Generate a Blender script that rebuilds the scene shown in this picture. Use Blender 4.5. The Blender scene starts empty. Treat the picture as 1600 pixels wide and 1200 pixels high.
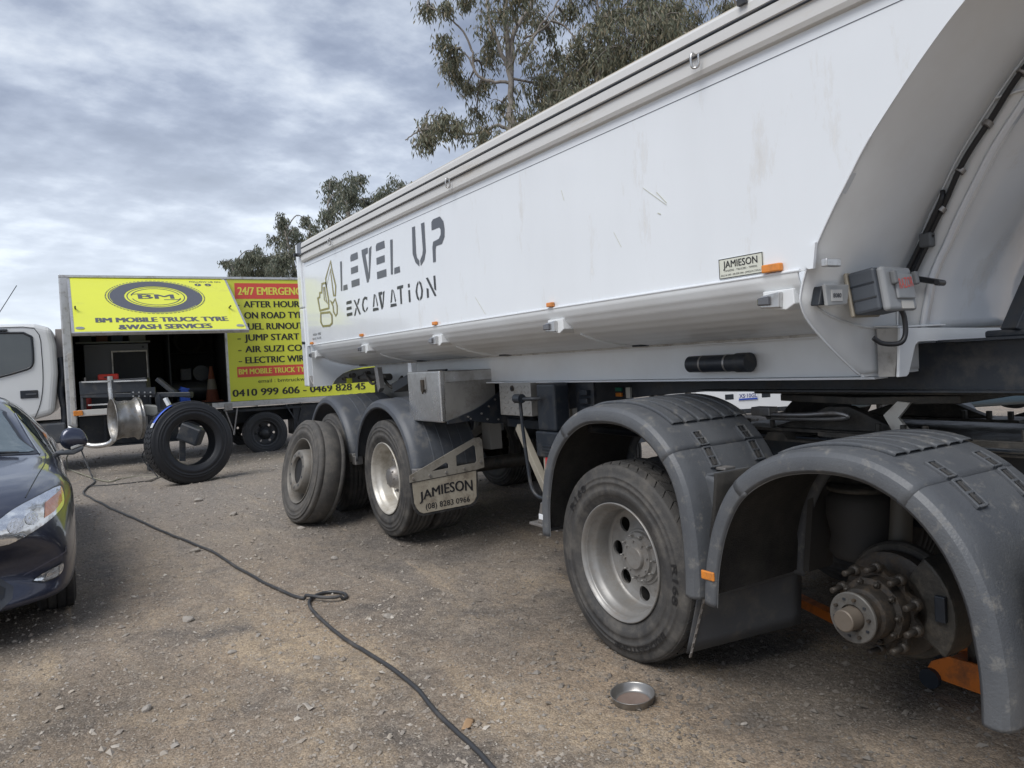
import bpy, bmesh, math, random
import numpy as np
from mathutils import Vector, Matrix, Euler, noise as mnoise
from mathutils.bvhtree import BVHTree
random.seed(7)
rad = math.radians
S = bpy.context.scene
C = S.collection
# ------------------------------------------------------------------ camera
CAM_Z = 1.6
cam = bpy.data.cameras.new('camera')
camo = bpy.data.objects.new('camera', cam); C.objects.link(camo)
cam.sensor_width = 36.0; cam.lens = 27.0; cam.clip_start = 0.05; cam.clip_end = 3000
Rw = Matrix(((0.84715884, -0.0678513, 0.52698967), (-0.52795695, 0.0042463, 0.84926052), (-0.05986118, -0.99768641, -0.03222527)))
M = Matrix(((Rw[0][0], -Rw[0][1], -Rw[0][2]), (Rw[1][0], -Rw[1][1], -Rw[1][2]), (Rw[2][0], -Rw[2][1], -Rw[2][2]))).to_4x4()
M.translation = (0, 0, CAM_Z)
camo.matrix_world = M
S.camera = camo
S.render.resolution_x = 1024; S.render.resolution_y = 768
# ------------------------------------------------------------------ world
SUN_EL, SUN_AZ = 54, 247      # azimuth clockwise from +Y
SKY_SCALE = 1.0
W = bpy.data.worlds.new('World'); S.world = W; W.use_nodes = True
nt = W.node_tree; N = nt.nodes; L = nt.links
for n_ in list(N): N.remove(n_)
def nd(nt_, typ, **kw):
    n = nt_.nodes.new(typ)
    for k, v in kw.items(): setattr(n, k, v)
    return n
def setin(n, **kw):
    for k, v in kw.items():
        n.inputs[k.replace('_', ' ')].default_value = v
def ramp(nt_, pts, interp='LINEAR'):
    r = nt_.nodes.new('ShaderNodeValToRGB'); e = r.color_ramp.elements; r.color_ramp.interpolation = interp
    while len(e) < len(pts): e.new(0.5)
    for el, (p, c) in zip(e, pts):
        el.position = p; el.color = (c, c, c, 1) if isinstance(c, (int, float)) else (*c, 1)
    return r
sky = nd(nt, 'ShaderNodeTexSky', sky_type='NISHITA', sun_disc=False)
sky.sun_elevation = rad(SUN_EL); sky.sun_rotation = rad(SUN_AZ)
skb = nd(nt, 'ShaderNodeVectorMath', operation='SCALE'); skb.inputs['Scale'].default_value = 0.08
L.new(sky.outputs[0], skb.inputs[0])
tc = nd(nt, 'ShaderNodeTexCoord')
sep = nd(nt, 'ShaderNodeSeparateXYZ'); L.new(tc.outputs['Generated'], sep.inputs[0])
mx = nd(nt, 'ShaderNodeMath', operation='MAXIMUM'); mx.inputs[1].default_value = 0.0; L.new(sep.outputs['Z'], mx.inputs[0])
ad = nd(nt, 'ShaderNodeMath', operation='ADD'); ad.inputs[1].default_value = 0.22; L.new(mx.outputs[0], ad.inputs[0])
dx = nd(nt, 'ShaderNodeMath', operation='DIVIDE'); L.new(sep.outputs['X'], dx.inputs[0]); L.new(ad.outputs[0], dx.inputs[1])
dy = nd(nt, 'ShaderNodeMath', operation='DIVIDE'); L.new(sep.outputs['Y'], dy.inputs[0]); L.new(ad.outputs[0], dy.inputs[1])
cb = nd(nt, 'ShaderNodeCombineXYZ'); L.new(dx.outputs[0], cb.inputs[0]); L.new(dy.outputs[0], cb.inputs[1])
mp = nd(nt, 'ShaderNodeMapping'); mp.inputs['Rotation'].default_value = (0, 0, rad(-20)); mp.inputs['Scale'].default_value = (1.25, 1.45, 1); mp.inputs['Location'].default_value = (7.4, 2.9, 0)
L.new(cb.outputs[0], mp.inputs[0])
n1 = nd(nt, 'ShaderNodeTexNoise'); setin(n1, Scale=1.1, Detail=8.0, Roughness=0.50, Distortion=0.0); L.new(mp.outputs[0], n1.inputs['Vector'])
n2 = nd(nt, 'ShaderNodeTexNoise'); setin(n2, Scale=4.0, Detail=8.0, Roughness=0.55, Distortion=0.0); L.new(mp.outputs[0], n2.inputs['Vector'])
mxn = nd(nt, 'ShaderNodeMix', data_type='FLOAT'); mxn.inputs['Factor'].default_value = 0.45
L.new(n1.outputs['Fac'], mxn.inputs[2]); L.new(n2.outputs['Fac'], mxn.inputs[3])
cr = ramp(nt, [(0.35, (0.150, 0.180, 0.250)), (0.45, (0.20, 0.235, 0.315)), (0.52, (0.27, 0.31, 0.395)), (0.59, (0.40, 0.445, 0.525)), (0.69, (0.60, 0.64, 0.69))])
L.new(mxn.outputs[0], cr.inputs[0])
# clouds brighten towards the horizon where their sunlit sides show
hz = nd(nt, 'ShaderNodeMapRange'); setin(hz, From_Min=0.0, From_Max=0.34, To_Min=0.60, To_Max=0.0); L.new(mx.outputs[0], hz.inputs[0])
mh = nd(nt, 'ShaderNodeMix', data_type='RGBA'); mh.inputs[7].default_value = (0.74, 0.79, 0.83, 1)
L.new(hz.outputs[0], mh.inputs[0]); L.new(cr.outputs[0], mh.inputs[6])
dk = nd(nt, 'ShaderNodeMapRange'); setin(dk, From_Min=0.10, From_Max=0.50, To_Min=1.0, To_Max=0.80); L.new(mx.outputs[0], dk.inputs[0])
mh2 = nd(nt, 'ShaderNodeVectorMath', operation='SCALE'); L.new(mh.outputs[2], mh2.inputs[0]); L.new(dk.outputs[0], mh2.inputs['Scale'])
addc = nd(nt, 'ShaderNodeMix', data_type='RGBA'); addc.inputs[0].default_value = 0.93
L.new(skb.outputs[0], addc.inputs[6]); L.new(mh2.outputs[0], addc.inputs[7])
bg = nd(nt, 'ShaderNodeBackground'); bg.inputs['Strength'].default_value = SKY_SCALE * 0.92
L.new(addc.outputs[2], bg.inputs['Color'])
wo = nd(nt, 'ShaderNodeOutputWorld'); L.new(bg.outputs[0], wo.inputs['Surface'])
# ------------------------------------------------------------------ sun (veiled)
sd = bpy.data.lights.new('sun', 'SUN'); sd.energy = 1.5; sd.angle = rad(36); sd.color = (1.0, 0.98, 0.95)
so = bpy.data.objects.new('sun', sd); C.objects.link(so)
sv = Vector((math.sin(rad(SUN_AZ)) * math.cos(rad(SUN_EL)), math.cos(rad(SUN_AZ)) * math.cos(rad(SUN_EL)), math.sin(rad(SUN_EL))))
so.rotation_euler = sv.to_track_quat('Z', 'Y').to_euler()
S.view_settings.view_transform = 'Standard'; S.view_settings.look = 'None'
S.view_settings.exposure = 0.95; S.view_settings.gamma = 1.0; S.view_settings.use_curve_mapping = False
try:
    S.cycles.use_denoising = True
    S.cycles.max_bounces = 7
except Exception: pass

# ================================================================== helpers
MATS = {}
def pm(name, col, rough=0.6, metal=0.0, var=None, vs=3.0, va=0.5, dirt=None, ds=2.0, dl=0.55, dsoft=0.12, bs=0.0, bscale=40.0, coat=0.0, spec=0.5, stretch=None, alpha=None, trans=0.0, rvar=0.0, emit=None):
    if name in MATS: return MATS[name]
    m = bpy.data.materials.new(name); m.use_nodes = True
    t = m.node_tree; b = t.nodes['Principled BSDF']; l = t.links
    setin(b, Roughness=rough, Metallic=metal); b.inputs['Specular IOR Level'].default_value = spec
    b.inputs['Coat Weight'].default_value = coat; b.inputs['Coat Roughness'].default_value = 0.06
    if trans: b.inputs['Transmission Weight'].default_value = trans
    if alpha is not None: b.inputs['Alpha'].default_value = alpha
    b.inputs['Base Color'].default_value = (*col, 1)
    co = t.nodes.new('ShaderNodeTexCoord'); src = co.outputs['Object']
    if stretch:
        mpn = t.nodes.new('ShaderNodeMapping'); mpn.inputs['Scale'].default_value = stretch
        l.new(src, mpn.inputs[0]); src = mpn.outputs[0]
    cur = None
    if var:
        n = t.nodes.new('ShaderNodeTexNoise'); setin(n, Scale=vs, Detail=6.0, Roughness=0.6); l.new(src, n.inputs['Vector'])
        r = ramp(t, [(0.5 - 0.22, 0.0), (0.5 + 0.22, 1.0)]); l.new(n.outputs['Fac'], r.inputs[0])
        sc = t.nodes.new('ShaderNodeMath'); sc.operation = 'MULTIPLY'; sc.inputs[1].default_value = va; l.new(r.outputs[0], sc.inputs[0])
        mm = t.nodes.new('ShaderNodeMix'); mm.data_type = 'RGBA'; mm.inputs[6].default_value = (*col, 1); mm.inputs[7].default_value = (*var, 1)
        l.new(sc.outputs[0], mm.inputs[0]); cur = mm.outputs[2]
    if dirt:
        n = t.nodes.new('ShaderNodeTexNoise'); setin(n, Scale=ds, Detail=9.0, Roughness=0.72); l.new(src, n.inputs['Vector'])
        r = ramp(t, [(dl - dsoft, 0.0), (dl + dsoft, 1.0)]); l.new(n.outputs['Fac'], r.inputs[0])
        mm = t.nodes.new('ShaderNodeMix'); mm.data_type = 'RGBA'; mm.inputs[7].default_value = (*dirt, 1)
        if cur is not None: l.new(cur, mm.inputs[6])
        else: mm.inputs[6].default_value = (*col, 1)
        l.new(r.outputs[0], mm.inputs[0]); cur = mm.outputs[2]
        rr = t.nodes.new('ShaderNodeMapRange'); setin(rr, To_Min=rough, To_Max=min(1, rough + 0.35)); l.new(r.outputs[0], rr.inputs[0]); l.new(rr.outputs[0], b.inputs['Roughness'])
    elif rvar:
        n = t.nodes.new('ShaderNodeTexNoise'); setin(n, Scale=vs * 1.7, Detail=5.0); l.new(src, n.inputs['Vector'])
        rr = t.nodes.new('ShaderNodeMapRange'); setin(rr, From_Min=0.3, From_Max=0.7, To_Min=max(0, rough - rvar), To_Max=rough + rvar); l.new(n.outputs['Fac'], rr.inputs[0]); l.new(rr.outputs[0], b.inputs['Roughness'])
    if cur is not None: l.new(cur, b.inputs['Base Color'])
    if bs:
        n = t.nodes.new('ShaderNodeTexNoise'); setin(n, Scale=bscale, Detail=4.0, Roughness=0.6); l.new(src, n.inputs['Vector'])
        bp = t.nodes.new('ShaderNodeBump'); setin(bp, Strength=bs, Distance=0.01); l.new(n.outputs['Fac'], bp.inputs['Height']); l.new(bp.outputs[0], b.inputs['Normal'])
    MATS[name] = m
    return m

def world_of(o):
    m = o.matrix_basis.copy()
    while o.parent is not None:
        o = o.parent; m = o.matrix_basis @ m
    return m
def tag(o, label=None, cat=None, group=None, kind=None):
    if label: o['label'] = label
    if cat: o['category'] = cat
    if group: o['group'] = group
    if kind: o['kind'] = kind
    return o
def empty(name, loc=(0, 0, 0), rot=(0, 0, 0), parent=None, wl=False, **kw):
    if wl and parent is not None: loc = world_of(parent).inverted() @ Vector(loc)
    o = bpy.data.objects.new(name, None); C.objects.link(o); o.empty_display_size = 0.1
    o.location = loc; o.rotation_euler = rot; o.parent = parent
    return tag(o, **kw)
class MB:
    def __init__(s): s.v = []; s.f = []; s.sm = []
    def add(s, vs, fs, smooth=False):
        k = len(s.v); s.v += [tuple(p) for p in vs]; s.f += [tuple(i + k for i in f) for f in fs]; s.sm += [smooth] * len(fs); return s
    def box(s, x0, x1, y0, y1, z0, z1, m=None):
        vs = [Vector((x, y, z)) for x in (x0, x1) for y in (y0, y1) for z in (z0, z1)]
        if m: vs = [m @ p for p in vs]
        return s.add(vs, [(0, 1, 3, 2), (4, 6, 7, 5), (0, 4, 5, 1), (2, 3, 7, 6), (0, 2, 6, 4), (1, 5, 7, 3)])
    def bar(s, p, q, w, h, up=(0, 0, 1)):
        p = Vector(p); q = Vector(q); d = (q - p).normalized(); a = d.cross(Vector(up))
        if a.length < 1e-4: a = d.cross(Vector((1, 0, 0)))
        a.normalize(); b = a.cross(d)
        vs = [c + a * (w / 2 * i) + b * (h / 2 * j) for c in (p, q) for i in (-1, 1) for j in (-1, 1)]
        return s.add(vs, [(0, 1, 3, 2), (4, 6, 7, 5), (0, 4, 5, 1), (2, 3, 7, 6), (0, 2, 6, 4), (1, 5, 7, 3)])
    def prism(s, pts, axis, a, b):
        """extrude a 2D polygon; axis 'x': pts=(y,z); 'y': pts=(x,z); 'z': pts=(x,y)"""
        def P(p, t): return {'x': (t, p[0], p[1]), 'y': (p[0], t, p[1]), 'z': (p[0], p[1], t)}[axis]
        n = len(pts); vs = [P(p, a) for p in pts] + [P(p, b) for p in pts]
        return s.add(vs, [tuple(range(n)), tuple(range(2 * n - 1, n - 1, -1))] + [(i, i + n, (i + 1) % n + n, (i + 1) % n) for i in range(n)])
    def tube(s, pts, r, n=8, caps=True, smooth=True):
        pts = [Vector(p) for p in pts]; rings = []; k = len(pts); vs = []; fs = []
        rr = r if isinstance(r, (list, tuple)) else [r] * k
        prev = None
        for i, p in enumerate(pts):
            d = (pts[min(i + 1, k - 1)] - pts[max(i - 1, 0)])
            if d.length < 1e-9: d = Vector((0, 0, 1))
            d.normalize()
            if prev is None: u = d.orthogonal().normalized()
            else:
                u = prev - d * prev.dot(d)
                u = u.normalized() if u.length > 1e-6 else d.orthogonal().normalized()
            prev = u; w = d.cross(u)
            for j in range(n):
                a = 2 * math.pi * j / n; vs.append(p + (u * math.cos(a) + w * math.sin(a)) * rr[i])
        for i in range(k - 1):
            for j in range(n):
                fs.append((i * n + j, i * n + (j + 1) % n, (i + 1) * n + (j + 1) % n, (i + 1) * n + j))
        s.add(vs, fs, smooth)
        if caps:
            s.add(vs[:n], [tuple(range(n - 1, -1, -1))]); s.add(vs[-n:], [tuple(range(n))])
        return s
    def cyl(s, p, q, r, n=20, smooth=True):
        return s.tube([p, q], r, n, True, smooth)
    def lathe(s, prof, n=64, o=(0, 0, 0), smooth=True, closed=False):
        """prof (x, r) revolved round the x axis through o"""
        vs = []; fs = []; k = len(prof)
        for i in range(n):
            a = 2 * math.pi * i / n; c, sn = math.cos(a), math.sin(a)
            for x, r in prof: vs.append((o[0] + x, o[1] - r * sn, o[2] + r * c))
        m = k if closed else k - 1
        for i in range(n):
            j = (i + 1) % n
            for q in range(m):
                q2 = (q + 1) % k
                fs.append((i * k + q, j * k + q, j * k + q2, i * k + q2))
        return s.add(vs, fs, smooth)
    def grid(s, rows, smooth=True):
        n = len(rows[0]); vs = [p for r in rows for p in r]
        fs = [(i * n + j, i * n + j + 1, (i + 1) * n + j + 1, (i + 1) * n + j) for i in range(len(rows) - 1) for j in range(n - 1)]
        return s.add(vs, fs, smooth)
    def xf(s, m): s.v = [tuple(m @ Vector(p)) for p in s.v]; return s
    def mesh(s, name):
        me = bpy.data.meshes.new(name); me.from_pydata(s.v, [], s.f)
        me.polygons.foreach_set('use_smooth', s.sm); me.update(); return me
    def build(s, name, mat, parent=None, world=False, bevel=0, seg=2, solid=0, recalc=True, subsurf=0, auto=None, **kw):
        if world and parent is not None:
            inv = world_of(parent).inverted(); s.xf(inv)
        me = s.mesh(name)
        if recalc:
            bm = bmesh.new(); bm.from_mesh(me); bmesh.ops.recalc_face_normals(bm, faces=bm.faces); bm.to_mesh(me); bm.free()
        o = bpy.data.objects.new(name, me); C.objects.link(o); o.parent = parent
        if mat: me.materials.append(mat)
        if solid:
            md = o.modifiers.new('solid', 'SOLIDIFY'); md.thickness = solid; md.offset = -1
        if subsurf:
            md = o.modifiers.new('sub', 'SUBSURF'); md.levels = subsurf; md.render_levels = subsurf
        if bevel:
            md = o.modifiers.new('bevel', 'BEVEL'); md.width = bevel; md.segments = seg; md.limit_method = 'ANGLE'; md.angle_limit = rad(40)
            md.harden_normals = False
        if auto: me.set_sharp_from_angle(angle=rad(auto))
        return tag(o, **kw)
def part_copy(o, parent, name=None):
    c = o.copy(); c.parent = parent; C.objects.link(c); return c
def copy_tree(o, parent=None):
    kids = list(o.children)
    c = o.copy(); C.objects.link(c); c.parent = parent
    for ch in kids: copy_tree(ch, c)
    return c
def spline(pts, n=8, closed=False):
    """Catmull-Rom through pts"""
    P = [Vector(p) if len(p) == 3 else Vector((p[0], p[1], 0)) for p in pts]; out = []; k = len(P)
    rng = range(k if closed else k - 1)
    for i in rng:
        if closed: p0, p1, p2, p3 = P[(i - 1) % k], P[i], P[(i + 1) % k], P[(i + 2) % k]
        else: p0, p1, p2, p3 = P[max(i - 1, 0)], P[i], P[i + 1], P[min(i + 2, k - 1)]
        for j in range(n):
            t = j / n
            out.append(0.5 * ((2 * p1) + (p2 - p0) * t + (2 * p0 - 5 * p1 + 4 * p2 - p3) * t * t + (3 * p1 - p0 - 3 * p2 + p3) * t ** 3))
    if not closed: out.append(P[-1])
    return out
def sp2(pts, n=8): return [(p.x, p.y) for p in spline(pts, n)]
def text_raw(body, bold=0.0, res=3, spacing=1.0, word=1.0, extrude=0.0):
    cu = bpy.data.curves.new('t', 'FONT'); cu.body = body; cu.offset = bold; cu.resolution_u = res; cu.space_character = spacing; cu.space_word = word; cu.extrude = extrude
    ob = bpy.data.objects.new('t', cu); C.objects.link(ob)
    me = bpy.data.meshes.new_from_object(ob)
    vs = [tuple(v.co) for v in me.vertices]; fs = [tuple(p.vertices) for p in me.polygons]
    bpy.data.objects.remove(ob); bpy.data.curves.remove(cu); bpy.data.meshes.remove(me)
    return vs, fs
def text_obj(body, fn, name, mat, parent, width=None, height=None, bold=0.01, fitbody=None, spacing=1.0, world=False, subdiv=0, word=1.0, fat=0.0):
    """fn(u,v)->point, u along the line from its left end, v up from the baseline"""
    vs, fs = text_raw(body, bold, 3, spacing, word)
    capv, _ = text_raw('H', bold); cap = max(p[1] for p in capv)
    ref = vs if fitbody is None else text_raw(fitbody, bold, 3, spacing, word)[0]
    x0 = min(p[0] for p in ref); x1 = max(p[0] for p in ref)
    sy = height / cap; sx = sy if width is None else width / (x1 - x0)
    if subdiv:
        bm = bmesh.new(); me = bpy.data.meshes.new('t'); me.from_pydata(vs, [], fs); bm.from_mesh(me)
        bmesh.ops.triangulate(bm, faces=bm.faces)
        bmesh.ops.subdivide_edges(bm, edges=bm.edges, cuts=subdiv, use_grid_fill=True)
        bm.verts.ensure_lookup_table(); bm.verts.index_update()
        vs = [tuple(v.co) for v in bm.verts]; fs = [tuple(v.index for v in f.verts) for f in bm.faces]; bm.free(); bpy.data.meshes.remove(me)
    mb = MB(); c0 = Vector(fn(0, 0)); nrm = (Vector(fn(0.01, 0)) - c0).cross(Vector(fn(0, 0.01)) - c0).normalized()
    for k, du in enumerate([0.0] if not fat else [-fat, 0.0, fat]):
        mb.add([Vector(fn((p[0] - x0) * sx + du * height, p[1] * sy)) + nrm * (0.0004 * k) for p in vs], fs)
    return mb.build(name, mat, parent, world=world, recalc=False)
def decal(bvh, poly, O, A, B, D, off, cuts=3, thick=0.0):
    """a patch with the outline poly (a,b) wrapped on a surface, seen along D"""
    O, A, B, D = Vector(O), Vector(A), Vector(B), Vector(D).normalized()
    bm = bmesh.new(); vs = [bm.verts.new((p[0], p[1], 0)) for p in poly]; bm.faces.new(vs)
    bmesh.ops.triangulate(bm, faces=bm.faces)
    for _ in range(cuts):
        bmesh.ops.subdivide_edges(bm, edges=bm.edges, cuts=1, use_grid_fill=True)
    bm.verts.index_update(); mb = MB(); P = []
    for v in bm.verts:
        o = O + A * v.co.x + B * v.co.y
        h, nrm, i, d = bvh.ray_cast(o, D)
        if h is None:
            h, nrm, i, d = bvh.find_nearest(o)
        if nrm.dot(D) > 0: nrm = -nrm
        P.append(h + nrm * off)
    mb.add(P, [tuple(v.index for v in f.verts) for f in bm.faces], True); bm.free()
    return mb

# ================================================================== ground shape
def sstep(t): t = max(0.0, min(1.0, t)); return t * t * (3 - 2 * t)
def gz(x, y):
    return 0.26 * sstep((y - 2.0) / 9.0) * (1 - 0.9 * sstep((x - 5.0) / 5.0))
# ================================================================== materials
white = pm('white_paint', (0.775, 0.805, 0.835), 0.18, var=(0.72, 0.745, 0.77), vs=1.4, va=0.7, dirt=(0.58, 0.55, 0.50), ds=3.2, dl=0.70, dsoft=0.12, coat=0.6, bs=0.10, bscale=1.1, stretch=(1, 1.5, 0.45))
white_dusty = pm('dusty_white_paint', (0.75, 0.775, 0.79), 0.38, var=(0.64, 0.64, 0.63), vs=3, va=0.6, dirt=(0.46, 0.42, 0.37), ds=9, dl=0.73, dsoft=0.08, coat=0.15)
white_dirty = pm('grimy_white_paint', (0.55, 0.54, 0.52), 0.5, var=(0.40, 0.385, 0.36), vs=5, va=0.8, dirt=(0.2, 0.18, 0.15), ds=9, dl=0.62)
alu = pm('aluminium', (0.62, 0.62, 0.62), 0.38, 0.85, var=(0.48, 0.48, 0.47), vs=6, va=0.7, dirt=(0.3, 0.28, 0.25), ds=12, dl=0.64)
alu_rail = pm('rail_paint', (0.68, 0.675, 0.66), 0.45, 0.1, var=(0.58, 0.57, 0.55), vs=3, va=0.6, dirt=(0.48, 0.42, 0.33), ds=5, dl=0.68, stretch=(1, 0.2, 1))
steel = pm('polished_steel', (0.66, 0.66, 0.66), 0.26, 0.95, var=(0.5, 0.5, 0.5), vs=4, va=0.6, dirt=(0.36, 0.34, 0.31), ds=6, dl=0.62, dsoft=0.2, bs=0.08, bscale=6)
steel_dull = pm('dull_steel', (0.42, 0.41, 0.40), 0.45, 0.8, var=(0.3, 0.29, 0.28), vs=9, va=0.8, dirt=(0.26, 0.23, 0.2), ds=8, dl=0.58)
rimpaint = pm('wheel_silver', (0.33, 0.325, 0.315), 0.45, 0.5, var=(0.23, 0.22, 0.205), vs=7, va=0.8, dirt=(0.22, 0.19, 0.16), ds=9, dl=0.62, dsoft=0.15)
rimwhite = pm('wheel_pale', (0.60, 0.58, 0.53), 0.40, 0.35, var=(0.45, 0.42, 0.37), vs=7, va=0.8, dirt=(0.3, 0.26, 0.2), ds=7, dl=0.62, dsoft=0.15)
black = pm('black_frame_paint', (0.013, 0.018, 0.027), 0.42, var=(0.026, 0.031, 0.038), vs=5, va=0.8, dirt=(0.085, 0.078, 0.068), ds=7, dl=0.64, dsoft=0.14)
greasy = pm('greasy_steel', (0.040, 0.038, 0.034), 0.55, 0.3, var=(0.085, 0.078, 0.068), vs=7, va=0.8, dirt=(0.15, 0.13, 0.105), ds=10, dl=0.6, bs=0.3, bscale=60)
hubmetal = pm('hub_iron', (0.060, 0.054, 0.048), 0.46, 0.45, var=(0.032, 0.028, 0.025), vs=14, va=0.9, dirt=(0.10, 0.075, 0.052), ds=18, dl=0.58, bs=0.3, bscale=90)
tyre = pm('dusty_tyre_rubber', (0.034, 0.034, 0.035), 0.7, var=(0.075, 0.070, 0.064), vs=5, va=0.75, dirt=(0.14, 0.128, 0.112), ds=9, dl=0.62, dsoft=0.16, bs=0.25, bscale=120)
tyre_worn = pm('worn_tyre_rubber', (0.07, 0.067, 0.064), 0.85, var=(0.105, 0.098, 0.09), vs=6, va=0.8, dirt=(0.15, 0.138, 0.12), ds=12, dl=0.62, dsoft=0.15, bs=0.35, bscale=90)
tyre_new = pm('new_tyre_rubber', (0.012, 0.013, 0.016), 0.5, var=(0.02, 0.021, 0.024), vs=8, va=0.6, bs=0.15, bscale=100)
plastic = pm('grey_mudguard_plastic', (0.078, 0.084, 0.094), 0.45, var=(0.115, 0.121, 0.128), vs=5.5, va=0.8, dirt=(0.215, 0.205, 0.185), ds=13, dl=0.64, dsoft=0.09, bs=0.22, bscale=110)
plastic_dark = pm('dark_mudguard_plastic', (0.062, 0.07, 0.085), 0.48, var=(0.09, 0.096, 0.105), vs=4, va=0.8, dirt=(0.15, 0.145, 0.135), ds=8, dl=0.64, bs=0.1, bscale=70)
rubber = pm('black_rubber', (0.022, 0.023, 0.025), 0.6, dirt=(0.09, 0.085, 0.078), ds=8, dl=0.60, dsoft=0.2, bs=0.2, bscale=60)
bristle = pm('spray_suppressor', (0.016, 0.016, 0.018), 0.9, dirt=(0.085, 0.078, 0.066), ds=2.4, dl=0.56, dsoft=0.2, bs=1.0, bscale=170)
flapgrey = pm('mudflap_grey', (0.085, 0.09, 0.098), 0.6, var=(0.06, 0.062, 0.066), vs=3, va=0.8, dirt=(0.15, 0.14, 0.125), ds=6, dl=0.62, bs=0.1, bscale=50)
yellow = pm('sign_yellow', (0.70, 0.73, 0.06), 0.35, var=(0.63, 0.66, 0.075), vs=2, va=0.5, dirt=(0.5, 0.5, 0.12), ds=3, dl=0.72)
signred = pm('sign_red', (0.70, 0.085, 0.06), 0.4)
signblack = pm('sign_black', (0.018, 0.018, 0.022), 0.45)
signgrey = pm('sign_grey', (0.085, 0.09, 0.11), 0.45)
decalgrey = pm('decal_grey', (0.085, 0.092, 0.108), 0.3, 0.1)
decalblack = pm('decal_black', (0.02, 0.022, 0.026), 0.35)
gold = pm('decal_gold', (0.27, 0.24, 0.09), 0.35, 0.1)
amber = pm('amber_plastic', (0.72, 0.24, 0.03), 0.3, dirt=(0.3, 0.14, 0.05), ds=20, dl=0.62, coat=0.3)
redlens = pm('red_lens', (0.5, 0.03, 0.04), 0.3, dirt=(0.3, 0.14, 0.12), ds=14, dl=0.58)
clear = pm('clear_plastic', (0.9, 0.92, 0.93), 0.08, trans=0.85, rvar=0.0)
cable = pm('black_cable', (0.018, 0.019, 0.022), 0.42)
orange = pm('jack_orange', (0.60, 0.16, 0.02), 0.45, dirt=(0.16, 0.07, 0.03), ds=9, dl=0.6)
redp = pm('red_plastic', (0.5, 0.03, 0.02), 0.4)
blue = pm('blue_plastic', (0.02, 0.09, 0.5), 0.35)
greybox = pm('grey_case', (0.30, 0.31, 0.32), 0.45, var=(0.24, 0.25, 0.255), vs=9, va=0.6)
galv = pm('dusty_grey_panel', (0.36, 0.35, 0.33), 0.6, 0.2, var=(0.28, 0.27, 0.25), vs=6, va=0.7)
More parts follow.
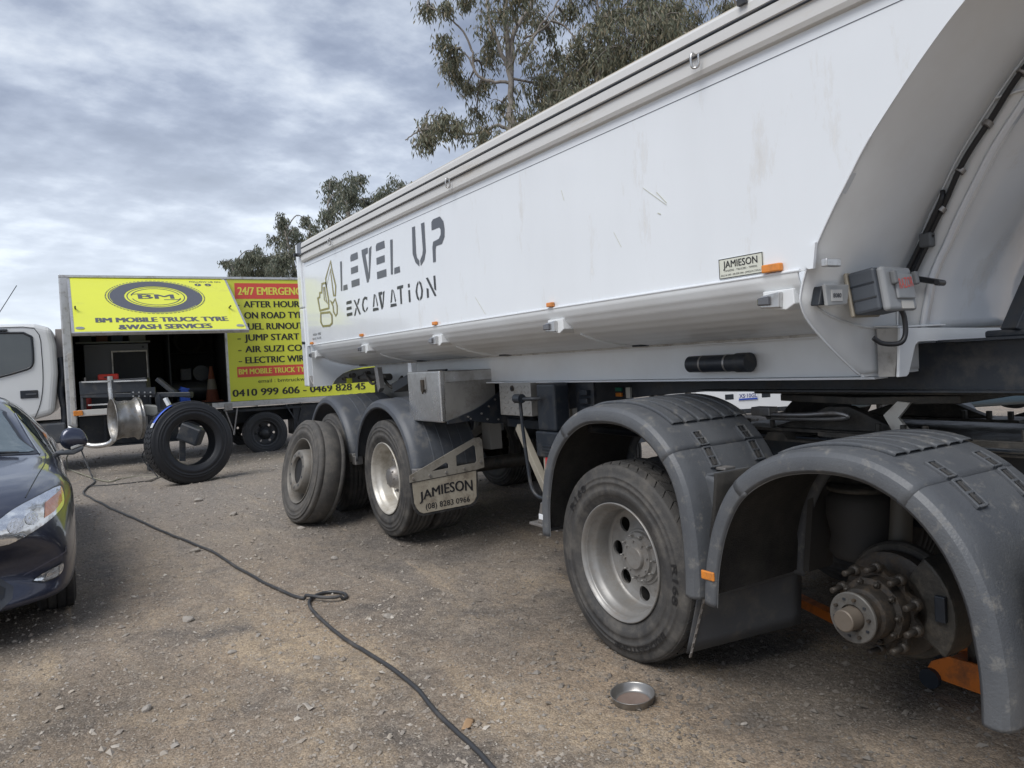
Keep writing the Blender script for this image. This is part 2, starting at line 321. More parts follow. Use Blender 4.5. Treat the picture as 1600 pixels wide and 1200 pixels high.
# ================================================================== ground
def island_mat(name, cols, rough=0.9, bs=0.0, bscale=60, tscale=None):
    m = bpy.data.materials.new(name); m.use_nodes = True; t = m.node_tree; b = t.nodes['Principled BSDF']
    g = t.nodes.new('ShaderNodeNewGeometry'); r = ramp(t, [(i / (len(cols) - 1), c) for i, c in enumerate(cols)])
    t.links.new(g.outputs['Random Per Island'], r.inputs[0]); t.links.new(r.outputs[0], b.inputs['Base Color']); b.inputs['Roughness'].default_value = rough
    return m
def ground_mat():
    m = bpy.data.materials.new('gravel_dirt'); m.use_nodes = True; t = m.node_tree; l = t.links; b = t.nodes['Principled BSDF']
    co = t.nodes.new('ShaderNodeTexCoord'); o = co.outputs['Object']
    def nz(scale, det=6, rough=0.6, vec=None, dist=0.0):
        n = t.nodes.new('ShaderNodeTexNoise'); setin(n, Scale=scale, Detail=det, Roughness=rough, Distortion=dist); l.new(vec or o, n.inputs['Vector']); return n.outputs['Fac']
    def mix(f, a, b_):
        mm = t.nodes.new('ShaderNodeMix'); mm.data_type = 'RGBA'; l.new(f, mm.inputs[0])
        for i, x in ((6, a), (7, b_)):
            if isinstance(x, tuple): mm.inputs[i].default_value = (*x, 1)
            else: l.new(x, mm.inputs[i])
        return mm.outputs[2]
    def rp(f, a, b_, lo=0.0, hi=1.0):
        r = ramp(t, [(a, lo), (b_, hi)]); l.new(f, r.inputs[0]); return r.outputs[0]
    # streaks along the wheel tracks
    mp = t.nodes.new('ShaderNodeMapping'); mp.inputs['Rotation'].default_value = (0, 0, rad(12)); mp.inputs['Scale'].default_value = (1.0, 0.33, 1); l.new(o, mp.inputs[0])
    base = mix(rp(nz(0.55, 5, 0.6, mp.outputs[0], 0.6), 0.40, 0.62), (0.205, 0.172, 0.140), (0.335, 0.255, 0.178))
    base = mix(rp(nz(1.9, 8, 0.68, mp.outputs[0], 0.8), 0.47, 0.66), base, (0.41, 0.32, 0.22))
    base = mix(rp(nz(1.15, 7, 0.7), 0.50, 0.64), base, (0.135, 0.118, 0.103))
    base = mix(rp(nz(9, 6, 0.7), 0.50, 0.72), base, (0.30, 0.255, 0.205))
    sx = t.nodes.new('ShaderNodeSeparateXYZ'); l.new(o, sx.inputs[0])
    dn = t.nodes.new('ShaderNodeMath'); dn.operation = 'MULTIPLY_ADD'; dn.inputs[1].default_value = 5.0; l.new(nz(0.6, 5), dn.inputs[0]); l.new(sx.outputs[1], dn.inputs[2])
    far = t.nodes.new('ShaderNodeMapRange'); setin(far, From_Min=6.5, From_Max=11.0, To_Min=0.0, To_Max=0.75); l.new(dn.outputs[0], far.inputs[0])
    base = mix(far.outputs[0], base, (0.235, 0.213, 0.192))
    for (cx_, cy_, r0_, amt_) in ((3.0, 2.3, 0.75, 0.8), (1.80, 2.30, 0.0, 0.5), (0.0, 4.2, 0.6, 0.45), (3.1, 3.6, 0.9, 0.6), (3.5, 6.4, 1.6, 0.5), (-0.4, 6.0, 1.0, 0.6)):  # dark soil patches: oil, plus shade beneath the prime mover put into the colour
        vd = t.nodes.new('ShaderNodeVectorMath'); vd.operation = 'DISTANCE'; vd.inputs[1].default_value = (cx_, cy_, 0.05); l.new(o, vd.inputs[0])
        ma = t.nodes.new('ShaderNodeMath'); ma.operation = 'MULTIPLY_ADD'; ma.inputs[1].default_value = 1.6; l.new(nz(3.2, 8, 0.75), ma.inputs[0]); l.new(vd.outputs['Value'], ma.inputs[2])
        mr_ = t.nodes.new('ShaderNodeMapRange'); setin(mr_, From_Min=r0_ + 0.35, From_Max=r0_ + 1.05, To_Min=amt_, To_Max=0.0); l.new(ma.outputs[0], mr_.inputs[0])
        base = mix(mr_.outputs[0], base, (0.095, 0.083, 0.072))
    mps = t.nodes.new('ShaderNodeMapping'); mps.inputs['Rotation'].default_value = (0, 0, rad(62)); mps.inputs['Scale'].default_value = (0.35, 3.2, 1); l.new(o, mps.inputs[0])
    scf = rp(nz(1.6, 7, 0.7, mps.outputs[0], 1.4), 0.60, 0.72, 0.0, 0.75)
    base = mix(scf, base, (0.125, 0.105, 0.09))
    mps2 = t.nodes.new('ShaderNodeMapping'); mps2.inputs['Rotation'].default_value = (0, 0, rad(20)); mps2.inputs['Scale'].default_value = (3.0, 0.4, 1); l.new(o, mps2.inputs[0])
    base = mix(rp(nz(1.3, 7, 0.7, mps2.outputs[0], 1.0), 0.60, 0.74, 0.0, 0.7), base, (0.40, 0.315, 0.22))
    # pebbly grain
    v = t.nodes.new('ShaderNodeTexVoronoi'); v.inputs['Scale'].default_value = 130; v.inputs['Randomness'].default_value = 1; l.new(o, v.inputs['Vector'])
    hs = t.nodes.new('ShaderNodeSeparateColor'); l.new(v.outputs['Color'], hs.inputs[0])
    grain = rp(hs.outputs[0], 0.0, 1.0, 0.72, 1.32)
    v2 = t.nodes.new('ShaderNodeTexVoronoi'); v2.inputs['Scale'].default_value = 30; l.new(o, v2.inputs['Vector'])
    hs2 = t.nodes.new('ShaderNodeSeparateColor'); l.new(v2.outputs['Color'], hs2.inputs[0])
    grain2 = rp(hs2.outputs[0], 0.0, 1.0, 0.90, 1.1)
    mu = t.nodes.new('ShaderNodeMath'); mu.operation = 'MULTIPLY'; l.new(grain, mu.inputs[0]); l.new(grain2, mu.inputs[1])
    sc = t.nodes.new('ShaderNodeVectorMath'); sc.operation = 'SCALE'; l.new(base, sc.inputs[0]); l.new(mu.outputs[0], sc.inputs['Scale'])
    spk = rp(hs.outputs[1], 0.955, 0.985, 0.0, 0.45)
    colr = mix(spk, sc.outputs[0], (0.42, 0.39, 0.34))
    # oil and painted under-chassis shade by the prime mover, dark trail by the pan
    l.new(colr, b.inputs['Base Color']); setin(b, Roughness=0.93); b.inputs['Specular IOR Level'].default_value = 0.25
    h1 = nz(45, 8, 0.75)
    ds = t.nodes.new('ShaderNodeMath'); ds.operation = 'MULTIPLY_ADD'; ds.inputs[1].default_value = -0.6; l.new(v.outputs['Distance'], ds.inputs[0]); l.new(h1, ds.inputs[2])
    d2 = t.nodes.new('ShaderNodeMath'); d2.operation = 'MULTIPLY_ADD'; d2.inputs[1].default_value = -0.9; l.new(v2.outputs['Distance'], d2.inputs[0]); l.new(ds.outputs[0], d2.inputs[2])
    bp = t.nodes.new('ShaderNodeBump'); setin(bp, Strength=0.55, Distance=0.015); l.new(d2.outputs[0], bp.inputs['Height']); l.new(bp.outputs[0], b.inputs['Normal'])
    return m
def hmap(x, y):
    d = math.hypot(x, y)
    h = gz(x, y)
    if d < 60:
        h += 0.022 * mnoise.noise(Vector((x * 0.7, y * 0.45, 1.3))) + 0.012 * mnoise.noise(Vector((x * 2.3, y * 1.7, 5.1)))
        if d < 14: h += 0.009 * mnoise.noise(Vector((x * 6, y * 3.5, 2.2))) + 0.004 * mnoise.noise(Vector((x * 20, y * 20, 7.2)))
    return h
def axis_pts(lo, hi, step, far):
    a = list(np.arange(lo, hi + 1e-6, step)); s_ = step; p = hi
    while p < far: s_ *= 1.25; p += s_; a.append(p)
    s_ = step; p = lo
    while p > -far: s_ *= 1.25; p -= s_; a.insert(0, p)
    return a
xs = axis_pts(-1.6, 4.2, 0.04, 900); ys = axis_pts(1.2, 11.0, 0.045, 900)
rows = [[(x, y, hmap(x, y)) for x in xs] for y in ys]
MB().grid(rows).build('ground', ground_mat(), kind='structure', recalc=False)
# loose gravel
def gravel():
    rng = np.random.default_rng(5); base = np.array([(1, 0, 0), (-1, 0, 0), (0, 1, 0), (0, -1, 0), (0, 0, 1), (0, 0, -1)], float)
    F = np.array([(0, 2, 4), (2, 1, 4), (1, 3, 4), (3, 0, 4), (2, 0, 5), (1, 2, 5), (3, 1, 5), (0, 3, 5)])
    n = 95000
    r = 2.2 + 15 * rng.random(n) ** 1.7; a = np.radians(rng.uniform(-10, 75, n))
    x = r * np.sin(a); y = r * np.cos(a)
    sz = np.exp(rng.normal(np.log(0.0033), 0.66, n)) * (0.8 + r / 11); sz = np.clip(sz, 0.0015, 0.020)
    V = np.empty((n, 6, 3))
    for i in range(n):
        pass
    sc = rng.uniform(0.6, 1.3, (n, 6, 1)) * base[None] * sz[:, None, None] * np.stack([rng.uniform(0.8, 1.5, n), rng.uniform(0.7, 1.2, n), rng.uniform(0.45, 0.9, n)], 1)[:, None, :]
    th = rng.uniform(0, 6.28, n); c, s_ = np.cos(th), np.sin(th)
    X = sc[:, :, 0] * c[:, None] - sc[:, :, 1] * s_[:, None]; Y = sc[:, :, 0] * s_[:, None] + sc[:, :, 1] * c[:, None]
    tl = rng.uniform(-0.5, 0.5, n)
    Z = sc[:, :, 2] + X * tl[:, None]
    hz_ = np.array([hmap(float(p), float(q)) for p, q in zip(x, y)]) + sz * 0.15
    V[:, :, 0] = X + x[:, None]; V[:, :, 1] = Y + y[:, None]; V[:, :, 2] = Z + hz_[:, None]
    fs = (F[None] + (np.arange(n) * 6)[:, None, None]).reshape(-1, 3)
    me = bpy.data.meshes.new('gravel'); me.from_pydata(V.reshape(-1, 3), [], fs)
    me.materials.append(island_mat('gravel_stone', [(0.21, 0.18, 0.15), (0.33, 0.285, 0.235), (0.25, 0.22, 0.19), (0.40, 0.35, 0.29), (0.31, 0.285, 0.255), (0.28, 0.235, 0.19), (0.52, 0.48, 0.42)]))
    gm = me.materials[0]; t = gm.node_tree; b = t.nodes['Principled BSDF']; src = b.inputs['Base Color'].links[0].from_socket
    co = t.nodes.new('ShaderNodeTexCoord'); cur = src
    for (c_, r_, a_) in (((3.0, 2.3, 0.05), 1.1, 0.8), ((3.1, 3.6, 0.05), 1.2, 0.65), ((3.5, 6.4, 0.1), 1.8, 0.5)):     # stones take on the soil patches' oil and painted under-chassis shade
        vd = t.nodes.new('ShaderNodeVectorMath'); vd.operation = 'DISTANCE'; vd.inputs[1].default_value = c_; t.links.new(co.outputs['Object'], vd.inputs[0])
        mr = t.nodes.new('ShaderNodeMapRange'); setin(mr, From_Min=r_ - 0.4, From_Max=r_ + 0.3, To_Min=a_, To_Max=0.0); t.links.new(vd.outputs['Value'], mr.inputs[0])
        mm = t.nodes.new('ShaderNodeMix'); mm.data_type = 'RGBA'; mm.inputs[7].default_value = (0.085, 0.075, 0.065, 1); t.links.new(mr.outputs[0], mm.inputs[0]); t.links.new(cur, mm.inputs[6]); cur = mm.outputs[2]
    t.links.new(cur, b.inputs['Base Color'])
    o = bpy.data.objects.new('gravel', me); C.objects.link(o); tag(o, kind='stuff')
gravel()
stone_m = pm('pale_stone', (0.36, 0.33, 0.29), 0.9, var=(0.26, 0.23, 0.2), vs=30, va=0.8, bs=0.5, bscale=60)
def stone_mesh(seed, s):
    bm = bmesh.new(); bmesh.ops.create_icosphere(bm, subdivisions=2, radius=s)
    for v in bm.verts:
        k = 1 + 0.45 * mnoise.noise(v.co * (0.8 / s) + Vector((seed * 3.1, 0, 0))); v.co *= k; v.co.z *= 0.62; v.co.x *= 1.25
    me = bpy.data.meshes.new('stone'); bm.to_mesh(me); bm.free(); me.materials.append(stone_m); return me
for i, (x, y, s_) in enumerate([(1.76, 4.45, .028), (1.93, 5.95, .03), (1.05, 6.9, .035), (1.62, 8.1, .035), (0.72, 5.2, .03), (0.84, 4.5, .02), (1.2, 4.1, .02), (2.45, 2.25, .014), (0.35, 4.05, .024), (2.0, 7.05, .03), (1.45, 9.1, .04), (1.75, 2.75, .013)]):
    o = bpy.data.objects.new('stone', stone_mesh(i, s_)); C.objects.link(o); o.location = (x, y, hmap(x, y) + s_ * 0.25); o.rotation_euler = (0.2, 0.1, i * 1.3)
    tag(o, 'pale palm-sized stone lying loose on the brown gravel yard', 'stone', 'larger stones scattered over the gravel')
# ================================================================== trees
def leaf_mat(name, cols):
    m = island_mat(name, cols, 0.6); b = m.node_tree.nodes['Principled BSDF']
    b.inputs['Specular IOR Level'].default_value = 0.3
    t = m.node_tree; tr = t.nodes.new('ShaderNodeBsdfTranslucent'); ms = t.nodes.new('ShaderNodeMixShader'); ms.inputs[0].default_value = 0.25
    src = b.inputs['Base Color'].links[0].from_socket; t.links.new(src, tr.inputs[0])
    t.links.new(b.outputs[0], ms.inputs[1]); t.links.new(tr.outputs[0], ms.inputs[2]); t.links.new(ms.outputs[0], t.nodes['Material Output'].inputs[0])
    return m
leafm = leaf_mat('gum_leaf', [(0.10, 0.115, 0.08), (0.16, 0.165, 0.11), (0.23, 0.20, 0.125), (0.13, 0.15, 0.11), (0.22, 0.225, 0.17), (0.29, 0.235, 0.16)])
leafm2 = leaf_mat('far_gum_leaf', [(0.11, 0.135, 0.105), (0.16, 0.175, 0.125), (0.20, 0.20, 0.14), (0.13, 0.155, 0.125), (0.25, 0.235, 0.175)])
bark = pm('gum_bark', (0.20, 0.18, 0.16), 0.85, var=(0.30, 0.275, 0.25), vs=2, va=0.8, dirt=(0.12, 0.10, 0.085), ds=5, dl=0.58, bs=0.3, bscale=20)
def tree(base, limbs, clumps, seed, label, leafmat=leafm, ll=0.15, lw=0.0165, dens=1.0, trunk_r=0.22, group=None, depthdir=(0.53, 0.85, 0)):
    """limbs: list of (radius0, radius1, [points]); clumps: list of (centre, radius, amount)"""
    rng = np.random.default_rng(seed); root = empty('gum_tree', base, label=label, cat='tree', group=group)
    mb = MB()
    for r0, r1, pts in limbs:
        P = spline(pts, 6); k = len(P)
        for p in P[1:]: p += Vector(rng.normal(0, r0 * 0.14, 3))
        mb.tube(P, [0.62 * (r0 + (r1 - r0) * i / (k - 1)) for i in range(k)], 9)
    anchors = [p for _, _, pts in limbs for p in spline(pts, 4)[2:]]
    LV = []; LF = []; tw = MB()
    for c, r, amt in clumps:
        c = Vector(c); a = min(anchors, key=lambda q: (q - c).length)
        mid = (a + c) / 2 + Vector(rng.normal(0, 0.12 * r, 3)) + Vector((0, 0, 0.12 * (a - c).length))
        tw.tube(spline([a, mid, c], 5), [0.035, 0.033, 0.03, 0.028, 0.026, 0.023, 0.02, 0.018, 0.016, 0.014, 0.012], 5)
        nt_ = max(6, int(amt * (r * 10 + 7 * r * r) * dens * 1.5))
        for _ in range(nt_):
            d = Vector(rng.normal(0, 1, 3)); d.normalize(); L_ = r * rng.uniform(0.3, 1.2)
            e = c + Vector((d.x * L_, d.y * L_, d.z * L_ * 0.78)); m2 = (c + e) / 2 + Vector((0, 0, 0.15 * L_))
            e = e + Vector((0, 0, -0.12 * L_))
            P = spline([c, m2, e], 4)
            tw.tube(P, [0.013] * 3 + [0.009] * 3 + [0.005] * (len(P) - 6), 4)
            for q in range(int(9 * amt)):
                t = rng.uniform(0.35, 1.0); i = min(len(P) - 1, int(t * (len(P) - 1))); p0 = P[i] + Vector(rng.normal(0, 0.10 * r + 0.04, 3))
                # a hanging spray of leaves
                for s_ in range(int(rng.integers(6, 13))):
                    p = p0 + Vector((rng.normal(0, 0.07), rng.normal(0, 0.07), -abs(rng.normal(0, 0.13))))
                    dd = Vector((rng.normal(0, 0.45), rng.normal(0, 0.45), -1.0)).normalized() * ll * rng.uniform(0.6, 1.3)
                    sd_ = dd.cross(Vector(rng.normal(0, 1, 3))).normalized() * lw * rng.uniform(0.7, 1.3)
                    k = len(LV); LV += [p, p + dd * 0.4 + sd_, p + dd, p + dd * 0.4 - sd_]; LF.append((k, k + 1, k + 2, k + 3))
    mb.build('trunk', bark, root, world=True, recalc=False)
    tw.build('branches', bark, root, world=True, recalc=False)
    cr_ = MB(); cr_.v = [tuple(p) for p in LV]; cr_.f = LF; cr_.sm = [False] * len(LF)
    cr_.build('crown', leafmat, root, world=True, recalc=False)
    return root
Rn = np.array([[0.84715884, -0.0678513, 0.52698967], [-0.52795695, 0.0042463, 0.84926052], [-0.05986118, -0.99768641, -0.03222527]])
def at(px, py, depth):
    """measured direction from the photograph, carried out to a distance in metres"""
    v = Rn @ np.array([(px - 800) / 1200 * depth, (py - 600) / 1200 * depth, depth]); return Vector((v[0], v[1], v[2] + CAM_Z))
rg = random.Random(3)
def J(px, py, D, r, amt=1.0): return (at(px, py, D + rg.uniform(-1.4, 1.4) * D / 17), 1.18 * r * D / 1200, amt)
D = 17
b0 = at(900, 560, D); b0.z = gz(b0.x, b0.y)
f0 = at(796, 112, D)
limbs = [(0.26, 0.16, [b0, at(880, 480, D), at(850, 360, D), at(815, 260, D), at(797, 180, D)]),
         (0.115, 0.07, [at(797, 180, D), f0, at(792, 50, D), at(786, -30, D), at(780, -120, D)]),
         (0.10, 0.055, [at(798, 150, D), at(800, 90, D), at(803, 50, D), at(830, 5, D), at(850, -60, D)]),
         (0.085, 0.04, [f0, at(778, 70, D), at(763, 25, D), at(760, -10, D), at(740, -80, D)]),
         (0.06, 0.022, [at(812, 100, D), at(838, 50, D), at(860, 20, D), at(880, -10, D)]),
         (0.06, 0.02, [at(800, 130, D), at(760, 125, D), at(741, 110, D), at(737, 78, D), at(720, 45, D), at(692, 22, D), at(668, 8, D)]),
         (0.035, 0.012, [at(741, 110, D), at(728, 85, D), at(700, 70, D), at(680, 72, D)]),
         (0.07, 0.02, [at(812, 215, D), at(780, 196, D), at(755, 207, D), at(725, 208, D), at(700, 195, D), at(655, 205, D), at(633, 220, D)]),
         (0.045, 0.015, [at(820, 60, D), at(855, 40, D), at(872, 10, D)]),
         (0.16, 0.07, [at(900, 470, D), at(960, 300, D + 1), at(1020, 100, D + 1), at(1045, 50, D + 1), at(1075, -30, D + 1)]),
         (0.07, 0.03, [at(985, 220, D + 1), at(950, 120, D + 1), at(935, 30, D + 1), at(930, -60, D + 1)]),
         (0.06, 0.03, [at(850, 300, D), at(900, 210, D), at(930, 130, D)])]
cl = [J(*a) for a in [(830, 190, D, 55), (800, 215, D, 48), (870, 165, D, 60), (905, 125, D, 60), (945, 100, D, 62), (985, 75, D, 62), (1020, 40, D, 60), (1000, 10, D, 55), (950, 35, D, 45),
      (900, 170, D, 55), (860, 215, D, 55), (840, 130, D, 38), (870, 95, D, 36, .8), (905, 70, D, 34, .8), (1050, 60, D, 42), (1045, 15, D, 38), (1075, 70, D, 20, .7), (1078, 25, D, 22, .7),
      (768, 60, D, 30, .8), (762, 85, D, 26, .7), (785, 160, D, 26, .6), (815, 70, D, 26, .5), (835, 20, D, 34, .8), (850, 45, D, 22, .6), (780, 20, D, 24, .6), (805, -10, D, 34), (740, -10, D, 30, .7),
      (712, 78, D, 16, .7), (704, 100, D, 17, .8), (716, 118, D, 14, .6), (732, 128, D, 12, .6), (755, 125, D, 15, .6), (690, 60, D, 14, .5), (672, 10, D, 15, .7), (700, 5, D, 15, .5), (730, 0, D, 14, .5),
      (668, 200, D, 20, .9), (690, 185, D, 22, .9), (712, 198, D, 20, .8), (662, 215, D, 14, .7), (745, 175, D, 22, .6), (760, 200, D, 16, .5), (752, 215, D, 14, .4), (785, 250, D, 40), (830, 250, D, 50), (900, 240, D, 60), (960, 180, D, 60), (880, 20, D, 14, .5), (898, 12, D, 12, .5),
      (930, -30, D, 60), (990, -60, D, 70), (1060, -70, D, 55), (860, -60, D, 60), (780, -100, D, 60), (1100, -20, D, 26, .6), (1085, 45, D, 12, .5)]]
tree(b0, limbs, cl, 11, 'tall pale-limbed gum tree leaning open branches over the tipper', dens=0.85)
D = 19
b1 = at(1220, 560, D); b1.z = gz(b1.x, b1.y)
tree(b1, [(0.2, 0.1, [b1, at(1215, 300, D), at(1190, 100, D), at(1180, -80, D)]), (0.08, 0.03, [at(1200, 160, D), at(1160, 40, D), at(1140, -20, D)])],
     [J(*a) for a in [(1132, 10, D, 20, .8), (1155, 8, D, 24, .9), (1160, 30, D, 20, .6), (1180, -20, D, 40), (1220, -60, D, 60), (1215, 40, D, 50)]], 17, 'gum tree behind the trailer with one tuft above the rail', dens=0.9)
D = 29
b2 = at(560, 575, D); b2.z = gz(b2.x, b2.y)
tree(b2, [(0.28, 0.12, [b2, at(556, 480, D), at(548, 390, D), at(540, 320, D)]), (0.12, 0.05, [at(556, 450, D), at(590, 380, D), at(610, 310, D)]), (0.12, 0.05, [at(552, 430, D), at(520, 380, D), at(512, 320, D)])],
     [J(*a) for a in [(515, 285, D, 14, .9), (525, 305, D, 28), (548, 300, D, 30), (515, 335, D, 28, .9), (545, 340, D, 32), (575, 320, D, 30), (600, 305, D, 28), (628, 296, D, 26), (590, 350, D, 34), (560, 375, D, 34), (520, 370, D, 26, .8), (620, 340, D, 32), (565, 285, D, 18), (505, 400, D, 22), (550, 410, D, 36), (600, 390, D, 40), (640, 350, D, 34)]],
     23, 'rounded gum tree standing behind the rear of the tipper', leafm2, 0.17, 0.023, 0.55)
D = 33
b3 = at(462, 580, D); b3.z = gz(b3.x, b3.y)
tree(b3, [(0.24, 0.1, [b3, at(462, 500, D), at(460, 420, D), at(446, 360, D)]), (0.1, 0.04, [at(462, 440, D), at(480, 380, D), at(485, 350, D)])],
     [J(*a) for a in [(438, 340, D, 12, .9), (446, 358, D, 20), (436, 375, D, 18, .9), (462, 370, D, 22, .9), (480, 345, D, 18), (485, 365, D, 20), (450, 395, D, 26), (475, 395, D, 28), (440, 415, D, 24), (470, 425, D, 30), (450, 450, D, 34)]],
     29, 'two-peaked gum tree beside the back corner of the tipper', leafm2, 0.17, 0.025, 0.52)
D = 36
b4 = at(395, 585, D); b4.z = gz(b4.x, b4.y)
tree(b4, [(0.22, 0.1, [b4, at(395, 520, D), at(392, 460, D), at(390, 420, D)]), (0.1, 0.04, [at(394, 470, D), at(372, 440, D), at(362, 415, D)])],
     [J(*a) for a in [(356, 410, D, 13, .8), (372, 408, D, 16), (390, 400, D, 18), (400, 393, D, 12, .8), (408, 405, D, 18), (425, 402, D, 16), (365, 425, D, 20), (385, 422, D, 24), (410, 422, D, 24), (395, 445, D, 30), (430, 430, D, 24)]],
     31, 'low bushy gum tree rising above the roof of the service truck', leafm2, 0.17, 0.025, 0.62)
# ================================================================== wheels
def ring_holes(mb, r1, r2, xf_, rc, rh, Nn, K=12, lip=0.014):
    """disc with Nn round openings; xf_(r) gives its depth"""
    for i in range(Nn):
        th = 2 * math.pi * (i + 0.5) / Nn; hw = math.pi / Nn * rc; lo, hi = r1 - rc, r2 - rc
        ph = sorted([2 * math.pi * k / K for k in range(K)] + [math.atan2(sg * hw, e) % (2 * math.pi) for sg in (-1, 1) for e in (lo, hi)])
        inn = []; out = []; dn = []
        for p in ph:
            c, s_ = math.cos(p), math.sin(p)
            t = min((hi / c if c > 1e-9 else (lo / c if c < -1e-9 else 9)), abs(hw / s_) if abs(s_) > 1e-9 else 9)
            def pt(dr, da, ex=0.0):
                r = rc + dr; a = th + da / rc; return (xf_(r) + ex, -r * math.sin(a), r * math.cos(a))
            inn.append(pt(rh * c, rh * s_)); out.append(pt(t * c, t * s_)); dn.append(pt(rh * c, rh * s_, lip))
        n = len(ph)
        mb.add(inn + out, [(k, (k + 1) % n, (k + 1) % n + n, k + n) for k in range(n)], False)
        mb.add(inn + dn, [(k, (k + 1) % n, (k + 1) % n + n, k + n) for k in range(n)], True)
def tyre_profile(W, R, ribs=4, g=0.012, gw=0.011, worn=False, open_=0.298):
    half = [(0.030, open_), (0.014, open_ + 0.012), (0.004, 0.335), (0.0015, 0.338), (-0.003, 0.352), (-0.0055, 0.354), (-0.0065, 0.375), (-0.0075, 0.383), (-0.0045, 0.386), (-0.005, 0.412), (-0.008, 0.415), (-0.0075, 0.424), (-0.004, 0.427), (-0.002, 0.442), (-0.0045, 0.445), (-0.002, 0.452), (0.002, 0.455), (0.006, R - 0.036), (0.010, R - 0.018), (0.014, R - 0.008), (0.022, R - 0.001), (0.032, R)]
    tr = []; a, b = 0.036, W - 0.036
    if not worn:
        for i in range(ribs):
            c = a + (b - a) * (i + 0.5) / ribs
            crown = 0.004 * (1 - ((c - W / 2) / (W / 2)) ** 2)
            tr += [(c - gw / 2, R + crown), (c - gw / 2 + 0.001, R - g), (c + gw / 2 - 0.001, R - g), (c + gw / 2, R + crown)]
    else: tr = [(W * 0.2, R + 0.001), (W * 0.205, R - 0.002), (W * 0.215, R - 0.002), (W * 0.22, R + 0.001), (W * 0.5, R + 0.002), (W * 0.78, R + 0.001), (W * 0.785, R - 0.002), (W * 0.795, R - 0.002), (W * 0.80, R + 0.001)]
    other = [(W - x, r) for x, r in reversed(half)]
    inner = [(W - 0.03, open_), (W - 0.035, open_ + 0.02), (W - 0.02, R - 0.05), (W / 2, R - 0.035), (0.02, R - 0.05), (0.035, open_ + 0.02)]
    return half + tr + other + inner
def tread_blocks(W, R, rows, n, h=0.012, gap=0.16, zig=0.35, r0=None):
    mb = MB(); a, b = 0.018, W - 0.018; w = (b - a) / rows; gx = 0.1 * w
    for j in range(rows):
        x0 = a + j * w + gx; x1 = a + (j + 1) * w - gx; sh = 0.5 * (j % 2)
        e0 = 0.010 if j == 0 else 0; e1 = 0.010 if j == rows - 1 else 0
        for i in range(n):
            t0 = 2 * math.pi * (i + sh + gap / 2) / n; t1 = 2 * math.pi * (i + sh + 1 - gap / 2) / n; sk = 2 * math.pi / n * zig * (1 if j % 2 else -1)
            vs = []
            for rr, ee in ((R - 0.006, 0), (R + h, 0.0015)):
                for (x, t, s_) in ((x0, t0, 0), (x1, t0, sk), (x1, t1, sk), (x0, t1, 0)):
                    r = rr - ((e0 if x == x0 else e1) if (x in (x0, x1) and (e0 or e1)) else 0) * (1 if ((x == x0 and e0) or (x == x1 and e1)) else 0)
                    vs.append((x, -r * math.sin(t + s_), r * math.cos(t + s_)))
            mb.add(vs, [(4, 5, 6, 7), (0, 1, 5, 4), (1, 2, 6, 5), (2, 3, 7, 6), (3, 0, 4, 7)])
    return mb
def arc_text(s, r, a0, span, x, fitb=None):
    """fn on the outer face, reading clockwise, tops outwards"""
    def fn(u, v): a = rad(a0) + u / r; rr = r + v; return (x, -rr * math.sin(a) * -1 if False else -(rr * math.sin(a)), rr * math.cos(a))
    return fn
def add_nuts(parent, nutmesh, r, x, n, off=0.0):
    for i in range(n):
        a = 2 * math.pi * (i + off) / n
        o = bpy.data.objects.new('wheel_nut', nutmesh); C.objects.link(o); o.parent = parent; o.location = (x, -r * math.sin(a), r * math.cos(a)); o.rotation_euler = (i * 0.7, 0, 0)
def nut_mesh(mat, r=0.017, l=0.03):
    mb = MB(); n = 6
    mb.lathe([(0, 0.001), (0, r * 0.55), (-l - 0.02, r * 0.5), (-l - 0.02, 0.001)], 10)
    mb.lathe([(0.0, 0.001), (0, r * 1.25), (-0.005, r * 1.25), (-0.006, r), (-l, r * 0.95), (-l, 0.001)], 6, smooth=False)
    me = mb.mesh('wheel_nut'); me.materials.append(mat); return me
NUT = nut_mesh(hubmetal); NUT2 = nut_mesh(steel_dull, 0.016, 0.022); NUT3 = nut_mesh(rimpaint, 0.009, 0.010)
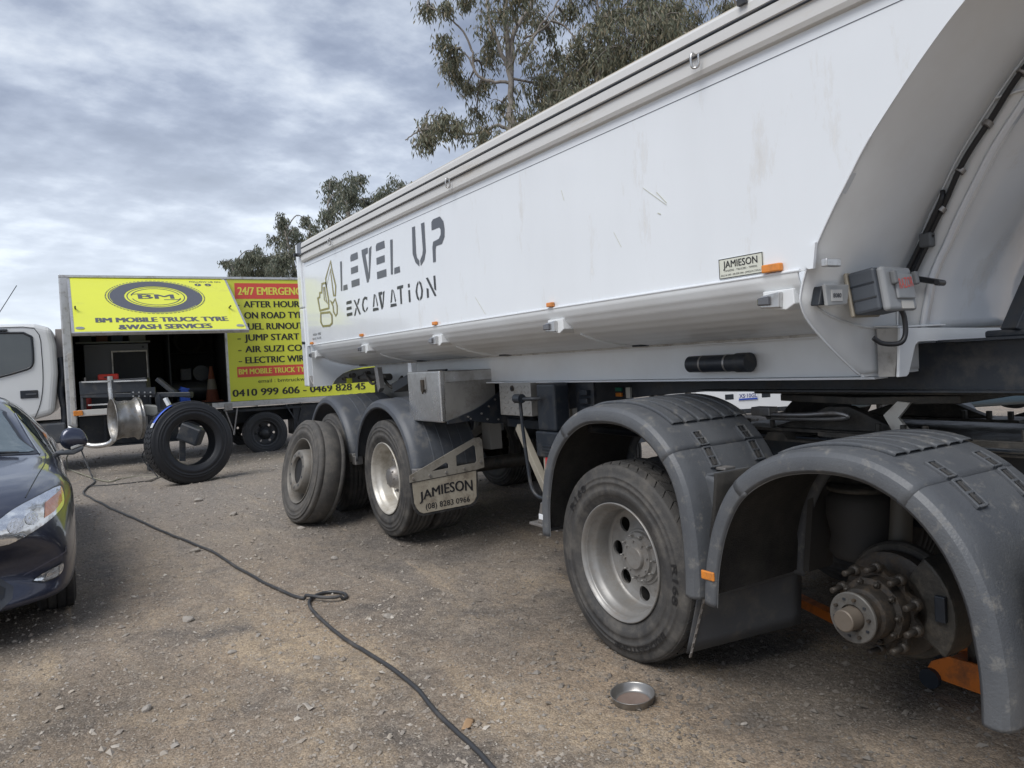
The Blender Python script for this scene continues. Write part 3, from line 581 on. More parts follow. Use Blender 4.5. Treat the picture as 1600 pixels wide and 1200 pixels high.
def make_wheel(parent, style, R=0.515, W=0.285, as_part=True, loc=(0, 0, 0), rot=(0, 0, 0), dual=True):
    w = empty('wheel', loc, rot, parent)
    tm = {'drive': tyre, 'trailer': tyre, 'far': tyre}[style]
    rm = {'drive': rimpaint, 'trailer': rimwhite, 'far': rimpaint}[style]
    tyr = MB().lathe(tyre_profile(W, R - (0.008 if style == 'drive' else 0), 4 if style == 'drive' else 5, 0.010), 96, closed=True).build('tyre', tm, w)
    r = MB(); xd = 0.172
    r.lathe([(0.026, 0.288), (0.006, 0.302), (0.0, 0.306), (0.002, 0.311), (0.014, 0.309)], 72)
    r.lathe([(0.0, 0.306), (0.004, 0.299), (0.018, 0.292), (0.036, 0.286), (0.05, 0.283), (0.064, 0.272), (0.08, 0.266), (0.150, 0.262), (0.170, 0.258), (xd, 0.252)], 72)
    dep = lambda q: xd + 0.010 * math.sin(math.pi * max(0, min(1, (q - 0.155) / 0.10)))
    ring_holes(r, 0.145, 0.256, dep, 0.203, 0.041 if style == 'drive' else 0.028, 8 if style == 'drive' else 10, 18)
    r.lathe([(dep(0.151), 0.147), (0.166, 0.148), (0.164, 0.142), (0.164, 0.10)], 48)
    r.lathe([(0.19, 0.29), (0.24, 0.285)], 40)
    r.build('rim', rm, w, recalc=False)
    h = MB()
    if style == 'drive':
        h.lathe([(0.17, 0.138), (0.150, 0.130), (0.146, 0.108), (0.135, 0.102), (0.130, 0.101), (0.128, 0.062), (0.118, 0.060), (0.110, 0.055), (0.110, 0.001)], 40)
        for i in range(8):
            a = 2 * math.pi * i / 8 + 0.2; h.cyl((0.13, -0.088 * math.sin(a), 0.088 * math.cos(a)), (0.118, -0.088 * math.sin(a), 0.088 * math.cos(a)), 0.006, 8)
    else:
        h.lathe([(0.17, 0.13), (0.10, 0.10), (0.06, 0.085), (0.055, 0.078), (0.045, 0.074), (0.04, 0.06), (0.038, 0.001)], 40)
        for i in range(8):
            a = 2 * math.pi * i / 8; h.cyl((0.06, -0.08 * math.sin(a), 0.08 * math.cos(a)), (0.045, -0.08 * math.sin(a), 0.08 * math.cos(a)), 0.006, 8)
    h.build('hub', rimpaint if style == 'drive' else steel_dull, w, auto=35)
    if style == 'drive': add_nuts(w, NUT3, 0.119, 0.150, 10)
    else: add_nuts(w, NUT2, 0.1675, 0.168, 10)
    if style == 'drive':
        text_obj('R168', arc_text('', 0.415, -38, 30, -0.0085), 'lettering', rubber_let_bore, w, height=0.036, width=0.19, bold=0.02, subdiv=1)
        text_obj('BRIDGESTONE', arc_text('', 0.425, 150, 60, -0.0085), 'lettering', rubber_let_bore, w, height=0.03, width=0.42, bold=0.02, subdiv=1)
        text_obj('R168', arc_text('', 0.415, 100, 30, -0.0085), 'lettering', rubber_let_bore, w, height=0.036, width=0.19, bold=0.02, subdiv=1)
    if dual:
        t2 = tyr.copy(); C.objects.link(t2); t2.parent = w; t2.location = (W + 0.035, 0, 0)
    return w
rubber_let_bore = pm('raised_rubber_bore_shade', (0.013, 0.013, 0.014), 0.55)

# ================================================================== tipper trailer
X0 = 2.5
TR = empty('tipper_trailer', (3.75, 4.5, 0), label='long white end tipper trailer with excavation lettering parked across the yard', cat='trailer')
FE = [(1.40, 1.922), (1.55, 1.921), (1.70, 1.916), (1.80, 1.900), (1.87, 1.873), (1.951, 1.828), (2.067, 1.755), (2.159, 1.69), (2.273, 1.608), (2.382, 1.51), (2.503, 1.392), (2.617, 1.262), (2.75, 1.07), (2.90, 0.82)]
fe = sp2(FE, 5)                                     # (z, y)
def fy(z):
    if z <= fe[0][0]: return 1.922
    for (a, ya), (b, yb) in zip(fe, fe[1:]):
        if a <= z <= b: return ya + (yb - ya) * (z - a) / (b - a)
    return fe[-1][1]
REAR = 8.14
def wallpoly(): return [(y, z) for z, y in fe if z >= 1.8699] + [(REAR, 2.90), (REAR, 1.87)]
MB().prism(wallpoly(), 'x', X0, X0 + 0.03).build('side_wall', white, TR, world=True)
MB().prism(wallpoly(), 'x', 5.0, 4.97).build('side_wall', white, TR, world=True)
# belly: a rolled floor with faint plank marks
bel = sp2([(2.5, 1.872), (2.512, 1.825), (2.56, 1.765), (2.65, 1.712), (2.78, 1.672), (2.92, 1.648), (3.08, 1.636)], 10)
nb = len(bel); B2 = []
for i, (x, z) in enumerate(bel):
    t = i / (nb - 1); rip = 0.0022 * abs(math.sin(t * math.pi * 11))
    B2.append((x + rip * 0.4, z + rip))
rows = [[(x, y, z) for x, z in B2] for y in np.linspace(REAR - 0.25, 1.91, 24)]
MB().grid(rows).build('belly', white_dusty, TR, world=True, solid=0.01)
MB().grid([[(7.5 - x, y, z) for x, z in B2] for y in (REAR - 0.25, 1.91)]).build('belly', white_dusty, TR, world=True, solid=0.01)
MB().box(3.0, 4.5, 1.95, REAR - 0.2, 1.62, 1.64).build('floor', white_dirty, TR, world=True)
# tail wall and load bed inside
MB().box(2.56, 4.94, REAR, REAR + 0.06, 1.66, 2.9).build('tailgate', white, TR, world=True, bevel=0.01)
# front wall, one curved sheet
XL = sp2([(1.452, 2.885), (1.463, 2.85), (1.578, 2.68), (1.683, 2.55), (1.757, 2.503)], 5)
def xl(z):
    if z >= XL[-1][0]: return 2.503
    for (a, xa), (b, xb) in zip(XL, XL[1:]):
        if a <= z <= b: return xa + (xb - xa) * (z - a) / (b - a)
    return 2.885
zw = list(np.linspace(1.452, 1.757, 16)) + list(np.linspace(1.775, 2.90, 40))
MB().grid([[(x, fy(z), z) for x in (xl(z), 3.0, 3.13, 4.37, 4.5, 7.5 - xl(z))] for z in zw]).build('front_wall', white_dusty, TR, world=True, solid=0.006, recalc=False)
MB().tube([(xl(z) - 0.001, fy(z) + 0.003, z) for z in zw if z < 2.3], 0.0045, 6).build('plate_edge', white, TR, world=True)
MB().box(2.90, 4.6, 1.925, 1.935, 1.44, 1.46).build('front_wall_foot', white_dusty, TR, world=True)
MB().prism([(1.80, 1.96), (1.87, 1.885), (1.92, 1.865), (1.93, 1.835), (1.905, 1.835), (1.85, 1.87)][::1] if False else [(1.82, 1.965), (1.855, 1.95), (1.875, 1.885), (1.855, 1.87), (1.835, 1.87)], 'x', 2.485, 2.499).build('lug', white, TR, world=True)
MB().box(2.50, 2.585, 1.785, 1.812, 1.872, 1.902).build('clearance_lamp', alu, TR, world=True, bevel=0.004)
# hoist housing on the front wall
def hy(z): return fy(z) - 0.125 + 0.02 * max(0, (1.75 - z) / 0.13)
def xh(z): return 3.14 - 0.13 * max(0.0, min(1.0, (z - 1.95) / 0.7))
zz = np.linspace(1.62, 2.84, 30)
for k_s in (0, 1):
    sg = -1 if k_s else 1; XX = (lambda z: 7.5 - xh(z)) if k_s else xh
    MB().grid([[(XX(z), fy(z) - 0.001, z), (XX(z), hy(z), z)] for z in zz]).build('housing_side', white_dusty, TR, world=True, solid=0.006, recalc=False)
    MB().grid([[(XX(z) - sg * 0.004, hy(z) - 0.004, z), (XX(z) + sg * 0.045, hy(z) - 0.006, z)] for z in zz]).build('housing_flange', white, TR, world=True, solid=0.012, recalc=False)
    MB().tube([(XX(z) - sg * 0.004, fy(z) - 0.006, z) for z in zz], 0.0045, 6).build('weld_bead', white, TR, world=True)
    MB().tube([(XX(z) + sg * 0.046, hy(z) + 0.004, z) for z in zz], 0.004, 6).build('weld_bead', white, TR, world=True)
MB().grid([[(x, hy(z) + 0.012, z) for x in (xh(z) + 0.02, 7.48 - xh(z))] for z in zz]).build('housing_front', white, TR, world=True, solid=0.006, recalc=False)
MB().box(3.03, 3.06, 1.33, 1.44, 2.44, 2.446).build('cable_step', white_dusty, TR, world=True)
# front foot of the subframe
MB().prism([(2.955, 1.633), (3.9, 1.605), (3.9, 1.562), (3.08, 1.572), (3.055, 1.56), (3.0, 1.445), (2.985, 1.436), (2.93, 1.436)], 'y', 1.79, 1.802).build('foot_plate', white_dusty, TR, world=True, bevel=0.002)
MB().prism([(1.803, 1.632), (1.904, 1.636), (1.904, 1.436), (1.835, 1.436)], 'x', 2.972, 2.984).build('foot_side', white_dirty, TR, world=True)
MB().prism([(1.800, 1.640), (1.905, 1.648), (1.905, 1.642), (1.800, 1.634)], 'x', 2.955, 3.3).build('foot_cap', white_dusty, TR, world=True)

# white subframe
MB().box(3.08, 3.12, 1.915, 7.7, 1.432, 1.640).build('subframe_beam', white_dusty, TR, world=True, bevel=0.003)
MB().box(4.38, 4.42, 1.915, 7.7, 1.432, 1.640).build('subframe_beam', white_dusty, TR, world=True, bevel=0.003)
MB().box(3.03, 3.125, 1.96, 7.7, 1.422, 1.431).build('subframe_lip', white, TR, world=True)
MB().box(3.02, 3.079, 2.15, 7.9, 1.616, 1.630).build('floor_lip', white, TR, world=True)
# chassis rails, deeper towards the rear
rp_ = [(0.2, 1.56), (2.0, 1.562), (2.01, 1.428), (8.3, 1.42), (8.3, 1.18), (5.2, 1.15)] + sp2([(4.9, 1.15), (4.4, 1.235), (3.8, 1.305), (3.2, 1.345)], 4) + [(0.2, 1.352)]
for X in (3.30, 4.14): MB().prism(rp_ if X < 4 else [(a, max(b, 1.30)) for a, b in rp_], 'x', X, X + 0.06).build('chassis_rail', black, TR, world=True, bevel=0.003)
MB().box(3.22, 3.30, 0.2, 3.2, 1.352, 1.360).build('rail_flange', black, TR, world=True)
MB().box(3.22, 3.30, 0.2, 1.80, 1.563, 1.572).build('rail_flange', black, TR, world=True)
for yy in (5.0, 5.9, 7.0, 8.2): MB().box(3.37, 4.13, yy, yy + 0.08, 1.2, 1.36).build('cross_member', black, TR, world=True)
MB().box(3.37, 4.13, 0.9, 2.9, 1.330, 1.348).build('skid_plate', greasy, TR, world=True)
MB().bar((3.36, 1.56, 1.59), (3.78, 1.30, 2.6), 0.10, 0.06).build('hoist_strut', black, TR, world=True, bevel=0.006)
MB().box(3.33, 3.62, 1.50, 1.66, 1.568, 1.60).build('strut_foot', black, TR, world=True, bevel=0.01)
# top rail
rl = [(2.50, 2.745), (2.478, 2.750), (2.470, 2.768), (2.470, 2.822), (2.462, 2.830), (2.456, 2.836), (2.456, 2.878), (2.464, 2.884), (2.464, 2.890), (2.456, 2.896), (2.458, 2.930), (2.466, 2.944), (2.50, 2.950), (2.56, 2.950), (2.56, 2.745)]
MB().prism(rl, 'y', REAR - 0.1, 0.75).build('top_rail', alu_rail, TR, world=True)
MB().prism([(7.5 - x, z) for x, z in rl], 'y', REAR - 0.1, 0.75).build('top_rail', alu_rail, TR, world=True)
MB().tube([(2.459, REAR - 0.12, 2.887), (2.459, 0.8, 2.887)], 0.0048, 6).build('groove_shade', black, TR, world=True)  # black tubes added to draw the shade in the rail grooves
MB().tube([(2.463, REAR - 0.12, 2.828), (2.463, 0.8, 2.828)], 0.0045, 6).build('groove_shade', black, TR, world=True)
MB().box(2.4985, 2.5, 1.3, REAR - 0.15, 2.699, 2.7015).build('panel_seam', decalgrey, TR, world=True)
MB().cyl((2.56, 0.8, 2.972), (2.56, REAR - 0.05, 2.972), 0.024, 14).build('cover_roll', pm('cover_fabric', (0.42, 0.38, 0.31), 0.8, var=(0.33, 0.29, 0.22), vs=7), TR, world=True)
for yy in (2.34, 4.61, 7.05):
    MB().tube(spline([(2.458, yy, 2.835), (2.440, yy, 2.840), (2.432, yy, 2.815), (2.436, yy, 2.782), (2.446, yy - 0.012, 2.776), (2.450, yy - 0.026, 2.785), (2.446, yy - 0.03, 2.815), (2.446, yy - 0.03, 2.826)], 4), 0.0055, 6).build('cover_hook', steel, TR, world=True)
MB().box(2.44, 2.456, 2.05, 2.09, 2.93, 2.985).build('rail_bracket', black, TR, world=True)
for (y0_, z0_, y1_, z1_, w_) in ((2.75, 2.37, 2.60, 2.26, .002), (2.66, 2.33, 2.60, 2.27, .003), (2.98, 2.20, 2.93, 2.12, .0015), (2.66, 2.235, 2.64, 2.225, .004), (3.4, 2.5, 3.38, 2.44, .0015), (4.42, 2.02, 4.30, 1.90, .002)):
    MB().bar((2.4985, y0_, z0_), (2.4985, y1_, z1_), 0.0012, w_, up=(0, 1, 0.2)).build('scratch', pm('scratch_mark', (0.52, 0.52, 0.42), 0.5), TR, world=True)
# rear corner post and its side plate
MB().box(2.478, 2.56, REAR - 0.03, REAR + 0.11, 2.28, 2.965).build('rear_post', white, TR, world=True, bevel=0.012)
MB().box(2.478, 2.56, REAR - 0.03, REAR + 0.11, 1.44, 2.275).build('rear_post', white, TR, world=True, bevel=0.012)
MB().box(2.455, 2.50, REAR - 0.17, REAR - 0.02, 2.82, 2.955).build('rail_end_cap', decalgrey, TR, world=True, bevel=0.006)
MB().cyl((2.42, REAR - 0.02, 2.84), (2.48, REAR - 0.02, 2.84), 0.02, 10).build('pivot_pin', black, TR, world=True)
ap = [(REAR + 0.10, 1.43), (REAR - 0.22, 1.43)] + [(7.52 + 0.42 * math.cos(a) , 1.43 + 0.22 * math.sin(a)) for a in np.linspace(0.1, 1.57, 8)][::1] + [(7.5, 1.70), (REAR - 0.15, 1.87), (REAR + 0.10, 1.90)]
MB().prism([(2.502, 1.868), (2.502, 1.435), (2.70, 1.435), (2.72, 1.47), (2.76, 1.51), (2.83, 1.555), (2.93, 1.59), (3.06, 1.61), (3.3, 1.615), (3.3, 1.868)], 'y', REAR - 0.14, REAR - 0.128).build('rear_bulkhead', white_dusty, TR, world=True)
MB().prism([(2.72, 1.445), (2.76, 1.50), (2.83, 1.55), (2.95, 1.59), (3.5, 1.62), (3.5, 1.445)], 'y', REAR - 0.11, REAR - 0.10).build('pivot_panel', pm('hanger_grey', (0.24, 0.235, 0.22)), TR, world=True)
for xx, zz_, rr_ in ((2.84, 1.50, .018), (2.93, 1.53, .025), (3.02, 1.50, .02), (3.10, 1.54, .028)): MB().cyl((xx, REAR - 0.20, zz_), (xx, REAR - 0.11, zz_), rr_, 12).build('air_fitting', greasy, TR, world=True, bevel=0.003)
MB().box(2.84, 2.90, REAR - 0.215, REAR - 0.205, 1.445, 1.50).build('yellow_tag', yellow, TR, world=True)
MB().prism([(REAR - 0.05, 1.43), (REAR - 0.13, 1.43), (REAR - 0.13, 1.47), (REAR - 0.02, 1.56), (REAR + 0.02, 1.50)], 'x', 2.49, 2.53).build('tail_latch', steel_dull, TR, world=True, bevel=0.004)
MB().cyl((2.45, REAR - 0.005, 1.905), (2.50, REAR - 0.005, 1.905), 0.016, 10).build('pivot_pin', black, TR, world=True)
# seam bead
MB().tube([(2.496, REAR - 0.15, 1.872), (2.496, 1.90, 1.872)], 0.0075, 8).build('seam_bead', white, TR, world=True)
# reflectors and lamps
for yy in (2.021, 3.549, 5.018, 6.488, 7.928):
    b_ = yy < 2.5
    MB().box(2.475, 2.4985, yy - (0.045 if b_ else 0.028), yy + (0.045 if b_ else 0.028), 1.880, 1.912 if b_ else 1.905).build('side_reflector', amber, TR, world=True, bevel=0.005)
for yy in (2.022, 3.541, 5.033, 6.478, 7.92):
    big = 1.0
    MB().prism([(yy - 0.085, 1.808), (yy + 0.06, 1.808), (yy + 0.06, 1.738), (yy - 0.05, 1.728), (yy - 0.09, 1.748)], 'x', 2.497, 2.62).build('lamp_mount', white_dusty, TR, world=True, bevel=0.004)
    MB().prism([(yy - 0.04, 1.80), (yy + 0.055, 1.79), (yy + 0.058, 1.742), (yy - 0.035, 1.737)], 'x', 2.474, 2.498).build('marker_lamp', alu, TR, world=True, bevel=0.005)
    MB().prism([(yy + 0.004, 1.788), (yy + 0.062, 1.783), (yy + 0.064, 1.753), (yy + 0.004, 1.750)], 'x', 2.462, 2.478).build('lamp_lens', pm('smoked_lens', (0.08, 0.08, 0.09), 0.12, coat=0.5), TR, world=True, bevel=0.006)
    bx = [(x + 0.0, z - 0.012) for x, z in bel]
    MB().tube([(x, yy - 0.07 - 0.10 * (i / nb) ** 1.5, z) for i, (x, z) in enumerate(bx) if i > nb * 0.42 and i < nb - 8 and yy - 0.07 - 0.10 * (i / nb) ** 1.5 > 1.96], 0.009, 8).build('lamp_conduit', white_dusty, TR, world=True)
    MB().box(2.93, 3.03, max(yy - 0.22, 1.93), yy - 0.03, 1.628, 1.648).build('conduit_clip', black, TR, world=True, bevel=0.004) if yy < 3 else MB().box(2.93, 3.03, yy - 0.22, yy - 0.13, 1.628, 1.648).build('conduit_clip', black, TR, world=True, bevel=0.004)
# document tube
t_ = MB().cyl((3.025, 2.66, 1.514), (3.025, 3.03, 1.514), 0.044, 24).build('document_tube', black, TR, world=True, bevel=0.006)
MB().cyl((3.025, 2.62, 1.514), (3.025, 2.70, 1.514), 0.049, 24).build('tube_cap', black, TR, world=True, bevel=0.005)
for yy in (2.76, 2.93): MB().lathe([(-0.006, 0.0455), (0.006, 0.0455)], 24).xf(Matrix.Translation((3.025, yy, 1.514)) @ Matrix.Rotation(rad(90), 4, 'Z')).build('tube_band', steel_dull, TR, world=True, recalc=False)
# builder's plate
pl = MB().box(2.4955, 2.499, 2.072, 2.302, 1.885, 1.968).build('builder_plate', pm('plate_cream', (0.66, 0.67, 0.58), 0.4), TR, world=True)
MB().box(2.4945, 2.4955, 2.072, 2.302, 1.965, 1.968).build('plate_border', signblack, TR, world=True)
MB().box(2.4945, 2.4955, 2.072, 2.302, 1.885, 1.888).build('plate_border', signblack, TR, world=True)
MB().box(2.4945, 2.4955, 2.072, 2.075, 1.888, 1.965).build('plate_border', signblack, TR, world=True)
MB().box(2.4945, 2.4955, 2.299, 2.302, 1.888, 1.965).build('plate_border', signblack, TR, world=True)
def onside(y0, z0, x=2.4945): return lambda u, v: (x, y0 - u, z0 + v)
text_obj('JAMIESON', onside(2.278, 1.929), 'lettering', signblack, TR, width=0.18, height=0.028, bold=0.0, fat=0.035, world=True)
text_obj('TANKERS - TRAILERS - TIPPERS', onside(2.275, 1.912), 'lettering', signblack, TR, width=0.175, height=0.008, bold=0.0, world=True)
text_obj('BALLS & HIRE - (08) 8283 0966 - JAMIESON.COM.AU', onside(2.292, 1.895), 'lettering', signblack, TR, width=0.21, height=0.007, bold=0.0, world=True)
text_obj('WASH  0000', onside(7.90, 1.965, 2.4975), 'lettering', decalgrey, TR, width=0.26, height=0.025, bold=0.0, world=True)
text_obj('DECK  PLATE', onside(7.92, 1.925, 2.4975), 'lettering', decalgrey, TR, width=0.28, height=0.020, bold=0.0, world=True)
# stencil lettering, each letter its own piece of vinyl
def vinyl(polys, mat, name='letter', x=2.4975):
    mb = MB()
    for p in polys: mb.add([(x, y, z) for y, z in p], [tuple(range(len(p)))])
    return mb.build(name, mat, TR, world=True, recalc=False)
def letter(kind, y0, y1, z0, z1, mat):
    w = y0 - y1; h = z1 - z0; P = lambda pts: [(y0 - u * w, z0 + v * h) for u, v in pts]
    D_ = {
        'L': [[(0.16, 1), (0.42, 0.99), (0.20, 0), (0, 0.02)], [(0.36, 0), (1, 0), (0.98, .17), (0.42, .17)]],
        'E': [[(0.06, .80), (1, .80), (0.98, 1), (0.18, 1), (0.06, 0.93)], [(0.03, .42), (.90, .42), (.92, .61), (0.05, .61)], [(0, .22), (1, .22), (.98, 0.02), (0, 0.02)]],
        'V': [[(0, 1), (.62, 1), (.60, .84), (.36, .82), (.58, .14), (.50, 0), (.34, 0), (.02, .84)], [(.74, .95), (1, 1), (.62, 0.06), (.56, 0.18)]],
        'U': [[(0.08, 1), (0.30, 1), (.26, .35), (.30, .22), (.46, .12), (.44, -.02), (.18, .1), (0, .34)], [(.76, 1), (1, 1), (.98, .3), (.84, .1), (.55, -.02), (.53, .12), (.72, .24), (.78, .36)]],
        'P': [[(.04, .76), (.06, .95), (.2, 1), (.72, 1), (.95, .86), (1, .68), (.96, .5), (.74, .36), (.30, .36), (.24, .28), (.20, 0), (0, 0), (0.02, .36), (.10, .48), (.54, .50), (.70, .58), (.72, .70), (.62, .76)]],
        'X': [[(.08, 1), (.30, .98), (1, 0.02), (.80, 0)], [(.78, 1), (1, 1), (.68, .62), (.56, .70)], [(.0, 0), (.2, 0), (.44, .40), (.34, .50)]],
        'C': [[(.95, .72), (1, .92), (.6, 1), (.24, .86), (.04, .5), (.10, .18), (.44, 0), (.60, .08), (.36, .2), (.26, .5), (.42, .78), (.68, .84)], [(.7, .05), (1, .24), (.9, .32), (.66, .16)]],
        'A': [[(.34, 1), (.52, 1), (.26, .28), (.04, .24)], [(.56, .98), (.66, .92), (.92, .30), (.76, .22)], [(0, 0), (.98, 0), (.92, .16), (.06, .18)]],
        'T': [[(0, .84), (.02, 1), (1, 1), (.96, .84), (.68, .84), (.64, 0), (.40, 0), (.42, .84)]],
        'I': [[(.2, 0), (.8, 0), (.8, .66), (.2, .66)], [(.2, .8), (.8, .8), (.8, 1), (.2, 1)]],
        'O': [[(.44, 1), (.2, .84), (0, .5), (.14, .14), (.42, 0), (.44, .14), (.3, .24), (.22, .5), (.34, .78), (.46, .86)], [(.56, 1), (.82, .88), (1, .5), (.86, .14), (.56, 0), (.56, .14), (.7, .24), (.78, .5), (.68, .78), (.56, .86)]],
        'N': [[(.0, 0), (.2, 0), (.2, .44), (.0, .5)], [(.0, 1), (.22, 1), (1, 0), (.80, 0)], [(.80, 1), (1, 1), (1, .26), (.82, .34)]],
    }[kind]
    vinyl([P(p) for p in D_], mat)
for k, y0, y1, z0, z1 in [('L', 6.968, 6.787, 2.331, 2.606), ('E', 6.677, 6.479, 2.330, 2.627), ('V', 6.381, 6.148, 2.336, 2.629), ('E', 6.066, 5.865, 2.332, 2.629), ('L', 5.776, 5.593, 2.336, 2.614), ('U', 5.341, 5.108, 2.340, 2.639), ('P', 5.004, 4.795, 2.331, 2.633)]:
    letter(k, y0, y1, z0, z1, decalgrey)
for k, y0, y1, z0, z1 in [('E', 6.853, 6.707, 2.084, 2.224), ('X', 6.666, 6.497, 2.078, 2.219), ('C', 6.46, 6.319, 2.086, 2.224), ('A', 6.211, 6.077, 2.080, 2.221), ('V', 6.064, 5.930, 2.081, 2.226), ('A', 5.828, 5.698, 2.081, 2.219), ('T', 5.671, 5.553, 2.087, 2.232), ('I', 5.474, 5.421, 2.087, 2.228), ('O', 5.333, 5.202, 2.080, 2.229), ('N', 5.14, 4.984, 2.089, 2.235)]:
    letter(k, y0, y1, z0, z1, decalblack)
def stroke(name, pts, w, closed=True, x=2.4975):
    P = [Vector((p[0], p[1])) for p in pts]; n = len(P); inn = []; out = []
    for i in range(n):
        a = P[(i - 1) % n] if (closed or i) else P[i]; b = P[(i + 1) % n] if (closed or i < n - 1) else P[i]
        d1 = (P[i] - a); d2 = (b - P[i])
        d1 = d1.normalized() if d1.length else d2.normalized(); d2 = d2.normalized() if d2.length else d1
        t = (d1 + d2); t = t.normalized() if t.length > 0.1 else d1
        nn = Vector((-t.y, t.x)); k = min(1.7, 1 / max(0.5, nn.dot(Vector((-d1.y, d1.x)))))
        # strokes are wider along the trailer than upright, as seen on the body
        o_ = Vector((nn.x * 1.9, nn.y)) * (w / 2 * k); inn.append(P[i] - o_); out.append(P[i] + o_)
    mb = MB(); m = n if closed else n - 1
    mb.add([(x, p.x, p.y) for p in inn + out], [(i, (i + 1) % n, (i + 1) % n + n, i + n) for i in range(m)])
    mb.build(name, gold, TR, world=True, recalc=False)
stroke('excavator_boom', [(7.202, 2.647), (7.38, 2.50), (7.376, 2.413), (7.225, 2.57), (7.181, 2.315), (7.13, 2.309), (7.104, 2.398), (7.178, 2.56)], 0.017)
stroke('excavator_cab', [(7.502, 2.464), (7.387, 2.46), (7.37, 2.401), (7.336, 2.29), (7.344, 2.207), (7.617, 2.206), (7.662, 2.335), (7.598, 2.342), (7.589, 2.383), (7.523, 2.38)], 0.019)
stroke('excavator_window', [(7.461, 2.42), (7.429, 2.421), (7.407, 2.297), (7.375, 2.252), (7.464, 2.303)], 0.012)
stroke('excavator_track', [(7.60, 2.179), (7.321, 2.166), (7.269, 2.131), (7.276, 2.057), (7.349, 2.037), (7.563, 2.045), (7.615, 2.092)], 0.02)
stroke('excavator_bucket', [(7.281, 2.277), (7.215, 2.245), (7.144, 2.28), (7.10, 2.21), (7.114, 2.139), (7.158, 2.116), (7.215, 2.162), (7.215, 2.215)], 0.016)
# tool box and its brace
tb = empty('tool_box', (2.9, 5.0, 1.35), parent=TR, wl=True)
tbm = pm('scuffed_steel', (0.40, 0.395, 0.38), 0.42, 0.55, var=(0.25, 0.245, 0.235), vs=4, va=0.8, dirt=(0.18, 0.165, 0.145), ds=6, dl=0.6)
MB().box(2.66, 3.11, 5.27, 5.835, 1.15, 1.535).build('box_body', tbm, tb, world=True, bevel=0.004)
MB().box(2.668, 3.105, 5.266, 5.2695, 1.455, 1.530).build('side_strip', steel, tb, world=True)
MB().box(2.615, 2.66, 5.262, 5.848, 1.146, 1.545).build('box_door', steel, tb, world=True, bevel=0.012, seg=3)
MB().box(2.608, 2.615, 5.50, 5.58, 1.40, 1.50).build('latch_plate', steel_dull, tb, world=True, bevel=0.004)
MB().prism([(5.515, 1.48), (5.565, 1.48), (5.565, 1.40), (5.54, 1.365), (5.515, 1.40)], 'x', 2.595, 2.608).build('latch_handle', hubmetal, tb, world=True, bevel=0.004)
MB().prism(sp2([(2.655, 1.158), (2.776, 1.190), (2.921, 1.235), (3.072, 1.312), (3.165, 1.375)], 4) + [(3.30, 1.375), (3.30, 1.09), (3.06, 1.10), (2.86, 1.14), (2.655, 1.136)], 'y', 5.235, 5.255).build('box_brace', black, tb, world=True)
for xx, z_ in ((2.83, 1.175), (2.85, 1.158), (2.95, 1.19), (3.02, 1.24), (3.0, 1.14), (3.1, 1.13), (3.08, 1.29)): MB().cyl((xx, 5.226, z_), (xx, 5.235, z_), 0.008, 6).build('bolt', steel_dull, tb, world=True)
MB().bar((3.2, 5.22, 1.10), (3.2, 4.45, 1.09), 0.05, 0.06).build('box_carrier', black, tb, world=True)
# tread plate box
cbx = MB().box(2.98, 3.28, 4.56, 4.99, 1.185, 1.425).build('tread_plate_box', pm('tread_plate', (0.42, 0.41, 0.39), 0.45, 0.6, var=(0.33, 0.32, 0.30), vs=6, va=0.7, dirt=(0.22, 0.2, 0.17), ds=7, dl=0.62), TR, world=True, bevel=0.004)
for i in range(9):
    for j in range(6):
        yy = 4.59 + i * 0.047; z_ = 1.205 + j * 0.038; s_ = 1 if (i + j) % 2 else -1
        MB().bar((2.978, yy - 0.012, z_ - 0.009 * s_), (2.978, yy + 0.012, z_ + 0.009 * s_), 0.005, 0.0045, up=(1, 0, 0)).build('tread_bar', steel_dull, cbx, world=True) if False else None
tp = MB()
for i in range(9):
    for j in range(6):
        yy = 4.59 + i * 0.047; z_ = 1.205 + j * 0.038; s_ = 1 if (i + j) % 2 else -1
        tp.bar((2.979, yy - 0.012, z_ - 0.009 * s_), (2.979, yy + 0.012, z_ + 0.009 * s_), 0.004, 0.005, up=(1, 0, 0))
tp.build('tread_bars', cbx.data.materials[0], cbx, world=True, kind='stuff')
MB().cyl((2.972, 4.80, 1.385), (2.98, 4.80, 1.385), 0.022, 16).build('lock', hubmetal, cbx, world=True)
MB().cyl((2.966, 4.80, 1.385), (2.973, 4.80, 1.385), 0.010, 12).build('lock_core', black, cbx, world=True)
# landing leg and crank
lg = empty('landing_leg', (2.95, 4.3, 1.0), parent=TR, wl=True)
MB().box(2.90, 3.03, 4.16, 4.375, 1.10, 1.425).build('outer_tube', black, lg, world=True, bevel=0.02, seg=3)
MB().box(2.885, 3.03, 4.11, 4.385, 0.925, 1.10).build('gear_case', black, lg, world=True, bevel=0.01)
for k in range(3): MB().box(2.879, 2.886, 4.20, 4.31, 1.0 - k * 0.022, 1.008 - k * 0.022).build('case_rib', black, lg, world=True)
MB().box(2.90, 2.99, 4.20, 4.33, 0.62, 0.925).build('inner_tube', pm('beige_leg_paint', (0.36, 0.33, 0.27), 0.6, var=(0.27, 0.24, 0.19), vs=8), lg, world=True, bevel=0.008)
MB().prism([(4.24, 0.93), (4.29, 0.93), (4.30, 0.83), (4.275, 0.77), (4.25, 0.77), (4.235, 0.84)], 'x', 2.892, 2.898).build('red_tag', redlens, lg, world=True)
MB().prism([(4.20, 0.62), (4.34, 0.62), (4.38, 0.50), (4.40, 0.47), (4.16, 0.47), (4.17, 0.52)], 'x', 2.86, 3.02).build('foot', steel_dull, lg, world=True, bevel=0.01)
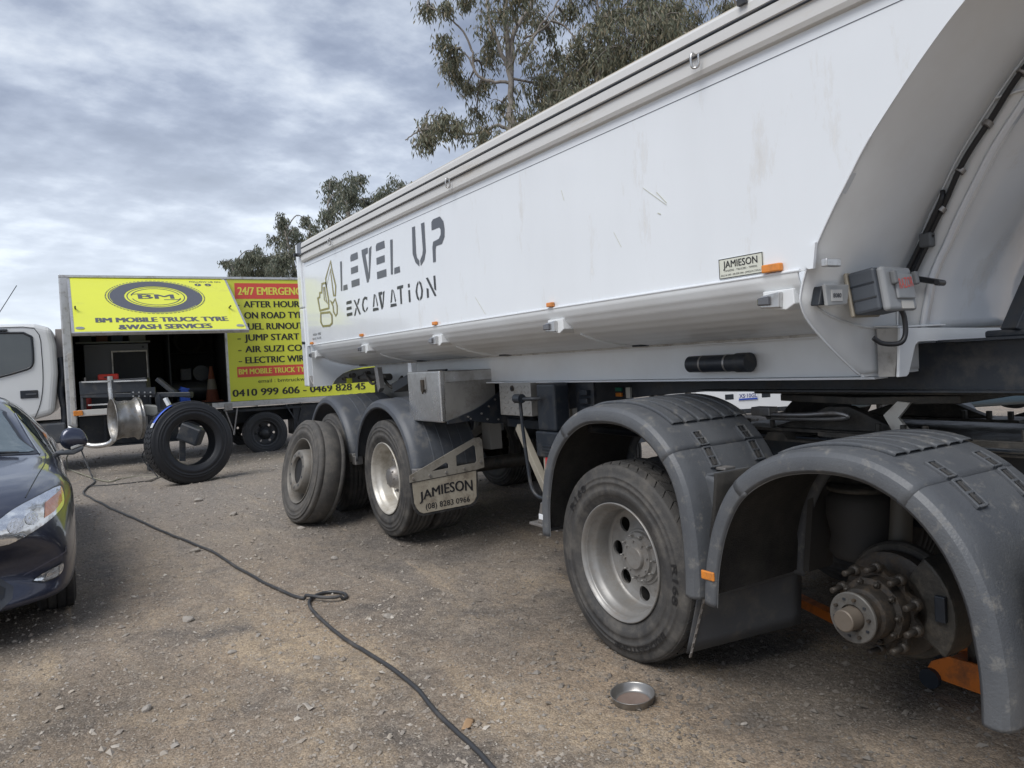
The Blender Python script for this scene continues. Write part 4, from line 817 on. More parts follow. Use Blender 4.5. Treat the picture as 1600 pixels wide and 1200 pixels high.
MB().box(2.84, 3.04, 4.12, 4.46, 0.452, 0.470).build('foot_plate', steel_dull, lg, world=True, bevel=0.003)
MB().bar((3.02, 4.80, 1.10), (2.95, 4.36, 0.66), 0.05, 0.06).build('leg_brace', pm('beige_leg_paint', (0.4, 0.37, 0.3)), lg, world=True, bevel=0.004)
for k in range(6): MB().box(3.04, 3.07, 3.99, 4.07, 1.06 + k * 0.055, 1.095 + k * 0.055).build('rail_lug', black, lg, world=True, bevel=0.004)
MB().box(3.07, 3.09, 3.95, 4.14, 1.0, 1.42).build('leg_bracket', black, lg, world=True)
MB().tube(spline([(2.88, 4.29, 1.325), (2.83, 4.33, 1.325), (2.79, 4.42, 1.325)], 5), 0.014, 10).build('crank_shaft', black, lg, world=True)
MB().cyl((2.79, 4.38, 1.33), (2.79, 4.46, 1.33), 0.032, 12).build('crank_joint', black, lg, world=True, bevel=0.006)
MB().tube(spline([(2.80, 4.42, 1.30), (2.81, 4.42, 1.1), (2.82, 4.40, 0.85), (2.82, 4.37, 0.72), (2.83, 4.31, 0.665), (2.85, 4.22, 0.655)], 5), 0.012, 10).build('crank_handle', black, lg, world=True)
# trailer marker pair under the rail
MB().box(3.28, 3.297, 3.93, 3.99, 1.31, 1.335).build('tail_marker', amber, TR, world=True, bevel=0.003)
MB().box(3.28, 3.297, 3.93, 3.99, 1.345, 1.37).build('tail_marker', pm('green_tag', (0.02, 0.18, 0.12), 0.5), TR, world=True, bevel=0.003)
MB().box(3.28, 3.297, 3.84, 3.88, 1.30, 1.37).build('stripe_tag', pm('stripe_tag', (0.5, 0.5, 0.46), 0.6), TR, world=True)
# controller box with its cover, cable and clamps on the front wall
cbn = empty('controller_box', (2.75, 1.8, 1.78), parent=TR, wl=True)
DM = Matrix.Translation((2.80, 1.80, 1.775)) @ Matrix.Rotation(rad(6), 4, 'Z') @ Matrix.Rotation(rad(-8), 4, 'X') @ Matrix.Scale(0.86, 4)
MB().box(-0.10, 0.14, 0.055, 0.075, -0.10, 0.105, DM).build('backing_plate', pm('brass_plate', (0.38, 0.34, 0.27), 0.5, 0.4), cbn, world=True, bevel=0.006)
MB().box(-0.10, 0.15, -0.07, 0.055, -0.095, 0.10, DM).build('case_body', pm('controller_dark', (0.07, 0.08, 0.095), 0.5), cbn, world=True, bevel=0.012)
for k in range(2): MB().box(-0.103, -0.10, -0.06, 0.05, -0.035 + k * 0.065, -0.028 + k * 0.065, DM).build('case_groove', black, cbn, world=True)
MB().box(-0.095, 0.17, -0.105, -0.07, -0.105, 0.095, DM).build('case_lid', greybox, cbn, world=True, bevel=0.014, seg=3)
MB().box(-0.02, 0.145, -0.118, -0.105, -0.055, 0.06, DM).build('lid_panel', greybox, cbn, world=True, bevel=0.01)
for xx in (-0.045, 0.155): MB().box(xx, xx + 0.028, -0.13, -0.105, 0.01, 0.07, DM).build('lid_latch', pm('latch_grey', (0.17, 0.175, 0.18), 0.5), cbn, world=True, bevel=0.006)
MB().box(0.02, 0.13, -0.1075, -0.1045, -0.098, -0.062, DM).build('serial_label', pm('label_white', (0.6, 0.58, 0.53), 0.5), cbn, world=True)
text_obj('RAZOR', lambda u, v: DM @ Vector((0.0 + u, -0.1195, -0.012 + v + 0.10 * u)), 'lettering', signred, cbn, width=0.135, height=0.046, bold=0.01, world=True)
MB().tube(spline([DM @ Vector(p) for p in [(0.06, -0.08, -0.10), (0.075, -0.08, -0.14), (0.075, -0.07, -0.21), (0.05, -0.05, -0.245), (0.0, 0.0, -0.235), (-0.035, 0.02, -0.205)]], 6), 0.010, 8).build('box_cable', cable, cbn, world=True)
def wp(z, x=3.16, o=0.03): return (x, (fy(z) * 0.45 + hy(z) * 0.55), z)
cb_pts = [(2.99, 1.70, 1.875), (3.06, 1.71, 1.88)]
def oncable(z, dxx): return (xh(z) - 0.02 + dxx, fy(z) - 0.055, z)
main = [oncable(1.83, -0.02), oncable(1.90, -0.012), oncable(2.0, -0.005), oncable(2.12, 0), oncable(2.25, -0.01), oncable(2.38, 0.0), oncable(2.50, -0.008), oncable(2.66, 0), oncable(2.8, 0)]
MB().tube(spline(main, 8), 0.011, 8).build('power_cable', cable, TR, world=True)
MB().tube(spline([(p[0] - 0.014, p[1] + 0.012, p[2]) for p in main[:4]] + [(main[3][0], main[3][1] + 0.01, main[3][2] + 0.04)], 8), 0.0105, 8).build('power_cable', cable, TR, world=True)
MB().tube(spline([(p[0] - 0.006, p[1] - 0.016, p[2]) for p in main[:3]], 8), 0.010, 8).build('power_cable', cable, TR, world=True)
for z_ in (2.09, 2.22, 2.36, 2.50):
    p = oncable(z_, -0.002); mb = MB().cyl((p[0] - 0.004, p[1] + 0.004, p[2] - 0.007), (p[0] + 0.004, p[1] - 0.006, p[2] + 0.007), 0.0185, 12); mb.build('cable_clamp', steel_dull, TR, world=True, bevel=0.003)
p = oncable(1.98, -0.004); MB().box(p[0] - 0.03, p[0] + 0.01, p[1] - 0.03, p[1] + 0.02, p[2] - 0.03, p[2] + 0.03).build('cable_plug', pm('plug_grey', (0.1, 0.105, 0.11), 0.5), TR, world=True, bevel=0.008)
MB().tube([oncable(1.84, -0.03), (3.10, 1.69, 1.80), (3.03, 1.68, 1.80)], 0.012, 8).build('cable_gland', cable, TR, world=True)
# small lamp with a number card
MB().prism([(2.548, 1.735), (2.572, 1.808), (2.585, 1.808), (2.585, 1.735)], 'y', 1.862, 1.902).build('lamp_bracket', black, TR, world=True, bevel=0.004)
MB().prism([(2.565, 1.812), (2.72, 1.812), (2.70, 1.735), (2.575, 1.730)], 'y', 1.845, 1.86).build('card_holder', pm('holder_grey', (0.42, 0.43, 0.43), 0.15, coat=0.6), TR, world=True, bevel=0.004)
MB().box(2.600, 2.665, 1.842, 1.845, 1.748, 1.792).build('number_card', pm('card_white', (0.62, 0.62, 0.6), 0.5), TR, world=True)
text_obj('8080', lambda u, v: (2.607 + u, 1.8405, 1.762 + v), 'lettering', decalgrey, TR, width=0.05, height=0.016, bold=0.02, world=True)
# rear clutter under the tub: air gear, light, bracket
MB().box(2.75, 2.80, 6.05, 6.12, 1.40, 1.62).build('marker_post', white, TR, world=True)
MB().prism([(6.62, 1.44), (6.20, 1.53), (6.12, 1.47), (6.60, 1.36)], 'x', 2.8, 2.95).build('vent_panel', black, TR, world=True)
MB().prism([(6.15, 1.55), (5.80, 1.55), (5.88, 1.40), (6.30, 1.40)], 'x', 2.95, 2.97).build('guard_plate', black, TR, world=True)
MB().prism([(5.7, 1.425), (8.0, 1.425), (7.85, 1.16), (7.2, 1.16), (7.0, 1.36), (5.95, 1.36), (5.90, 1.16), (5.7, 1.16)], 'x', 3.2, 3.24).build('suspension_hanger', pm('hanger_grey', (0.24, 0.235, 0.22), 0.6, var=(0.17, 0.165, 0.155), vs=6), TR, world=True)
MB().cyl((2.9, 6.9, 1.50), (2.9, 7.6, 1.50), 0.035, 12).build('pivot_bar', greasy, TR, world=True)
MB().tube(spline([(2.85, 7.4, 1.55), (2.84, 7.2, 1.44), (2.86, 7.0, 1.49), (2.88, 6.8, 1.40), (2.9, 6.6, 1.5)], 5), 0.014, 8).build('air_line', greasy, TR, world=True)
MB().prism([(6.98, 1.60), (6.90, 1.60), (6.86, 1.40), (6.92, 1.36)], 'x', 2.78, 2.83).build('tail_bracket', steel_dull, TR, world=True, bevel=0.003)
MB().cyl((3.45, 4.95, 0.98), (4.05, 4.95, 0.98), 0.13, 20).build('air_tank', black, TR, world=True)
for yy in (6.22, 7.62): MB().cyl((2.9, yy, 0.64), (4.6, yy, 0.64), 0.065, 16).build('axle', greasy, TR, world=True)
for yy in (6.22, 7.62):
    for X in (3.28, 4.15):
        MB().bar((X, yy + 0.1, 0.72), (X, yy - 0.55, 0.95), 0.08, 0.09).build('trailing_arm', greasy, TR, world=True)
        MB().box(X - 0.05, X + 0.06, yy - 0.62, yy - 0.48, 0.85, 1.2).build('spring_hanger', pm('hanger_grey', (0.24, 0.235, 0.22)), TR, world=True)
        MB().lathe([(0, 0.10), (0.05, 0.125), (0.12, 0.11), (0.19, 0.125), (0.24, 0.10)], 20).xf(Matrix.Translation((X, yy + 0.25, 0.80)) @ Matrix.Rotation(rad(-90), 4, 'Y')).build('air_bag', black, TR, world=True)
# trailer wheels
wA = make_wheel(TR, 'trailer', R=0.50, W=0.28, loc=(X0 - 3.75, 6.20 - 4.5, 0.64))
wB = copy_tree(wA, TR); wB.location = (X0 - 3.75, 7.58 - 4.5, 0.66)
for yy, z_ in ((6.20, 0.64), (7.58, 0.66)):
    w = copy_tree(wA, TR); w.location = (1.25, yy - 4.5, z_); w.rotation_euler = (0, 0, math.pi)
# trailer mudguards
def arch(mb, path, sec, cy, cz):
    """sec (X, inset) swept along path (y,z) whose centre is (cy,cz)"""
    P = [Vector(p) for p in path]; rows = []
    for i, p in enumerate(P):
        d = (P[min(i + 1, len(P) - 1)] - P[max(i - 1, 0)]).normalized(); n = Vector((-d.y, d.x))
        if n.dot(Vector((cy, cz)) - p) < 0: n = -n
        rows.append([(X, p.x + n.x * s_, p.y + n.y * s_) for X, s_ in sec])
    return mb.grid(rows)
SECT = [(2.50, .075), (2.492, .06), (2.496, .03), (2.515, .010), (2.545, .001), (2.575, 0)]
def tguard(cy, cz, R0, R1, a0, a1):
    g = empty('mudguard', (2.8, cy, cz), parent=TR, wl=True)
    def pth(b0_, b1_, n): return [(cy + R0 * math.cos(a), cz + R1 * math.sin(a)) for a in np.linspace(rad(b0_), rad(b1_), n)]
    widths = [2.575, 2.68, 2.775, 2.87, 2.965, 3.07]
    sec = list(SECT)
    for i in range(1, len(widths)):
        sec += [(widths[i] - 0.008, 0), (widths[i] - 0.006, -0.003), (widths[i] + 0.002, -0.003), (widths[i] + 0.004, 0)]
    arch(MB(), pth(a0, a1, 40), sec, cy, cz).build('guard_shell', plastic_dark, g, world=True, solid=0.005, recalc=False, auto=30)
    for a in (a0, a1):
        y = cy + R0 * math.cos(rad(a)); z = cz + R1 * math.sin(rad(a))
        MB().box(2.485, 2.56, y - 0.045, y + 0.045, z - 0.05, z + 0.03).build('guard_clip', steel_dull, g, world=True, bevel=0.006)
    return g
tguard(6.22, 0.66, 0.68, 0.66, 8, 172)
tguard(7.62, 0.68, 0.66, 0.655, 12, 172)
for yy in (6.22, 7.62):
    MB().prism([(yy + 0.67 * math.cos(a), 0.67 + 0.65 * math.sin(a)) for a in np.linspace(0.1, 3.04, 20)] + [(yy + 0.665 * math.cos(a), 0.67 + 0.645 * math.sin(a)) for a in np.linspace(3.04, 0.1, 20)], 'x', 4.44, 4.97).build('far_guard', plastic_dark, TR, world=True)
# mudflap with its alloy bracket
mf = empty('mudflap', (2.7, 5.36, 0.7), parent=TR, wl=True)
FY = 5.34; k_ = FY / 5.3
def fl(p): return (p[0], p[1])
br_out = [(2.352, .768), (2.352, .715), (2.935, .742), (3.003, .752), (2.995, .975), (2.975, .995), (2.925, .995)]
h1_ = [(2.535, .778), (2.685, .785), (2.685, .815), (2.665, .832)]
h2_ = [(2.755, .790), (2.925, .797), (2.938, .81), (2.932, .925), (2.915, .94), (2.755, .872)]
def holed(outer, holes, y0, y1):
    bm = bmesh.new(); es = []
    for loop in [outer] + holes:
        vs = [bm.verts.new((p[0], y0, p[1])) for p in loop]; es += [bm.edges.new((vs[i], vs[(i + 1) % len(vs)])) for i in range(len(vs))]
    bmesh.ops.triangle_fill(bm, edges=es, use_beauty=True)
    r = bmesh.ops.extrude_face_region(bm, geom=bm.faces[:]); bmesh.ops.translate(bm, verts=[v for v in r['geom'] if isinstance(v, bmesh.types.BMVert)], vec=(0, y1 - y0, 0))
    bmesh.ops.recalc_face_normals(bm, faces=bm.faces); mb = MB(); bm.verts.index_update(); mb.add([v.co.copy() for v in bm.verts], [tuple(v.index for v in f.verts) for f in bm.faces]); bm.free(); return mb
holed(br_out, [h1_, h2_], FY - 0.008, FY).build('bracket', pm('bracket_alloy', (0.36, 0.34, 0.30), 0.55, 0.3, var=(0.27, 0.25, 0.21), vs=6, va=0.8, dirt=(0.18, 0.155, 0.12), ds=8, dl=0.6), mf, world=True)
fo = [(2.356, .72), (2.366, .545), (2.38, .50), (2.41, .462), (2.445, .447), (2.865, .457), (2.905, .475), (2.935, .515), (2.945, .75)]
MB().prism([fl(p) for p in fo], 'y', FY + 0.002, FY + 0.018).build('flap_edge', rubber, mf, world=True)
fc = [(2.372, .71), (2.382, .55), (2.396, .515), (2.42, .482), (2.45, .467), (2.86, .476), (2.895, .495), (2.918, .53), (2.928, .735)]
MB().prism([fl(p) for p in fc], 'y', FY - 0.003, FY + 0.001).build('flap_face', pm('flap_cream', (0.42, 0.385, 0.31), 0.7, var=(0.30, 0.26, 0.2), vs=9, va=0.9, dirt=(0.16, 0.13, 0.1), ds=11, dl=0.6), mf, world=True)
def flm(x0, z0, sl):
    return lambda u, v: (lambda q: (q[0], FY - 0.005, q[1]))(fl((x0 + u, z0 + sl * u + v)))
def arcfl(u, v):
    t = u / 0.46; x = 2.425 + u; z = 0.565 + 0.016 * t + 0.022 * 4 * t * (1 - t) + v * (0.85 + 0.30 * t)
    return (x, FY - 0.005, z)
text_obj('JAMIESON', arcfl, 'lettering', signblack, mf, width=0.46, height=0.074, bold=0.0, fat=0.035, world=True, subdiv=1)
text_obj('(08) 8283 0966', lambda u, v: (2.47 + u, FY - 0.005, 0.495 + 0.01 * u + v), 'lettering', signblack, mf, width=0.385, height=0.042, bold=0.01, world=True)
for p in [(2.38, .742), (2.52, .75), (2.66, .755), (2.82, .765), (2.97, .80), (2.975, .95)]:
    q = fl(p); MB().cyl((q[0], FY - 0.02, q[1]), (q[0], FY - 0.008, q[1]), 0.010, 8).build('bolt', steel_dull, mf, world=True)
scuffed = pm('scuffed_plastic_edge', (0.24, 0.245, 0.25), 0.6, var=(0.15, 0.155, 0.165), vs=14, va=0.9)
# ================================================================== prime mover (only its tail is in the picture)
PM = empty('prime_mover', (3.75, 2.4, 0), label='prime mover chassis under the tipper front with one wheel off', cat='truck')
for X in (3.35, 4.07): MB().box(X, X + 0.08, -3.2, 3.35, 0.86, 1.10).build('chassis_rail', black, PM, world=True, bevel=0.004)
for yy in (3.2, 2.46, 1.2, 0.2, -1.2): MB().box(3.431, 4.069, yy, yy + 0.08, 0.88, 1.08).build('cross_member', black, PM, world=True)
# fifth wheel: stepped base plate, pedestals, table
bpp = [(3.35, 1.112), (2.95, 1.112), (2.93, 1.145), (2.84, 1.145), (2.82, 1.112), (2.70, 1.112), (2.68, 1.145), (2.58, 1.145), (2.56, 1.112), (1.3, 1.112), (1.3, 1.102), (3.35, 1.102)]
MB().prism(bpp, 'x', 3.2, 4.3).build('base_plate', greasy, PM, world=True)
MB().box(3.16, 3.2, 1.2, 2.35, 1.145, 1.165).build('side_plate', greasy, PM, world=True)
for X in (3.36, 4.1):
    MB().prism([(2.78, 1.146), (2.50, 1.235), (2.42, 1.27), (2.30, 1.275), (2.12, 1.20), (1.98, 1.146)], 'x', X - 0.03, X + 0.03).build('pedestal', greasy, PM, world=True, bevel=0.006)
    MB().box(X - 0.10, X + 0.08, 1.85, 2.95, 1.146, 1.160).build('pedestal_foot', greasy, PM, world=True)
    for yy in (2.88, 2.72, 2.12, 2.0, 1.90, 1.50, 1.40, 1.31):
        MB().cyl((X - 0.07, yy, 1.15), (X - 0.07, yy, 1.20), 0.014, 6, False).build('bolt', greasy, PM, world=True)
MB().prism([(3.25, 2.2), (3.4, 2.75), (3.6, 2.85), (3.62, 2.3), (3.88, 2.3), (3.9, 2.85), (4.1, 2.75), (4.25, 2.2), (4.1, 1.8), (3.4, 1.8)], 'z', 1.29, 1.326).build('coupling_table', greasy, PM, world=True, bevel=0.004)
MB().tube(spline([(3.25, 2.75, 1.23), (3.24, 2.5, 1.235), (3.24, 2.3, 1.25), (3.25, 2.25, 1.23), (3.27, 2.4, 1.215), (3.27, 2.7, 1.21)], 5), 0.012, 8).build('release_handle', steel_dull, PM, world=True)
MB().box(3.22, 3.29, 2.68, 2.80, 1.225, 1.27).build('grease_block', steel_dull, PM, world=True, bevel=0.004)
MB().prism([(1.98, 1.17), (2.03, 1.23), (1.97, 1.30), (2.03, 1.305), (2.10, 1.24), (2.06, 1.17)], 'x', 3.30, 3.32).build('pale_bracket', rimwhite, PM, world=True)
# rails and pipes to the right
for k in range(3): MB().cyl((3.9 + k * 0.12, 1.75, 1.19 + 0.02 * k), (3.9 + k * 0.12, -0.5, 1.19 + 0.02 * k), 0.02, 10).build('air_pipe', steel_dull, PM, world=True)
# drive wheel (the one still on)
wd = make_wheel(PM, 'drive', R=0.515, W=0.29, loc=(X0 - 3.75, 3.10 - 2.4, 0.515), rot=(rad(-20), 0, 0))
tb_ = tread_blocks(0.29, 0.510, 5, 46, h=0.009, gap=0.12, zig=0.5); tbo = tb_.build('tread', tyre, wd, kind='stuff')
w2 = copy_tree(wd, PM); w2.location = (1.25, 3.10 - 2.4, 0.515); w2.rotation_euler = (0, 0, math.pi)
w2 = copy_tree(wd, PM); w2.location = (1.25, 1.82 - 2.4, 0.515); w2.rotation_euler = (0, 0, math.pi)
for yy, z_ in ((3.10, 0.515), (1.82, 0.53)):
    MB().cyl((2.95, yy, z_), (4.55, yy, z_), 0.085, 18).build('axle', greasy, PM, world=True)
    MB().lathe([(-0.28, 0.09), (-0.2, 0.22), (0.0, 0.27), (0.2, 0.22), (0.28, 0.09)], 24).xf(Matrix.Translation((3.75, yy, z_))).build('differential', greasy, PM, world=True)
# bare hub
HC = (1.82, 0.53)
hb = empty('bare_hub', (2.9, HC[0], HC[1]), parent=PM, wl=True)
def hl(prof, n, name, mat, **kw): return MB().lathe(prof, n, o=(0, HC[0], HC[1])).build(name, mat, hb, world=True, **kw)
hl([(2.545, 0.001), (2.545, 0.038), (2.548, 0.042), (2.615, 0.046), (2.615, 0.052)], 32, 'axle_nub', pm('axle_nub', (0.17, 0.145, 0.12), 0.55, 0.4, var=(0.15, 0.12, 0.09), vs=20), auto=30)
hl([(2.625, 0.05), (2.602, 0.052), (2.600, 0.094), (2.603, 0.098), (2.612, 0.098), (2.615, 0.07)], 40, 'end_flange', pm('end_flange', (0.13, 0.126, 0.118), 0.55, 0.3, var=(0.09, 0.083, 0.073), vs=22, dirt=(0.09, 0.075, 0.06), ds=30, dl=0.6), auto=30)
for i in range(10):
    a = i * 0.628 + 0.2; q = (HC[0] - 0.074 * math.sin(a), HC[1] + 0.074 * math.cos(a))
    (MB().box(2.597, 2.6, q[0] - 0.006, q[0] + 0.006, q[1] - 0.004, q[1] + 0.004) if i % 2 else MB().cyl((2.588, *q), (2.603, *q), 0.0065, 8)).build('flange_bolt', hubmetal if not i % 2 else black, hb, world=True)
hl([(2.615, 0.06), (2.620, 0.078), (2.66, 0.084), (2.665, 0.098), (2.68, 0.104), (2.72, 0.106), (2.725, 0.128), (2.74, 0.132), (2.79, 0.130), (2.80, 0.118), (2.86, 0.115)], 40, 'hub_body', hubmetal, auto=35)
fm = MB()                                              # scalloped stud flange
n = 120; sc_ = []
for i in range(n):
    a = 2 * math.pi * i / n; r = 0.158 + 0.017 * math.cos(10 * a); sc_.append((HC[0] - r * math.sin(a), HC[1] + r * math.cos(a)))
fm.prism(sc_, 'x', 2.775, 2.80); fm.build('stud_flange', hubmetal, hb, world=True)
st = MB().lathe([(0, 0.001), (0, 0.011), (-0.004, 0.0125), (-0.072, 0.0125), (-0.074, 0.008), (-0.074, 0.001)], 12)
stm = st.mesh('wheel_stud'); stm.materials.append(hubmetal)
nb2 = MB().lathe([(0, 0.024), (-0.022, 0.022), (-0.024, 0.013)], 12); nbm = nb2.mesh('stud_boss'); nbm.materials.append(hubmetal)
for i in range(10):
    a = 2 * math.pi * i / 10
    for me, dx_ in ((stm, 2.772), (nbm, 2.779)):
        o = bpy.data.objects.new(me.name, me); C.objects.link(o); o.parent = hb; o.location = (dx_ - 2.9, -0.1625 * math.sin(a), 0.1625 * math.cos(a))
    a2 = a + 0.31; o = bpy.data.objects.new('hub_nut', NUT); C.objects.link(o); o.parent = hb; o.location = (2.728 - 2.9, -0.117 * math.sin(a2), 0.117 * math.cos(a2)); o.scale = (0.6, 0.75, 0.75)
hl([(2.86, 0.10), (2.86, 0.195), (2.865, 0.205), (2.905, 0.205), (2.91, 0.19), (2.91, 0.1)], 48, 'brake_disc', hubmetal, auto=30)
hl([(2.93, 0.1), (2.925, 0.225), (2.935, 0.235), (2.96, 0.235), (2.97, 0.1)], 48, 'dust_shield', greasy, auto=30)
def polar(a, r): return (HC[0] - r * math.sin(rad(a)), HC[1] + r * math.cos(rad(a)))
cal = [polar(a, 0.27) for a in range(35, 126, 10)] + [polar(a, 0.15) for a in range(125, 34, -10)]
MB().prism(cal, 'x', 2.83, 3.0).build('brake_caliper', greasy, hb, world=True, bevel=0.012)
cq = polar(80, 0.225); MB().box(2.81, 2.83, cq[0] - 0.02, cq[0] + 0.02, cq[1] - 0.05, cq[1] + 0.05).build('pad_clip', black, hb, world=True, bevel=0.004)
MB().lathe([(0, 0.13), (0.03, 0.155), (0.10, 0.14), (0.19, 0.16), (0.27, 0.155), (0.30, 0.13), (0.30, 0.01)], 28).xf(Matrix.Translation((3.12, 2.10, 0.62)) @ Matrix.Rotation(rad(-90), 4, 'Y')).build('air_bag', pm('air_bag_rubber', (0.03, 0.029, 0.028), 0.7, var=(0.055, 0.05, 0.045), vs=4), PM, world=True)
MB().lathe([(0, 0.001), (0, 0.15), (0.02, 0.15), (0.02, 0.01)], 28).xf(Matrix.Translation((3.12, 2.10, 0.925)) @ Matrix.Rotation(rad(-90), 4, 'Y')).build('bag_plate', greasy, PM, world=True)
MB().bar((3.14, 2.3, 0.96), (3.14, 1.9, 1.0), 0.08, 0.07).build('bag_bracket', greasy, PM, world=True, bevel=0.01)
MB().cyl((3.05, 1.90, 0.62), (3.08, 1.88, 1.03), 0.045, 14).build('shock_absorber', pm('shock_beige', (0.09, 0.083, 0.07), 0.6), PM, world=True)
MB().prism([(3.02, 0.52), (3.20, 0.52), (3.25, 0.95), (3.10, 1.0)], 'y', 2.33, 2.36).build('inner_flap', pm('inner_flap', (0.07, 0.066, 0.06), 0.7, var=(0.045, 0.043, 0.04), vs=5), PM, world=True)
MB().box(3.27, 3.30, 0.7, 3.6, 0.75, 1.12).build('inner_screen', black, PM, world=True)
# mudguards
def dguard(path, cy, cz, split, ribs, striated):
    """path (dy,z) from the rear toe over the top to the front toe; split = index pair of the hinge lines"""
    g = empty('mudguard', (2.7, cy, cz), parent=PM, wl=True)
    P = sp2([(cy + a, b) for a, b in path], 6); i0, i1 = split[0] * 6, split[1] * 6
    sec = [(2.455, .082), (2.447, .070), (2.443, .045), (2.448, .025), (2.462, .010), (2.485, .002), (2.515, 0), (3.06, 0), (3.075, .01), (3.08, .05)]
    up = [(X - 0.001, s_ - 0.0025) for X, s_ in sec]
    arch(MB(), P[i0:i1 + 1], up, cy, cz).build('top_shell', plastic, g, world=True, solid=0.006, recalc=False, auto=24)
    arch(MB(), P[:i0 + 2], sec, cy, cz).build('rear_shell', plastic, g, world=True, solid=0.006, recalc=False, auto=24)
    arch(MB(), P[i1 - 1:], sec, cy, cz).build('front_shell', plastic, g, world=True, solid=0.006, recalc=False, auto=24)
    arch(MB(), P[1:-1], [(2.475, 0.012), (3.055, 0.012)], cy, cz).build('arch_lining', bristle, g, world=True, recalc=False)
    for sl in (P[:i0 + 2], P[i0:i1 + 1], P[i1 - 1:]):
        rows_ = arch(MB(), sl, [(2.4545, .0815), (2.4545, .0815)], cy, cz).v[::2]; MB().tube(rows_, 0.0042, 6).build('edge_bead', scuffed, g, world=True)
    # raised flutes over the top
    for k in range(ribs):
        x0 = 2.565 + k * 0.088; s2 = [(x0, 0.001), (x0 + 0.005, -.011), (x0 + 0.062, -.010), (x0 + 0.078, 0.001)]
        arch(MB(), P[i0 + 5:i1 - 4], [(X, s_ - 0.0085) for X, s_ in s2], cy, cz).build('flute', plastic, g, world=True, solid=0.004, recalc=False, auto=20)
        pe = P[i1 - 5]; pd = P[i1 - 4]
        arch(MB(), [P[i1 - 5], P[i1 - 4]], [(x0 + 0.012, -0.0185), (x0 + 0.060, -0.0185)], cy, cz)
    # rubber latches across the front hinge line
    a = Vector(P[i1 - 3]); b = Vector(P[i1]); c = Vector(P[min(i1 + 4, len(P) - 1)])
    for X in (2.655, 2.96):
        for q0, q1 in ((a, b), (b, c)):
            d = (q1 - q0).normalized(); n_ = Vector((d.y, -d.x))
            if n_.dot(Vector((cy, cz)) - q0) > 0: n_ = -n_
            U = (0, n_.x, n_.y)
            def pt(t, du, dn): m_ = q0.lerp(q1, t) + n_ * dn; return (X + du, m_.x, m_.y)
            for du in (-0.028, 0.028): MB().bar(pt(0.04, du, .014), pt(0.97, du, .014), 0.011, 0.016, up=U).build('latch_rail', plastic, g, world=True, bevel=0.003)
            MB().bar(pt(0.04, 0, .010), pt(0.97, 0, .010), 0.044, 0.006, up=U).build('latch_recess', rubber, g, world=True)
            for tt in (0.06, 0.5, 0.94): MB().bar(pt(tt - .045, 0, .015), pt(tt + .045, 0, .015), 0.046, 0.013, up=U).build('latch_rung', plastic, g, world=True, bevel=0.003)
            MB().bar(pt(0.12, 0, .016), pt(0.88, 0, .016), 0.017, 0.010, up=U).build('latch_strap', rubber, g, world=True, bevel=0.003)
    # hinge seam shadow gap is the 8 mm step between the shells; end beads
    return g, P
g1, P1 = dguard([(.62, .575), (.60, .80), (.52, 1.04), (.37, 1.21), (.19, 1.305), (0, 1.33), (-.19, 1.315), (-.36, 1.25), (-.50, 1.13), (-.585, .98), (-.62, .80), (-.63, .62), (-.625, .475)], 3.10, 0.62, (3, 8), 6, True)
g2, P2 = dguard([(.635, .475), (.61, .66), (.545, .86), (.43, 1.03), (.24, 1.145), (0.02, 1.19), (-.19, 1.175), (-.37, 1.09), (-.505, .95), (-.585, .78), (-.62, .6), (-.63, .48), (-.63, .365)], 1.82, 0.56, (3, 7), 6, True)
MB().box(2.440, 2.446, 3.655, 3.725, 0.66, 0.692).build('white_reflector', white, g1, world=True, bevel=0.002)
MB().box(2.432, 2.443, 2.365, 2.44, 0.585, 0.625).build('amber_reflector', amber, g2, world=True, bevel=0.006)
for g_, Pg, cy, cz in ((g1, P1, 3.10, .62), (g2, P2, 1.82, .56)):   # far side shells
    arch(MB(), Pg, [(5.05, .08), (5.05, .0), (4.43, 0)], cy, cz).build('far_shell', plastic, PM, world=True, solid=0.006, recalc=False)
# moulded lamp pocket between the guards
MB().prism([(2.585, 0.99), (2.54, 1.02), (2.452, 1.01), (2.455, 0.62), (2.50, 0.60), (2.54, 0.8)], 'x', 2.57, 3.0).build('bridge_pocket', plastic, PM, world=True, bevel=0.02, seg=3)
MB().prism([(2.57, 1.015), (2.455, 1.035), (2.452, 1.02), (2.56, 1.0)], 'x', 2.585, 2.80).build('pocket_rim', plastic, PM, world=True, bevel=0.008)
MB().box(2.65, 2.72, 2.47, 2.53, 1.032, 1.045).build('pocket_hinge', steel_dull, PM, world=True, bevel=0.003)
MB().prism([(1.18, 0.98), (1.02, 0.96), (1.04, 0.60), (1.10, 0.52), (1.17, 0.56)], 'x', 2.53, 2.95).build('lamp_pocket', plastic, PM, world=True, bevel=0.03, seg=3)
MB().prism([(1.165, 0.995), (1.03, 0.985), (1.03, 0.965), (1.165, 0.975)], 'x', 2.52, 2.85).build('pocket_rim', plastic, PM, world=True, bevel=0.01)
MB().box(2.58, 2.66, 1.06, 1.12, 0.993, 1.004).build('pocket_hinge', steel_dull, PM, world=True, bevel=0.003)
